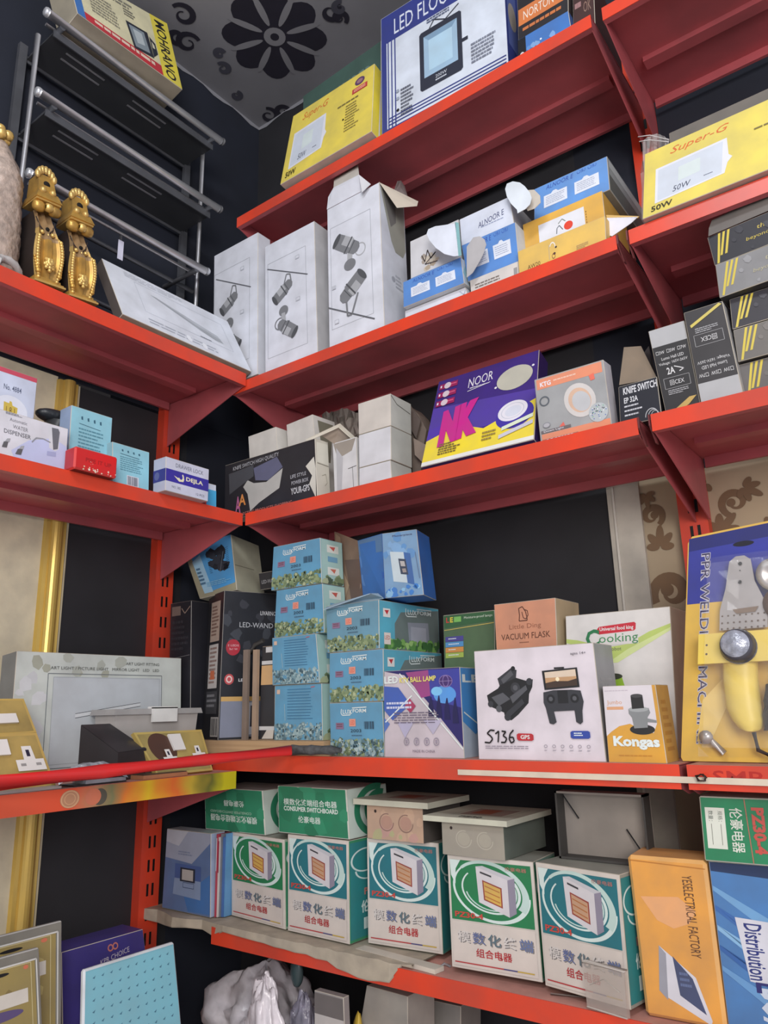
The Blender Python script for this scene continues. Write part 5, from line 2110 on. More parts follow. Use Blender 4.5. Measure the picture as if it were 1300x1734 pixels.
F.lines(.26, .38, .72, .64, 9, ink((140, 110, 100)), seed=4)
F.poly([(.35, .54), (.60, .54), (.62, .60), (.33, .60)], ink((206, 110, 70)))
F.rect(.15, .68, .85, .83, ink((64, 64, 68)))
F.lines(.2, .70, .8, .80, 3, ink((130, 130, 134)), seed=5)
F.bars(.55, .86, .95, .97, ink((40, 40, 44)), n=9, bg=ink((176, 172, 168)))
c.done('wall_lamp_box', 'tall black carton with a red disc, left of the blue pile')
lw = c
c = Carton([(289, 1022), (324, 1017), (322, 1226), (284, 1218)], BT, ('y', -.385), .10, (40, 40, 46), edge=(120, 116, 112), rough=.35, yaw=0, lean=0, name='blk2')
F = c.front
F.rect(.08, .03, .5, .10, ink((120, 104, 96)))
F.path([(.55, .05), (.7, .09), (.95, .04)], .003, ink((150, 130, 118)))
F.path([(.05, .42), (.95, .40)], .0016, ink((110, 108, 110)))
F.lines(.1, .14, .9, .38, 6, ink((50, 50, 56)), seed=2)
c.done('wall_lamp_box', 'narrow black carton in the dark corner beside the upright')
# white and blue carton tilted on top of them
zt2 = lw.f[3].z
c = Carton([(310, 930), (391, 905), (401, 999), (338, 1014)], zt2 + .002, ('y', -.36), .13, (150, 146, 122), side=(168, 166, 146), top=(176, 172, 150), yaw=.10, lean=.10, ext=False, name='brush')
F = c.front
F.poly([(.10, .0), (.99, .0), (.985, .86), (.17, .93)], ink((74, 150, 206)))
F.poly([(.10, .3), (.3, .2), (.4, .93), (.17, .93)], ink((150, 190, 214)))
F.blobs(.48, .22, .85, .55, 26, [ink((38, 42, 50)), ink((50, 54, 64))], .05, .11, 3)
F.path([(.66, .62), (.80, .26)], .0016, ink((110, 116, 124)))
for k in range(12):
    F.line(.44, .22 + .034 * k, .50, .22 + .034 * k, .001, ink((38, 42, 50)))
    F.line(.84, .22 + .034 * k, .91, .20 + .034 * k, .001, ink((38, 42, 50)))
F.lines(.15, .45, .28, .8, 5, ink((70, 110, 140)), seed=2)
F.lines(.3, .75, .9, .84, 3, ink((120, 180, 214)), seed=5)
c.right.path([(.02, .55), (.7, .52)], .002, ink((110, 106, 90)))
c.done('brush_box', 'pale carton with a blue label and black bristles tilted on the black cartons')
c = Carton([(437, 966), (470, 970), (470, 1003), (441, 1001)], zt2 + .002, ('y', -.30), .08, (54, 54, 56), rough=.35, yaw=0, lean=.0, name='lwan')
c.front.text('LED-WAND', .12, .45, .98, .66, ink((160, 160, 162)))
c.done('wall_lamp_box', 'small dark carton lying at the top beside the blue pile')

# thin black carton with raw cardboard edges
c = Carton([(444, 1096), (466, 1092), (465, 1240), (438, 1240)], BT, ('y', -.335), .06, (52, 52, 56), edge=(190, 170, 146), rough=.35, yaw=0, lean=0, name='thin')
F = c.front
F.rect(.02, .16, .98, .20, ink((206, 206, 206)))
F.rect(.02, .21, .98, .42, ink((206, 166, 116)))
F.rect(.02, .86, .98, .90, ink((206, 206, 206)))
F.poly([(.2, .99), (.5, .90), (.95, .90), (.9, .99)], ink((206, 200, 190)))
F.rect(.3, .01, .98, .07, ink((206, 206, 206)))
root = c.done('wall_lamp_box', 'slim black and tan carton pressed against the left blue pile')
m = MB()
CB = mat((166, 142, 120), rough=.7, dirt=.2)
xa, xb = RY(428, 1240, -.345).x, RY(436, 1240, -.345).x
zt3 = RY(436, 1100, -.345).z
m.box((xa, -.35, BT), (xb - .002, -.34, zt3), CB)
m.build('cardboard_edge', root, origin=(xa, -.35, BT))
m = MB()
xa, xb = RY(412, 1240, -.345).x, RY(420, 1240, -.345).x
m.box((xa, -.352, BT), (xb, -.343, zt3 + .002), mat((132, 116, 104), rough=.7, dirt=.2))
m.build('cardboard_edge', root, origin=(xa, -.35, BT))
m = MB()
m.tube([RY(423, 1106, -.335), RY(432, 1092, -.33), RY(446, 1084, -.325)], .007, mat((70, 68, 66), rough=.5), n=8)
m.build('cable_end', root, origin=(xa, -.33, zt3))

# KTV ball lamp carton
c = Carton([(650, 1138), (778, 1128), (786, 1282), (651, 1279)], Z4, ('y', -.380), .16, (196, 186, 194), side=(176, 190, 206), rough=.35, yaw=.03, lean=0, name='ktv')
F = c.front
F.poly([(.004, .004), (.996, .004), (.996, .88), (.62, .42), (.28, .06)], ink((44, 40, 104), .35))
F.poly([(.30, .03), (.60, .015), (.66, .30), (.50, .33)], ink((150, 70, 130), .35))
F.poly([(.60, .015), (.996, .015), (.996, .45), (.62, .35)], ink((60, 66, 156), .35))
F.ell(.80, .30, .14, .10, ink((84, 150, 220), .35))
F.ell(.70, .26, .07, .05, ink((120, 190, 235), .35))
sil = ink((34, 34, 84), .35)
for u, v, h in ((.62, .42, .10), (.72, .44, .13), (.82, .46, .12), (.92, .5, .16)):
    F.poly([(u - .035, v + .12), (u - .03, v), (u, v - h), (u + .012, v - h), (u + .03, v), (u + .04, v + .12)], sil)
F.ell(.82, .15, .085, .07, ink((70, 50, 110), .35))
F.ring(.82, .15, .085, .07, .1, ink((130, 110, 170)))
F.ring(.82, .15, .04, .07, .2, ink((130, 110, 170)))
F.line(.74, .15, .90, .15, .001, ink((150, 130, 180)))
F.poly([(.004, .18), (.20, .20), (.36, .40), (.12, .58), (.004, .46)], ink((66, 96, 176), .35))
F.poly([(.004, .55), (.08, .62), (.004, .72)], ink((80, 116, 190)))
F.line(.02, .60, .38, .30, .003, wl)
F.line(.22, .04, .996, .90, .003, wl)
F.poly([(.35, .33), (.43, .42), (.36, .50), (.28, .42)], ink((166, 60, 96)))
F.poly([(.18, .60), (.40, .60), (.28, .78)], ink((176, 172, 200)))
F.poly([(.52, .58), (.76, .58), (.64, .74)], ink((182, 176, 200)))
F.text('LED', .01, .065, .20, .15, wl, bold=.03)
F.text('KTV BALL LAMP', .22, .085, .70, .145, ink((226, 214, 110)), bold=.025, slope=-.01)
F.lines(.04, .37, .40, .47, 2, ink((200, 206, 230)), seed=4)
F.lines(.14, .49, .76, .63, 5, ink((110, 100, 120)), seed=5, fill=.4, ragged=.15)
for k, u in enumerate((.30, .43, .56, .68)):
    F.ring(u, .82, .035, .045, .2, ink((140, 134, 150)))
    F.rect(u - .012, .80, u + .012, .84, ink((150, 140, 156)))
F.text('MADE IN CHINA', .38, .91, .66, .94, ink((120, 110, 124)))
F = c.right
F.poly([(.01, .01), (.99, .01), (.99, .55), (.35, .75), (.01, .60)], ink((70, 140, 206)))
F.text('LED', .05, .08, .95, .17, wl, bold=.03)
F.line(.05, .5, .9, .8, .003, wl)
c.done('lamp_box', 'white and purple KTV ball lamp carton in front of the right blue pile')

# green carton behind
c = Carton([(750, 1043), (837, 1032), (838, 1110), (752, 1128)], Z4, ('y', -.205), .10, (84, 108, 78), side=(90, 120, 90), yaw=0, lean=0, name='green')
F = c.front
F.poly([(.02, .008), (.99, .008), (.99, .075), (.02, .10)], ink((56, 96, 62)))
F.text('L', .06, .02, .12, .06, ink((190, 60, 50)), bold=.04)
F.text('E', .14, .02, .20, .06, ink((206, 190, 60)), bold=.04)
F.rect(.22, .02, .36, .06, ink((120, 180, 90)))
F.text('Moisture-proof lamps', .42, .025, .96, .048, ink((206, 214, 196)))
F.line(.02, .115, .99, .09, .0016, ink((206, 180, 90)))
for k, c_ in enumerate(((76, 70, 140), (80, 140, 190), (206, 140, 70), (160, 180, 80))):
    F.rect(.04, .165 + .04 * k, .40, .202 + .04 * k, ink(c_))
    F.lines(.10, .178 + .04 * k, .32, .190 + .04 * k, 1, ink((220, 224, 226)), seed=k)
F.ell(.80, .35, .2, .05, ink((120, 130, 118)))
c.done('lamp_box', 'green carton with four coloured bars behind the ball lamp carton')

# vacuum flask carton
c = Carton([(836, 1021), (940, 1015), (943, 1092), (840, 1098)], Z4, ('y', -.275), .13, (204, 142, 112), side=(190, 170, 136), top=(176, 160, 128), yaw=0, lean=0, name='flask')
F = c.front
br = ink((90, 54, 42))
F.path([(.42, .09), (.41, .045), (.47, .035), (.52, .07), (.54, .11), (.54, .13), (.41, .13), (.42, .09)], .0022, br)
F.path([(.46, .07), (.48, .11), (.52, .12), (.56, .095), (.55, .065), (.50, .055)], .0018, br)
F.text('Little Ding', .24, .150, .76, .190, ink((150, 96, 74)))
F.text('VACUUM FLASK', .10, .210, .90, .250, br)
F.lines(.40, .27, .56, .28, 1, ink((130, 84, 66)))
c.done('flask_box', 'copper brown VACUUM FLASK carton behind the white drone carton')

# cooking robot carton
c = Carton([(957, 1043), (1134, 1027), (1144, 1200), (962, 1210)], Z4, ('y', -.250), .13, (216, 213, 210), side=(176, 164, 150), top=(150, 144, 110), yaw=.02, lean=0, name='cooking')
F = c.front
F.poly([(.004, .17), (.12, .185), (.40, .25), (.60, .235), (.80, .16), (.995, .115), (.995, .16), (.72, .25), (.50, .33), (.38, .36), (.36, .33), (.15, .23), (.004, .20)], ink((184, 204, 110)))
F.poly([(.60, .27), (.995, .14), (.995, .16), (.5, .36), (.40, .36)], ink((206, 220, 150)))
F.poly([(.345, .235), (.345, .14), (.70, .14), (.70, .235)], ink((216, 213, 210)))
F.poly([(.315, .115), (.335, .10), (.67, .085), (.685, .095), (.68, .135), (.665, .145), (.335, .155), (.32, .145)], ink((196, 44, 60)))
F.text('Universal food king', .34, .105, .66, .14, wl, bold=.015)
F.text('C', .20, .115, .335, .24, ink((44, 120, 76)), bold=.03)
F.text('ooking', .33, .155, .70, .235, ink((70, 140, 90)))
F.text('Robot', .42, .25, .54, .275, ink((110, 112, 90)))
F.poly([(.36, .46), (.53, .45), (.57, .56), (.55, .70), (.34, .70)], ink((140, 180, 50)))
F.ell(.45, .455, .09, .022, ink((60, 64, 50)))
F.poly([(.36, .50), (.42, .48), (.41, .70), (.34, .70)], ink((176, 210, 70)))
c.done('kitchen_box', 'large white Cooking robot carton behind the yellow gas regulator carton')

# drone carton
c = Carton([(802, 1102), (1004, 1089), (1026, 1287), (810, 1278)], Z4, ('y', -.383), .10, (216, 208, 216), side=(142, 146, 152), rough=.35, yaw=.0, lean=0, name='drone')
F = c.front
d1, d2_, d3 = ink((38, 40, 44)), ink((58, 60, 66)), ink((86, 88, 94))
F.poly([(.20, .27), (.32, .18), (.37, .20), (.36, .27), (.27, .34), (.22, .36)], d2_)
F.poly([(.10, .42), (.20, .36), (.22, .33), (.36, .27), (.44, .30), (.50, .29), (.49, .36), (.46, .42), (.45, .50), (.36, .60), (.30, .65), (.25, .64), (.24, .58), (.14, .53), (.11, .48)], d1)
F.poly([(.14, .44), (.24, .40), (.30, .46), (.20, .52)], d3)
F.poly([(.23, .28), (.32, .20), (.34, .24), (.25, .32)], d3)
F.circ(.34, .185, .018, d1)
F.circ(.47, .31, .026, d2_)
F.circ(.27, .62, .028, d2_)
F.circ(.13, .50, .024, d2_)
F.circ(.20, .545, .025, d3)
F.circ(.35, .36, .040, d2_)
F.circ(.35, .36, .02, d3)
F.poly([(.30, .44), (.44, .34), (.45, .38), (.32, .50)], d3)
F.poly([(.26, .58), (.40, .46), (.42, .50), (.29, .62)], d2_)
F.poly([(.58, .22), (.86, .205), (.865, .375), (.59, .39)], d1)
F.poly([(.60, .235), (.845, .22), (.85, .36), (.605, .375)], ink((190, 150, 110)))
F.poly([(.60, .235), (.845, .22), (.846, .28), (.603, .285)], ink((214, 196, 176)))
F.poly([(.603, .33), (.68, .315), (.78, .32), (.85, .30), (.85, .36), (.605, .375)], ink((70, 56, 50)))
F.circ(.70, .30, .015, ink((240, 226, 190)))
F.rect(.68, .195, .76, .21, d1)
F.poly([(.58, .41), (.66, .395), (.80, .395), (.87, .405), (.885, .50), (.87, .57), (.60, .58), (.575, .50)], d2_)
F.poly([(.69, .395), (.77, .395), (.77, .51), (.69, .51)], d1)
F.poly([(.59, .55), (.65, .57), (.665, .67), (.64, .69), (.61, .68)], d2_)
F.poly([(.81, .565), (.87, .55), (.865, .67), (.845, .69), (.815, .67)], d2_)
for u in (.635, .82):
    F.circ(u, .47, .032, d1)
    F.circ(u, .47, .016, d3)
F.text('ages 14+', .82, .07, .94, .10, ink((90, 86, 96)))
hb_ = .0032
bk = ink((26, 24, 28))
F.path([(.155, .74), (.12, .735), (.09, .765), (.12, .79), (.135, .815), (.11, .85), (.065, .845)], hb_, bk)
F.path([(.16, .77), (.19, .745), (.185, .80), (.18, .845)], hb_, bk)
F.path([(.215, .745), (.25, .75), (.225, .785), (.255, .81), (.24, .845), (.205, .845)], hb_, bk)
F.path([(.315, .735), (.285, .77), (.275, .815), (.29, .85), (.315, .835), (.31, .80), (.28, .80)], hb_, bk)
F.poly([(.34, .775), (.355, .765), (.46, .768), (.475, .78), (.475, .82), (.46, .83), (.355, .828), (.34, .815)], ink((186, 44, 54)))
F.text('GPS', .37, .78, .445, .815, wl, bold=.02)
F.poly([(.765, .755), (.78, .745), (.895, .745), (.91, .755), (.91, .80), (.895, .81), (.78, .81), (.765, .80)], ink((50, 74, 160)))
F.lines(.79, .76, .88, .795, 2, wl, seed=2)
F.lines(.07, .875, .46, .91, 2, ink((150, 142, 154)), seed=3, fill=.4)
for k in range(6):
    u = .555 + k * .065
    F.ring(u + .012, .875, .013, .014, .25, ink((130, 126, 140)))
    F.lines(u, .905, u + .03, .92, 1, ink((160, 156, 168)), seed=k)
F = c.right
F.text('S136', .3, .48, .75, .75, wl, rot=90)
F.lines(.2, .3, .8, .4, 2, ink((160, 164, 170)))
c.done('drone_box', 'white S136 drone carton at the front of the shelf')

# yellow gas regulator carton
c = Carton([(1020, 1163), (1109, 1158), (1129, 1290), (1030, 1286)], Z4, ('y', -.388), .075, (216, 160, 62), side=(196, 150, 70), rough=.4, yaw=0, lean=0, name='kongas')
F = c.front
F.poly([(.004, .004), (.93, .004), (.93, .5), (.85, .62), (.70, .60), (.45, .50), (.25, .53), (.10, .60), (.004, .66)], ink((214, 208, 214)))
F.text('Jumbo', .06, .19, .34, .26, ink((206, 150, 110)))
F.rect(.05, .275, .36, .315, ink((214, 160, 120)))
F.lines(.03, .06, .5, .08, 1, ink((190, 180, 190)))
g1, g2 = ink((46, 46, 48)), ink((134, 138, 140))
F.ell(.66, .575, .22, .065, g1)
F.poly([(.45, .31), (.82, .30), (.84, .36), (.78, .42), (.76, .55), (.52, .56), (.50, .42), (.45, .37)], g2)
F.ell(.635, .315, .18, .035, ink((160, 164, 166)))
F.poly([(.52, .14), (.74, .135), (.74, .30), (.52, .31)], g1)
F.ell(.63, .14, .11, .025, ink((70, 70, 72)))
F.poly([(.76, .43), (.93, .46), (.93, .49), (.76, .48)], g2)
F.text('Kongas', .12, .66, .93, .83, wl, bold=.045, slope=.01)
F.lines(.2, .9, .8, .92, 1, ink((190, 130, 50)))
c.right.lines(.2, .2, .8, .9, 7, ink((176, 128, 60)), seed=2)
c.done('regulator_box', 'orange and white gas regulator carton in front of the Cooking robot carton')

# welder blister pack
y = -.34
P_ = widen((1157, 900), (1152, 1283), .30, y=y)
root = empty('welder_pack', RY(1152, 1283, y), 'yellow and blue PPR welder blister pack standing at the right edge of the shelf', 'tool pack')
wz = RY(1157, 900, y)
W0 = RY(1152, 1283, y)
zt = wz.z
WW = .187
DXT = RY(1157, 894, y).x - W0.x
x0_, x1_ = W0.x, W0.x + .30
hh = zt - Z4
m = MB()


def WP3(u, v, o=0):
    """card coordinates -> world, leaning back slightly"""
    return Vector((x0_ + u * WW + DXT * (1 - v), y + .03 * (1 - v) - o, Z4 + .002 + (1 - v) * hh))


CARDY, CARDB = mat((216, 176, 76), rough=.35), mat((56, 62, 150), rough=.35)
m.slab([WP3(.02, 1), WP3(1.45, 1), WP3(1.45, -.02), WP3(.04, 0.02), WP3(0, .05), WP3(0, .985)], (0, 1, 0), .002, CARDY)
F = Face(m, WP3(0, 0), WP3(1, 0), WP3(1, 1), WP3(0, 1))
F.poly([(.012, .03), (1.44, -.01), (1.44, .33), (.012, .33)], CARDB)
F.poly([(.012, .03), (1.44, -.01), (1.44, .05), (.012, .09)], ink((44, 48, 110), .35))
F.ell(.55, .085, .1, .012, ink((24, 24, 40)))
F.text('PPR WELDING MACHINE', .14, .105, .235, .93, ink((190, 186, 196)), rot=90, bold=.055)
F.text('PPR WELDING MACHINE', .145, .107, .23, .927, ink((60, 56, 90)), rot=90, bold=.0)
F.poly([(.19, .75), (.38, .66), (.42, .78), (.30, .90), (.15, .92)], ink((228, 196, 110)))
m.build('backing_card', root, origin=W0)
# stand bracket under the clear plastic
SIL = mat((186, 180, 176), rough=.3, metal=.6, dirt=.15)
m = MB()
sh = [(.44, .165), (.50, .145), (.58, .145), (.64, .165), (.68, .26), (.80, .375), (.80, .46), (.36, .46), (.36, .375), (.41, .28)]
m.slab([WP3(u, v, .018) for u, v in sh][::-1], (0, 1, 0), .003, SIL)
F2 = Face(m, WP3(0, 0, .018), WP3(1, 0, .018), WP3(1, 1, .018), WP3(0, 1, .018))
for v in (.40, .43, .455):
    for k in range(8):
        F2.circ(.385 + .055 * k, v, .009, ink((96, 80, 70)))
F2.poly([(.48, .375), (.72, .37), (.69, .392), (.52, .395)], ink((120, 100, 84)))
F2.circ(.545, .18, .018, ink(K))
F2.circ(.545, .21, .006, ink(K))
F2.circ(.545, .26, .018, ink(K))
m.build('stand_plate', root, origin=W0)
# yellow machine body, knob, handle
YB2 = mat((226, 198, 84), rough=.4, dirt=.08)
m = MB()
m.hexa([WP3(.20, .60, .045), WP3(1.0, .60, .045), WP3(1.0, .60, .0), WP3(.20, .60, .0)], [WP3(.20, .475, .045), WP3(1.0, .475, .045), WP3(1.0, .475, .0), WP3(.20, .475, .0)], YB2)
F2 = Face(m, WP3(.2, .475, .045), WP3(1, .475, .045), WP3(1, .60, .045), WP3(.2, .60, .045))
F2.circ(.10, .38, .013, ink((90, 70, 50)))
F2.circ(.10, .68, .013, ink((90, 70, 50)))
m.hexa([WP3(1.0, .54, .035), WP3(1.4, .54, .035), WP3(1.4, .54, .0), WP3(1.0, .54, .0)], [WP3(1.0, .48, .035), WP3(1.4, .48, .035), WP3(1.4, .48, .0), WP3(1.0, .48, .0)], YB2)
m.build('machine_body', root, origin=W0)
m = MB()
cc = WP3(.57, .535, .045)
m.lathe([(.032, 0), (.030, .008), (.025, .024)], cc, (0, -1, 0.15), mat((84, 84, 92), rough=.25, metal=.3, dirt=.2), n=26)
m.lathe([(.0245, .0235), (.023, .027), (.004, .029)], cc, (0, -1, 0.15), mat((170, 174, 188), rough=.15, metal=.2, dirt=.4, bump=.4, scale=60.), n=26)
m.build('knob', root, origin=cc)
m = MB()
vs, fs = [], []
k_ = 10
hp = [(.56, .60, .030), (.565, .66, .030), (.58, .72, .030), (.60, .78, .030), (.64, .83, .027), (.67, .865, .020), (.68, .875, .01)]
for (u, v, rr) in hp:
    cpt_ = WP3(u, v, .022)
    for j in range(k_):
        t = 2 * PI * j / k_
        vs.append(cpt_ + Vector((math.cos(t) * rr, math.sin(t) * .02, 0)))
for i in range(len(hp) - 1):
    for j in range(k_):
        fs.append((i * k_ + j, i * k_ + (j + 1) % k_, (i + 1) * k_ + (j + 1) % k_, (i + 1) * k_ + j))
m.add(vs, fs, YB2, True)
m.build('handle', root, origin=W0)
m = MB()
CBL = mat((40, 34, 34), rough=.35)
m.tube([WP3(.84, .70, .02), WP3(.83, .76, .03), WP3(.86, .80, .03)], .010, CBL, n=10)
m.tube([WP3(.99, .655, .02), WP3(.88, .665, .02), WP3(.83, .71, .02)], .0055, CBL, n=8)
m.tube([WP3(.69, .88, .02), WP3(.73, .95, .02), WP3(.86, .975, .02), WP3(1.0, .95, .02)], .004, CBL, n=8)
m.tube([WP3(.84, .76, .025), WP3(.87, .81, .03), WP3(.90, .87, .03)], .018, CBL, n=10, radii=[.012, .018, .022])
m.build('cable', root, origin=W0)
m = MB()
for (u, v, rr) in ((.86, .245, .030), (.98, .235, .024)):
    m.lathe([(rr, 0), (rr, .016), (rr * .6, .017), (rr * .35, .010)], WP3(u, v, .012), (0, -1, 0), SIL, n=22)
m.lathe([(.03, 0), (.03, .012), (.012, .013)], WP3(.92, .37, .012), (0, -1, 0), mat((96, 70, 54), rough=.35, metal=.3), n=20)
m.build('welding_socket', root, origin=W0)
m = MB()
m.tube([WP3(.24, .89, .008), WP3(.32, .925, .010), WP3(.42, .965, .008)], .006, SIL, n=8)
m.lathe([(.012, 0), (.012, .006)], WP3(.25, .90, .01), (0, -1, 0), SIL, n=12)
m.build('screw', root, origin=W0)
# clear blister
m = MB()
CLR = mat((235, 235, 235), rough=.06, alpha=.09, dirt=.0, spec=.8)
r = random.Random(3)
N1, N2 = 12, 20
g_ = [[WP3(.17 + 1.2 * i / N1, .13 + .85 * j / N2, (.050 if 0 < i and 0 < j < N2 else .004) + r.uniform(-.004, .004)) for j in range(N2 + 1)] for i in range(N1 + 1)]
for i in range(N1):
    for j in range(N2):
        m.poly([g_[i][j], g_[i][j + 1], g_[i + 1][j + 1], g_[i + 1][j]], CLR, False)
m.build('clear_blister', root, origin=W0)

# cream strip along the shelf edge
m = MB()
m.box((RY(775, 1307, -.404).x, -.4045, RY(775, 1312, -.404).z), (1.95, -.4005, RY(775, 1303, -.404).z), mat((214, 200, 180), rough=.4))
o = m.build('label_strip', origin=(1.4, -.404, 1.37))
tag(o, 'cream plastic strip running along the edge of the fourth shelf', 'strip')
m = MB()
q = RY(1188, 1317, -.41)
pts = [q + Vector((math.cos(t * 1.3) * .009 * (1 + .3 * math.sin(t)), -.002 + .002 * math.sin(t * 2), math.sin(t * 1.3) * .006)) for t in range(14)]
m.tube(pts, .0014, mat((60, 44, 40), rough=.4), n=6)
tag(m.build('wire_knot', origin=q), 'small knot of dark wire tied round the cream strip', 'wire')
# ================================================================== right wall, fifth shelf
ZB5 = Z5 + .012   # on the liner


def pz30(c, green, seed=1, side=True):
    F = c.front
    body = ink((36, 122, 76)) if green else ink((36, 112, 124))
    pal = ink((206, 222, 218))
    F.rect(.03, .04, .965, .575, body)
    F.ring(.50, .30, .445, .265, .13, pal, t0=-.02, t1=.62, rot=.15, taper=.7)
    F.ring(.50, .29, .435, .255, .20, ink((186, 210, 204)), t0=.06, t1=-.42, rot=.2, taper=.6)
    F.ring(.50, .29, .34, .20, .10, pal, t0=-.1, t1=.6, rot=.1, taper=.5)
    F.ring(.50, .29, .30, .175, .06, ink((186, 210, 204)), t0=-.35, t1=.45, rot=.1)
    F.poly([(.03, .04), (.16, .04), (.10, .12), (.09, .26), (.04, .18)], pal)
    F.poly([(.34, .085), (.70, .18), (.70, .50), (.36, .40)], ink((206, 202, 206)))
    F.poly([(.70, .18), (.78, .16), (.78, .46), (.70, .50)], ink((140, 134, 152)))
    F.poly([(.34, .085), (.42, .075), (.78, .16), (.70, .18)], ink((190, 190, 196)))
    F.poly([(.41, .20), (.63, .255), (.63, .43), (.42, .375)], ink((150, 70, 60)))
    F.poly([(.425, .215), (.615, .265), (.615, .415), (.435, .365)], ink((206, 168, 84) if green else (190, 150, 120)))
    for k in range(3):
        F.poly([(.435, .245 + k * .045), (.605, .29 + k * .045), (.605, .30 + k * .045), (.435, .255 + k * .045)], ink((176, 110, 60)))
    F.poly([(.39, .125), (.52, .155), (.52, .17), (.39, .14)], ink((60, 60, 66)))
    F.text('PZ30-4', .07, .50, .40, .55, ink((196, 70, 60)), bold=.03)
    F.text('伦豪电器', .68, .065, .92, .10, ink((190, 120, 110)))
    F.rect(.03, .585, .965, .97, ink((206, 196, 188)))
    cs = [(206, 200, 196), (92, 104, 150), (84, 108, 120), (214, 208, 204), (96, 112, 156)]
    for k, ch in enumerate('模数化终端'):
        u = .09 + k * .175
        F.text(ch, u + .012, .665 + .008, u + .145 + .012, .765 + .008, ink((120, 116, 116)), bold=.008)
        F.text(ch, u, .665, u + .145, .765, ink(cs[k]), bold=.008)
    F.text('组合电器', .30, .80, .70, .875, ink((172, 44, 50)), bold=.014)
    F.rect(.05, .935, .60, .945, ink((176, 50, 56)))
    F.rect(.60, .935, .75, .945, ink((60, 60, 120)))
    F.rect(.75, .935, .93, .945, ink((190, 160, 60)))
    if side:
        R = c.right
        R.rect(.03, .03, .97, .97, ink((44, 132, 92)) if green else ink((44, 128, 130)))
        R.ring(.5, .22, .45, .12, .12, pal)
        R.ring(.6, .32, .42, .10, .12, pal, t0=0, t1=.5)
        R.poly([(.55, .12), (.92, .15), (.92, .32), (.55, .30)], ink((196, 190, 190)))
        R.rect(.60, .17, .88, .27, ink((170, 140, 90)))
        R.text('PZ30', .45, .50, .95, .57, ink((200, 120, 110)), bold=.03)
        R.text('伦豪', .35, .62, .85, .74, pal, bold=.03)
        R.rect(.42, .79, .86, .90, pal)


def frontbox(tl, tr, br, bl, y, d, label, green, name, side, z=None, group='green and white PZ30-4 cartons'):
    c = Carton([tl, tr, br, bl], z if z is not None else ZB5, ('z',) if y is None else ('y', y), d, (208, 200, 192), side=side,
               top=(150, 150, 140), rough=.42, lean=0, name=name)
    pz30(c, green)
    c.done('switchboard_box', label, group=group)
    return c


# blue switch carton and books at the corner end
c = Carton([(283, 1399), (357, 1416), (356, 1552), (274, 1537)], ZB5, ('z',), .05, (94, 116, 158), side=(160, 176, 204), top=(190, 196, 206), rough=.4, lean=0, name='sw')
F = c.front
F.poly([(.01, .005), (.99, .005), (.99, .12), (.60, .40), (.01, .36)], ink((150, 156, 174)))
F.poly([(.01, .005), (.5, .005), (.3, .2), (.01, .16)], ink((178, 180, 190)))
F.poly([(.45, .80), (.99, .50), (.99, .97), (.55, .98)], ink((66, 110, 168)))
F.rect(.24, .42, .80, .80, ink((70, 92, 146)))
F.poly([(.24, .60), (.80, .60), (.80, .82), (.22, .80)], ink((130, 148, 180)))
F.rect(.36, .46, .68, .63, ink((44, 48, 62)))
F.rect(.40, .48, .64, .61, ink((176, 170, 166)))
F.frame(.43, .64, .66, .70, .0014, ink((60, 74, 110)))
F.lines(.3, .26, .7, .32, 2, ink((120, 130, 156)), seed=2)
c.done('switch_box', 'blue and grey switch carton at the corner end of the fifth shelf')
q0 = c.f[1]
r = random.Random(5)
xs = q0.x + .004
for k, (wd, col, lab) in enumerate(((.007, (176, 60, 80), 'thin folder with a red spine beside the blue switch carton'), (.009, (206, 200, 196), 'thin folder with a white spine next to the red one'),
                                     (.008, (120, 124, 132), 'thin grey folder between the white and the blue spines'), (.012, (74, 110, 170), 'blue folder leaning against the first green carton'),
                                     (.008, (96, 150, 196), 'pale blue folder, last before the first green carton'))):
    m = MB()
    yy_ = q0.y + .01 + .004 * k
    hh_ = .205 - .008 * (k % 2)
    wd *= .42
    m.box((xs, yy_, ZB5), (xs + wd, yy_ + .12, ZB5 + hh_), mat(col, rough=.4))
    if k < 2:
        m.box((xs + .0005, yy_ - .0006, ZB5 + hh_ * .55), (xs + wd - .0005, yy_, ZB5 + hh_ * .95), mat((206, 206, 214) if k == 0 else (150, 60, 80), rough=.4))
    tag(m.build('folder', origin=(xs, yy_, ZB5)), lab, 'folder', group='thin folders by the switch carton')
    xs += wd + .0008

WS = (196, 196, 188)
g1b = frontbox((392, 1412), (481, 1418), (483, 1573), (392, 1550), None, .12, 'leftmost green carton, standing next to the thin folders', True, 'G1', (150, 170, 150))
g2b = frontbox((487, 1412), (590, 1424), (592, 1600), (487, 1576), None, .12, 'teal fronted carton under the readable CONSUMER SWITCHBOARD carton', False, 'G2', (60, 140, 100))
g3b = frontbox((621, 1422), (742, 1424), (750, 1618), (623, 1597), None, .11, 'teal fronted carton under the open cream enclosure with pinkish front', False, 'G3', (60, 140, 130))
g4b = frontbox((757, 1453), (901.6, 1453), (919, 1667), (765, 1637), None, .12, 'bright green fronted carton under the wide cream enclosure', True, 'G4', (120, 150, 140))
g5b = frontbox((906, 1461.6), (1048, 1479), (1068, 1713), (923, 1669), None, .085, 'large teal fronted carton left of the orange carton', False, 'G5', (150, 150, 140))
g5b_top = Face(g5b.mb, g5b.b[3], g5b.b[2], g5b.f[2], g5b.f[3])


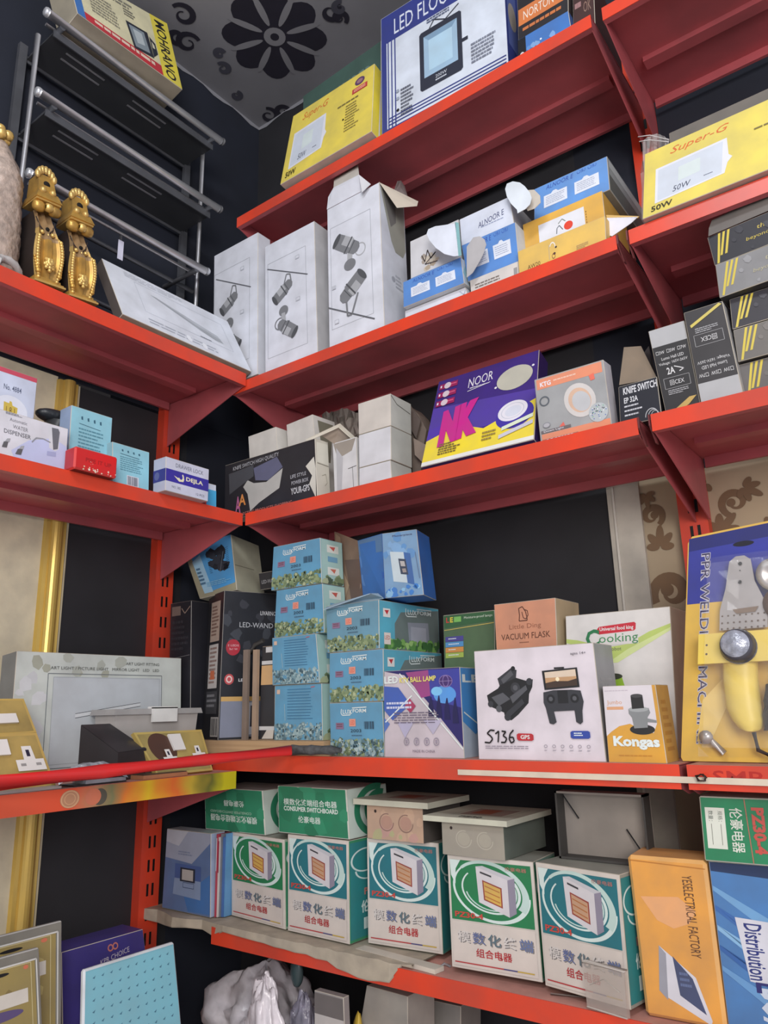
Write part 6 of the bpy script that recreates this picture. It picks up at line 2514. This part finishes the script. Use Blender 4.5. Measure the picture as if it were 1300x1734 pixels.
# two CONSUMER SWITCHBOARD cartons lying on top
def consumer(c, flip):
    F = c.front
    F.rect(.01, .015, .985, .98, ink((44, 128, 94)))
    F.blobs(.05, .05, .95, .9, 12, [ink((52, 140, 104)), ink((40, 118, 86))], .06, .16, 4)
    w_ = ink((210, 222, 214))
    if not flip:
        F.text('模数化终端组合电器', .09, .26, .86, .40, w_, bold=.01)
        F.text('CONSUMER SWITCHBOARD', .09, .42, .87, .52, w_, bold=.03)
        F.text('伦豪电器', .30, .61, .62, .75, w_, bold=.01)
    else:
        F.text('模数化终端组合电器', .10, .62, .88, .78, w_, rot=180, bold=.01)
        F.text('CONSUMER SWITCHBOARD', .10, .52, .80, .58, ink((140, 180, 156)), rot=180, bold=.03)
        F.text('伦豪电器', .34, .28, .68, .42, w_, rot=180, bold=.01)
    R = c.right
    R.rect(.02, .02, .98, .98, ink((196, 210, 200)))
    R.ring(.7, .5, .55, .55, .25, ink((44, 128, 94)), t0=.2, t1=.8)
    R.ring(.8, .5, .40, .42, .3, ink((44, 128, 94)), t0=.2, t1=.8)
    R.rect(.55, .25, .9, .8, ink((110, 110, 100)))


zt = max(g1b.f[2].z, g1b.f[3].z) + .001
c = Carton([(346, 1336), (444, 1335), (450, 1421), (348, 1416)], zt, ('y', g1b.f[0].y - .004), .16, (196, 204, 196), side=(190, 204, 194), top=(206, 204, 198), rough=.4, yaw=0, lean=0, name='CS1')
consumer(c, True)
c.done('switchboard_box', 'green carton lying upside down, half under the painted shelf end', group='green carton pair lying on the row')
zt = max(g2b.f[2].z, g2b.f[3].z) + .002
c = Carton([(470, 1331), (586, 1336), (592, 1427), (472, 1420)], zt, ('y', g2b.f[0].y - .004), .16, (196, 204, 196), side=(190, 204, 194), top=(206, 204, 198), rough=.4, yaw=0, lean=0, name='CS2')
consumer(c, False)
c.done('switchboard_box', 'green carton lying flat with readable white CONSUMER SWITCHBOARD print', group='green carton pair lying on the row')

# enclosures
CREAM = mat((196, 196, 178), rough=.4, dirt=.15)


def enclosure(lid, body, zb, y, label, dlid, frontcol, sidecol, d2=None):
    """lid: TL,TR,BR,BL px of the slab's front edge ; body px of the box under it"""
    L = [RY(*p, y - .012) for p in lid]
    B = [RY(*p, y) for p in body]
    ztop = (L[0].z + L[1].z) / 2
    zlid = (L[2].z + L[3].z) / 2
    x0, x1 = L[3].x, L[2].x
    bx0, bx1 = B[3].x, B[2].x
    root = empty('enclosure', Vector(((x0 + x1) / 2, y, zb)), label, 'enclosure', 'cream electrical enclosures')
    m = MB()
    m.box((x0, y - .012, zlid), (x1, y + dlid, ztop), CREAM)
    F = Face(m, (x0, y + dlid, ztop), (x1, y + dlid, ztop), (x1, y - .012, ztop), (x0, y - .012, ztop))
    F.rect(.30, .30, .80, .75, ink((150, 130, 120)))
    F.rect(.38, .36, .62, .66, ink((150, 84, 64)))
    F.frame(.24, .22, .86, .82, .001, ink((130, 130, 120)))
    if d2:
        F.text('PZ30', .40, .86, .66, .94, ink((60, 60, 60)), bold=.03)
    m.build('lid', root, origin=root.location)
    m = MB()
    m.box((bx0, y, zb + .001), (bx1, y + dlid - .01, zlid), mat(sidecol, rough=.5, dirt=.2))
    F = Face(m, (bx0, y, zlid), (bx1, y, zlid), (bx1, y, zb), (bx0, y, zb))
    F.rect(.005, .01, .995, .985, ink(frontcol))
    if not d2:
        F.blobs(.1, .2, .95, .9, 14, [ink((196, 164, 140)), ink((176, 172, 130)), ink((190, 150, 140))], .04, .12, 3)
    for u in (.36, .70):
        F.ring(u, .48, .13, .26, .12, ink((140, 110, 100)) if not d2 else ink((176, 170, 156)), t0=0, t1=.8)
        F.ell(u, .48, .10, .2, ink((178, 140, 124)) if not d2 else ink((166, 160, 146)))
    F.circ(.16, .18, .022, ink((50, 40, 40)))
    m.build('casing', root, origin=root.location)


zt = max(g3b.f[2].z, g3b.f[3].z)
yv = g3b.f[0].y - .006
enclosure([(594, 1350), (724, 1362), (724, 1368), (598, 1364)], [(618, 1364), (716, 1368), (718, 1432), (622, 1428)], zt, yv,
          'cream enclosure with two round knockouts on a pinkish front', .17, (186, 156, 134), (90, 84, 80))
zt = max(g4b.f[2].z, g4b.f[3].z)
enclosure([(714, 1378), (858, 1393), (858, 1400), (716, 1390)], [(742, 1393), (853, 1398), (856, 1461), (750, 1456)], zt, g4b.f[0].y - .006,
          'wide cream enclosure with a grey front above the bright green carton', .20, (156, 150, 138), (100, 108, 100), True)
# third enclosure further back, seen as an open grey tray
zt = max(g5b.f[2].z, g5b.f[3].z)
m = MB()
yb3 = g5b.f[0].y + .055
Q = [RY(p[0], p[1], yb3) for p in ((940, 1340), (1093, 1346), (1098, 1440), (946, 1440))]
xa, xb, za, zb_ = Q[3].x, Q[2].x, zt + .001, (Q[0].z + Q[1].z) / 2
TRAY = mat((150, 142, 134), rough=.55, dirt=.15)
TR2 = mat((70, 68, 66), rough=.6)
m.box((xa, yb3 + .035, za), (xb, yb3 + .039, zb_), TRAY)
m.box((xa, yb3, za), (xa + .004, yb3 + .035, zb_), TR2)
m.box((xb - .004, yb3, za), (xb, yb3 + .035, zb_), TR2)
m.box((xa, yb3, za), (xb, yb3 + .035, za + .004), TR2)
m.box((xa, yb3, zb_ - .004), (xb, yb3 + .035, zb_), TRAY)
m.tube([(xa + .01, yb3 + .02, zb_ - .01), (xa + .036, yb3 + .030, zb_ - .055)], .0014, mat(K), n=6)
m.tube([(xb - .01, yb3 + .015, za + .01), (xb - .05, yb3 + .030, za + .06)], .0014, mat(K), n=6)
tag(m.build('grey_tray', origin=(xa, yb3, za)), 'open grey tray standing on edge above the large teal carton', 'tray')

# orange carton
c = Carton([(1061, 1449), (1194.5, 1457), (1231, 1745), (1093, 1720)], ZB5 - .010, ('z',), .10, (222, 156, 72), side=(214, 148, 70), top=(226, 160, 96), edge=(232, 176, 104), bev=.006, rough=.38, lean=0, name='orange')
F = c.front
F.poly([(.12, .26), (.60, .24), (.80, .32), (.70, .40), (.50, .44), (.30, .40)], ink((226, 164, 110)))
F.poly([(.28, .555), (.70, .72), (.84, .96), (.82, .985), (.30, .86), (.22, .83)], ink((206, 204, 212)))
F.poly([(.28, .555), (.36, .60), (.32, .88), (.22, .83)], ink((150, 150, 160)))
F.poly([(.44, .61), (.66, .73), (.78, .93), (.48, .84)], ink((70, 78, 110)))
F.lines(.50, .70, .66, .80, 3, ink((96, 110, 150)), seed=2)
F.text('YESELECTRICAL FACTORY', .68, .10, .80, .60, ink((90, 60, 44)), rot=90, slope=0)
F.line(.02, .03, .98, .05, .0012, ink((176, 112, 40)))
c.done('enclosure_box', 'tall orange YESELECTRICAL FACTORY carton on the lower shelf')
oc = c
# blue distribution box carton
yb4 = oc.f[1].y - .004
xL = oc.f[1].x
A_ = oc.f[1]
c = Carton(widen((1199, 1458), (1234, 1746), .20, y=oc.f[1].y + .01, yaw=oc.F['yaw']), ZB5 - .010, ('y', oc.f[1].y + .01), .12, (76, 124, 180), side=(70, 110, 160), rough=.35, yaw=oc.F['yaw'], lean=0, name='dist')
F = c.front
F.poly([(.01, .005), (.99, .005), (.99, .10), (.01, .06)], ink((40, 56, 92), .35))
for k in range(5):
    F.poly([(.01, .15 + .12 * k), (.5, .35 + .12 * k), (.95, .75 + .10 * k if .75 + .1 * k < .99 else .99), (.95, .78 + .05 * k if .78 + .05 * k < .99 else .99), (.45, .42 + .12 * k), (.01, .18 + .12 * k)],
           ink(((110, 160, 206), (60, 104, 170), (130, 176, 214), (54, 96, 160), (100, 150, 200))[k], .35))
F.poly([(.16, .33), (.42, .34), (.42, .72), (.22, .70)], ink((206, 206, 216)))
F.text('Distribution', .22, .36, .36, .69, ink((44, 54, 120)), rot=90, bold=.015)
F.text('BOX', .28, .73, .58, .99, ink((196, 206, 222)), rot=90, bold=.03)
F.rect(.26, .70, .46, .715, ink((44, 44, 110)))
F.rect(.26, .715, .30, .76, ink((44, 44, 110)))
c.done('enclosure_box', 'blue Distribution BOX carton at the right edge of the picture')
zt = max(c.f[2].z, c.f[3].z) + .002
yq = c.f[0].y - .012
c = Carton(widen((1183, 1348), (1193, 1457), .26, y=yq, yaw=0.05), zt, ('y', yq), .13, (44, 132, 90), side=(60, 140, 100), top=(196, 196, 184), rough=.42, edge=(206, 204, 190), bev=.002, yaw=0.05, lean=0, name='top green')
F = c.front
w_ = ink((214, 218, 206))
F.rect(.03, .17, .155, .80, w_)
F.text('规格：', .11, .22, .14, .38, ink((96, 104, 96)), rot=90)
F.text('数量：', .05, .22, .08, .38, ink((96, 104, 96)), rot=90)
F.line(.125, .42, .125, .74, .0008, ink((110, 110, 100)))
F.line(.065, .42, .065, .74, .0008, ink((110, 110, 100)))
F.text('伦豪电器', .185, .16, .265, .84, w_, rot=90, bold=.01)
F.line(.285, .02, .305, .98, .0016, ink((176, 110, 90)))
F.text('PZ30-4', .32, .14, .40, .84, ink((190, 80, 70)), rot=90, bold=.05)
F.ring(.60, .3, .16, .6, .12, w_, t0=.3, t1=.8)
c.done('switchboard_box', 'green PZ30-4 carton on its side on top of the blue distribution carton')

# liner of crumpled cardboard drooping over the edge
m = MB()
LIN = mat((176, 164, 146), rough=.7, dirt=.25, bump=.2, scale=20.)
r = random.Random(12)
cols_ = []
N = 40
for i in range(N + 1):
    t = i / N
    px = 252 + (958 - 252) * t
    if t < .17:
        fpx, fpy = 252 + 118 * (t / .17), 1563 + 4 * (t / .17)
        yf, droop = -.33 - .07 * (t / .17), .018
    elif t < .42:
        yf, droop = -.404, .004 + .010 * (t - .17) / .25
    elif t < .60:
        yf, droop = -.404, .014 + .020 * math.sin((t - .42) / .18 * PI * .9)
    else:
        yf, droop = -.398, .001
    x_ = RY(px, 1600, -.404).x if t >= .17 else .03 + (RY(372, 1600, -.404).x - .03) * t / .17
    if t < .17:
        yf, droop = -.402 + .012 * math.sin(t * 60), .016 + .006 * math.sin(t * 45)
    jit = r.uniform(-.002, .002)
    row = [Vector((x_, -.06, ZB5 - .004)), Vector((x_, -.25, ZB5 - .004)), Vector((x_, yf + .02, ZB5 - .0025)), Vector((x_, yf, ZB5 - .003 + jit)),
           Vector((x_ + jit, yf - .001, Z5 - droop + jit)) if t < .6 else Vector((x_, yf, ZB5 - .006))]
    cols_.append(row)
for i in range(N):
    if i / N >= .62:
        break
    for j in range(4):
        a, b, c2, d2 = cols_[i][j], cols_[i][j + 1], cols_[i + 1][j + 1], cols_[i + 1][j]
        m.poly([a, b, c2, d2], LIN)
        o_ = Vector((0, 0.0025, -.0025))
        m.poly([a + o_, d2 + o_, c2 + o_, b + o_], LIN)
tag(m.build('cardboard_liner', origin=(.6, -.2, ZB5)), 'crumpled grey cardboard sheet lining the fifth shelf and drooping over its edge', 'cardboard')
m = MB()
a_, b2_ = RZ(602, 1606, Z5 + .01), RZ(736, 1642, Z5 + .01)
u_ = (b2_ - a_).normalized()
n_ = Vector((u_.y, -u_.x, 0)) * -1
m.hexa([a_ - Vector((0, 0, .009)), b2_ - Vector((0, 0, .009)), b2_ + n_ * .03 - Vector((0, 0, .009)), a_ + n_ * .03 - Vector((0, 0, .009))],
       [a_, b2_, b2_ + n_ * .03, a_ + n_ * .03], mat((206, 198, 184), rough=.6))
tag(fixn(m.build('white_batten', origin=a_)), 'thin white wooden batten lying at the shelf edge under the third carton', 'batten')
m = MB()
a_, b2_ = RZ(674, 1606, Z5 + .018), RZ(750, 1628, Z5 + .018)
u_ = (b2_ - a_).normalized()
n_ = Vector((u_.y, -u_.x, 0)) * -1
a_ = a_ + n_ * .004
b2_ = b2_ + n_ * .004
m.hexa([a_ - Vector((0, 0, .0165)) + n_ * .03, b2_ - Vector((0, 0, .0165)) + n_ * .03, b2_ + n_ * .045 - Vector((0, 0, .0165)), a_ + n_ * .045 - Vector((0, 0, .0165))],
       [a_, b2_, b2_ + n_ * .04, a_ + n_ * .04], mat((150, 116, 70), rough=.6))
bpy.context.view_layer.update()

# clear plastic container
m = MB()
CP = mat((200, 188, 180), rough=.12, alpha=.35, dirt=.1, spec=.8)
A_ = RZ(994, 1707, Z5 + .003)
B_ = RZ(1062, 1727, Z5 + .003)
u_ = (B_ - A_).normalized()
wd_ = (B_ - A_).length
n_ = Vector((u_.y, -u_.x, 0))   # towards the room
ht = .075
t_ = Vector((0, 0, 1))
bk_ = -n_ * .010
for (p, q, s_) in ((A_, B_, 0), (A_ + bk_, B_ + bk_, 0)):
    m.poly([p, q, q + t_ * ht + u_ * .002, p + t_ * ht - u_ * .002], CP)
m.poly([A_, A_ + bk_, A_ + bk_ + t_ * ht - u_ * .002, A_ + t_ * ht - u_ * .002], CP)
m.poly([B_, B_ + bk_, B_ + bk_ + t_ * ht + u_ * .002, B_ + t_ * ht + u_ * .002], CP)
m.poly([A_, B_, B_ + bk_, A_ + bk_], CP)
RIM = mat((206, 198, 190), rough=.15, alpha=.7, dirt=0)
rim = [A_ + t_ * ht - u_ * .002, B_ + t_ * ht + u_ * .002, B_ + bk_ + t_ * ht + u_ * .002, A_ + bk_ + t_ * ht - u_ * .002, A_ + t_ * ht - u_ * .002]
m.tube(rim, .0018, RIM, n=6)
m.tube([A_ + t_ * .002, B_ + t_ * .002], .0016, RIM, n=6)
m.tube([A_ + u_ * .01 + t_ * .04, A_ + u_ * wd_ * .5 + t_ * .055, B_ - u_ * .01 + t_ * .04], .001, RIM, n=6)
tag(m.build('clear_tub', origin=A_), 'small clear plastic tub in front of the large teal carton', 'tub')
m = MB()
m.tube([RZ(932, 1683, Z5 + .003), RZ(990, 1688, Z5 + .003)], .0018, mat((110, 96, 90), rough=.5), n=8)
tag(m.build('thin_rod', origin=RZ(960, 1686, Z5 + .003)), 'thin dark rod lying on the pinkish dust in front of the large teal carton', 'rod')
m = MB()
m.tube([RZ(741, 1640, Z5 + .004), RZ(752, 1632, Z5 + .005), RZ(762, 1636, Z5 + .004)], .003, mat((170, 170, 176), rough=.3, alpha=.6), n=8)
tag(m.build('clear_scrap', origin=RZ(752, 1634, Z5 + .004)), 'twist of clear plastic beside the white batten end', 'plastic')

# ================================================================== below: bags and boxes on the bottom shelf
def bag(c0, rx, ry, rz, mt, seed, name, label, n=44, k=60, rough=.12, cat='bag'):
    r = random.Random(seed)
    ph = [r.uniform(0, 6) for _ in range(8)]
    vs, fs = [], []
    for i in range(n + 1):
        p = PI * i / n
        for j in range(k):
            t = 2 * PI * j / k
            nv = Vector((math.sin(p) * math.cos(t), math.sin(p) * math.sin(t), math.cos(p) * 1.4)) * 2.2 + Vector((seed, seed * 2, 0))
            pk = math.sin(p) ** .5
            q = 1 + pk * rough * .9 * noise.noise(nv) - pk * rough * .5 * max(0, .25 - abs(noise.noise(nv * 1.9))) * 2.2 + .25 * rough * (math.sin(3 * t + ph[0] + 2 * p) * .5 + math.sin(7 * t + ph[1] - 3 * p) * .35 + math.sin(11 * t + ph[2] + 5 * p) * .25 + abs(math.sin(5 * p + 4 * t + ph[3])) * .5) + r.uniform(-.01, .01)
            vs.append(Vector(c0) + Vector((math.sin(p) * math.cos(t) * rx * q, math.sin(p) * math.sin(t) * ry * q, max(math.cos(p) * rz * q, -rz * .98))))
    for i in range(n):
        for j in range(k):
            fs.append((i * k + j, (i + 1) * k + j, (i + 1) * k + (j + 1) % k, i * k + (j + 1) % k))
    m = MB()
    m.add(vs, fs, mt, True)
    o = m.build(name, origin=c0)
    tag(o, label, cat)
    return o


WBG = mat((200, 196, 202), rough=.28, dirt=.3, bump=.35, scale=22., spec=.6)
WB3 = mat((226, 218, 222), rough=.25, dirt=.2, bump=.35, scale=26., spec=.6)
q = RY(440, 1712, -.24)
bag((q.x, -.22, Z6 + .165), .17, .13, .165, WBG, 3, 'plastic_bag', 'large pale plastic bag at the bottom, stuffed under the lowest shelf', rough=.32)
def bagto(px, py, y, rx, ry, mt, seed, name, label, **kw):
    q = RY(px, py, y)
    h = (q.z - Z6) / 2
    return bag((q.x, y, Z6 + h), rx, ry, h, mt, seed, name, label, **kw)


bagto(448, 1664, -.375, .060, .035, WB3, 5, 'plastic_bag', 'bright white crumpled bag in front of the large pale bag', rough=.35)
bagto(516, 1690, -.365, .050, .035, mat((126, 122, 136), rough=.2, dirt=.45, bump=.4, scale=22.), 7, 'plastic_bag', 'grey translucent bag with dark contents right of the white crumpled bag', rough=.3)
q = RY(485, 1650, -.385)
bag((q.x + .01, -.36, q.z), .018, .012, .032, mat((56, 70, 72), rough=.3, dirt=.3), 8, 'dark_bundle', 'small dark green bundle lying on the large pale bag', n=14, k=16, cat='bundle')
c = Carton([(532, 1682), (581, 1684), (584, 1760), (532, 1760)], Z6, ('y', -.40), .02, (150, 142, 140), rough=.3, yaw=0, lean=0, name='lblbag')
F = c.front
F.rect(.02, .0 + .01, .98, .12, ink((110, 102, 100)))
F.rect(.02, .12, .98, .99, ink((190, 182, 178)))
F.text('150', .3, .22, .8, .30, ink((120, 110, 110)))
c.done('zip_bag', 'narrow zip bag with a pale printed label at the bottom', 'bag')
CW2 = (164, 158, 150)
c = Carton([(620, 1672), (690, 1684), (690, 1740), (612, 1720)], Z6, ('y', -.32), .10, CW2, yaw=-.05, lean=0, name='bb1')
c.done('small_box', 'grey white carton under the lowest shelf, left of its neighbour', group='plain cartons at the bottom')
c = Carton([(694, 1690), (780, 1700), (780, 1750), (690, 1740)], Z6, ('y', -.19), .10, (140, 136, 130), yaw=.05, lean=0, name='bb2')
c.done('small_box', 'darker grey carton under the lowest shelf, right of its neighbour', group='plain cartons at the bottom')
bagto(606, 1716, -.34, .022, .02, mat((200, 168, 60), rough=.4), 11, 'yellow_bundle', 'small yellow bundle at the bottom edge of the picture', n=12, k=16, cat='bundle')

# ================================================================== bottom left
c = Carton([(142, 1640), (295.6, 1597), (309, 1745), (140, 1745)], ZD, ('x', .44), .014, (124, 184, 200), side=(206, 210, 214), edge=(214, 218, 222), bev=.004, rough=.4, yaw0=PI / 2, lean=.10, name='aqua', yaw=PI / 2)
F = c.front
F.rect(.02, .012, .98, .99, mat((126, 188, 204), rough=.45, dirt=.06))
dt = ink((70, 120, 144))
for i in range(10):
    for j in range(24):
        u, v = .10 + i * .089, .035 + j * .039
        F.mb.poly([F.p(u - .014, v + .003), F.p(u + .006, v + .007), F.p(u + .018, v - .004), F.p(u + .006, v - .001)], dt)
F.nx()
c.done('aqua_panel', 'pale blue dimpled panel with a white rim at the bottom left', 'panel')
c = Carton([(104, 1612), (242, 1574), (262, 1745), (106, 1745)], ZD, ('x', .345), .08, (62, 54, 122), side=(52, 44, 66), top=(70, 62, 130), rough=.35, yaw=PI / 2, lean=.0, name='navy')
F = c.front
F.text('KPR CHOICE', .44, .060, .80, .080, ink((190, 180, 190)), slope=-.02)
F.ring(.57, .035, .035, .014, .4, ink((190, 110, 100)))
F.ring(.63, .033, .035, .014, .4, ink((190, 110, 100)))
L_ = c.left
L_.text('OSCAR', .35, .10, .75, .50, ink((206, 120, 80)), rot=90, bold=.03)
c.done('navy_box', 'navy blue carton behind the pale blue dimpled panel')


def blister(tl, tr, br, bl, x, label, seed):
    c = Carton([tl, tr, br, bl], ZD, ('x', x), .012, (126, 124, 116), side=(140, 140, 136), edge=(176, 176, 172), bev=.002, rough=.3, yaw=PI / 2, lean=.08, name='blister')
    F = c.front
    F.rect(.05, .03, .93, .97, ink((150, 134, 84), .3))
    F.blobs(.1, .1, .9, .9, 20, [ink((176, 160, 104), .3), ink((130, 114, 72), .3)], .03, .09, seed)
    F.rect(.05, .105, .82, .145, ink((206, 200, 190)))
    F.ell(.4, .165, .35, .014, ink((90, 76, 120)))
    F.ell(.80, .045, .035, .006, ink((200, 110, 80)))
    F.ell(.45, .050, .12, .005, ink(K))
    F.frame(.09, .035, .87, .6, .0015, ink((196, 184, 140), .2))
    F.frame(.03, .03, .95, .98, .003, ink((200, 200, 196), .2))
    c.done('blister_pack', label, 'pack', group='gold and clear blister packs')


blister((-60, 1604), (105, 1555), (104, 1745), (-60, 1745), .40, 'gold blister pack standing behind, taller one at the far bottom left', 3)
blister((-60, 1640), (66, 1603), (72, 1745), (-60, 1745), .46, 'gold blister pack in front with a white label at the far bottom left', 5)
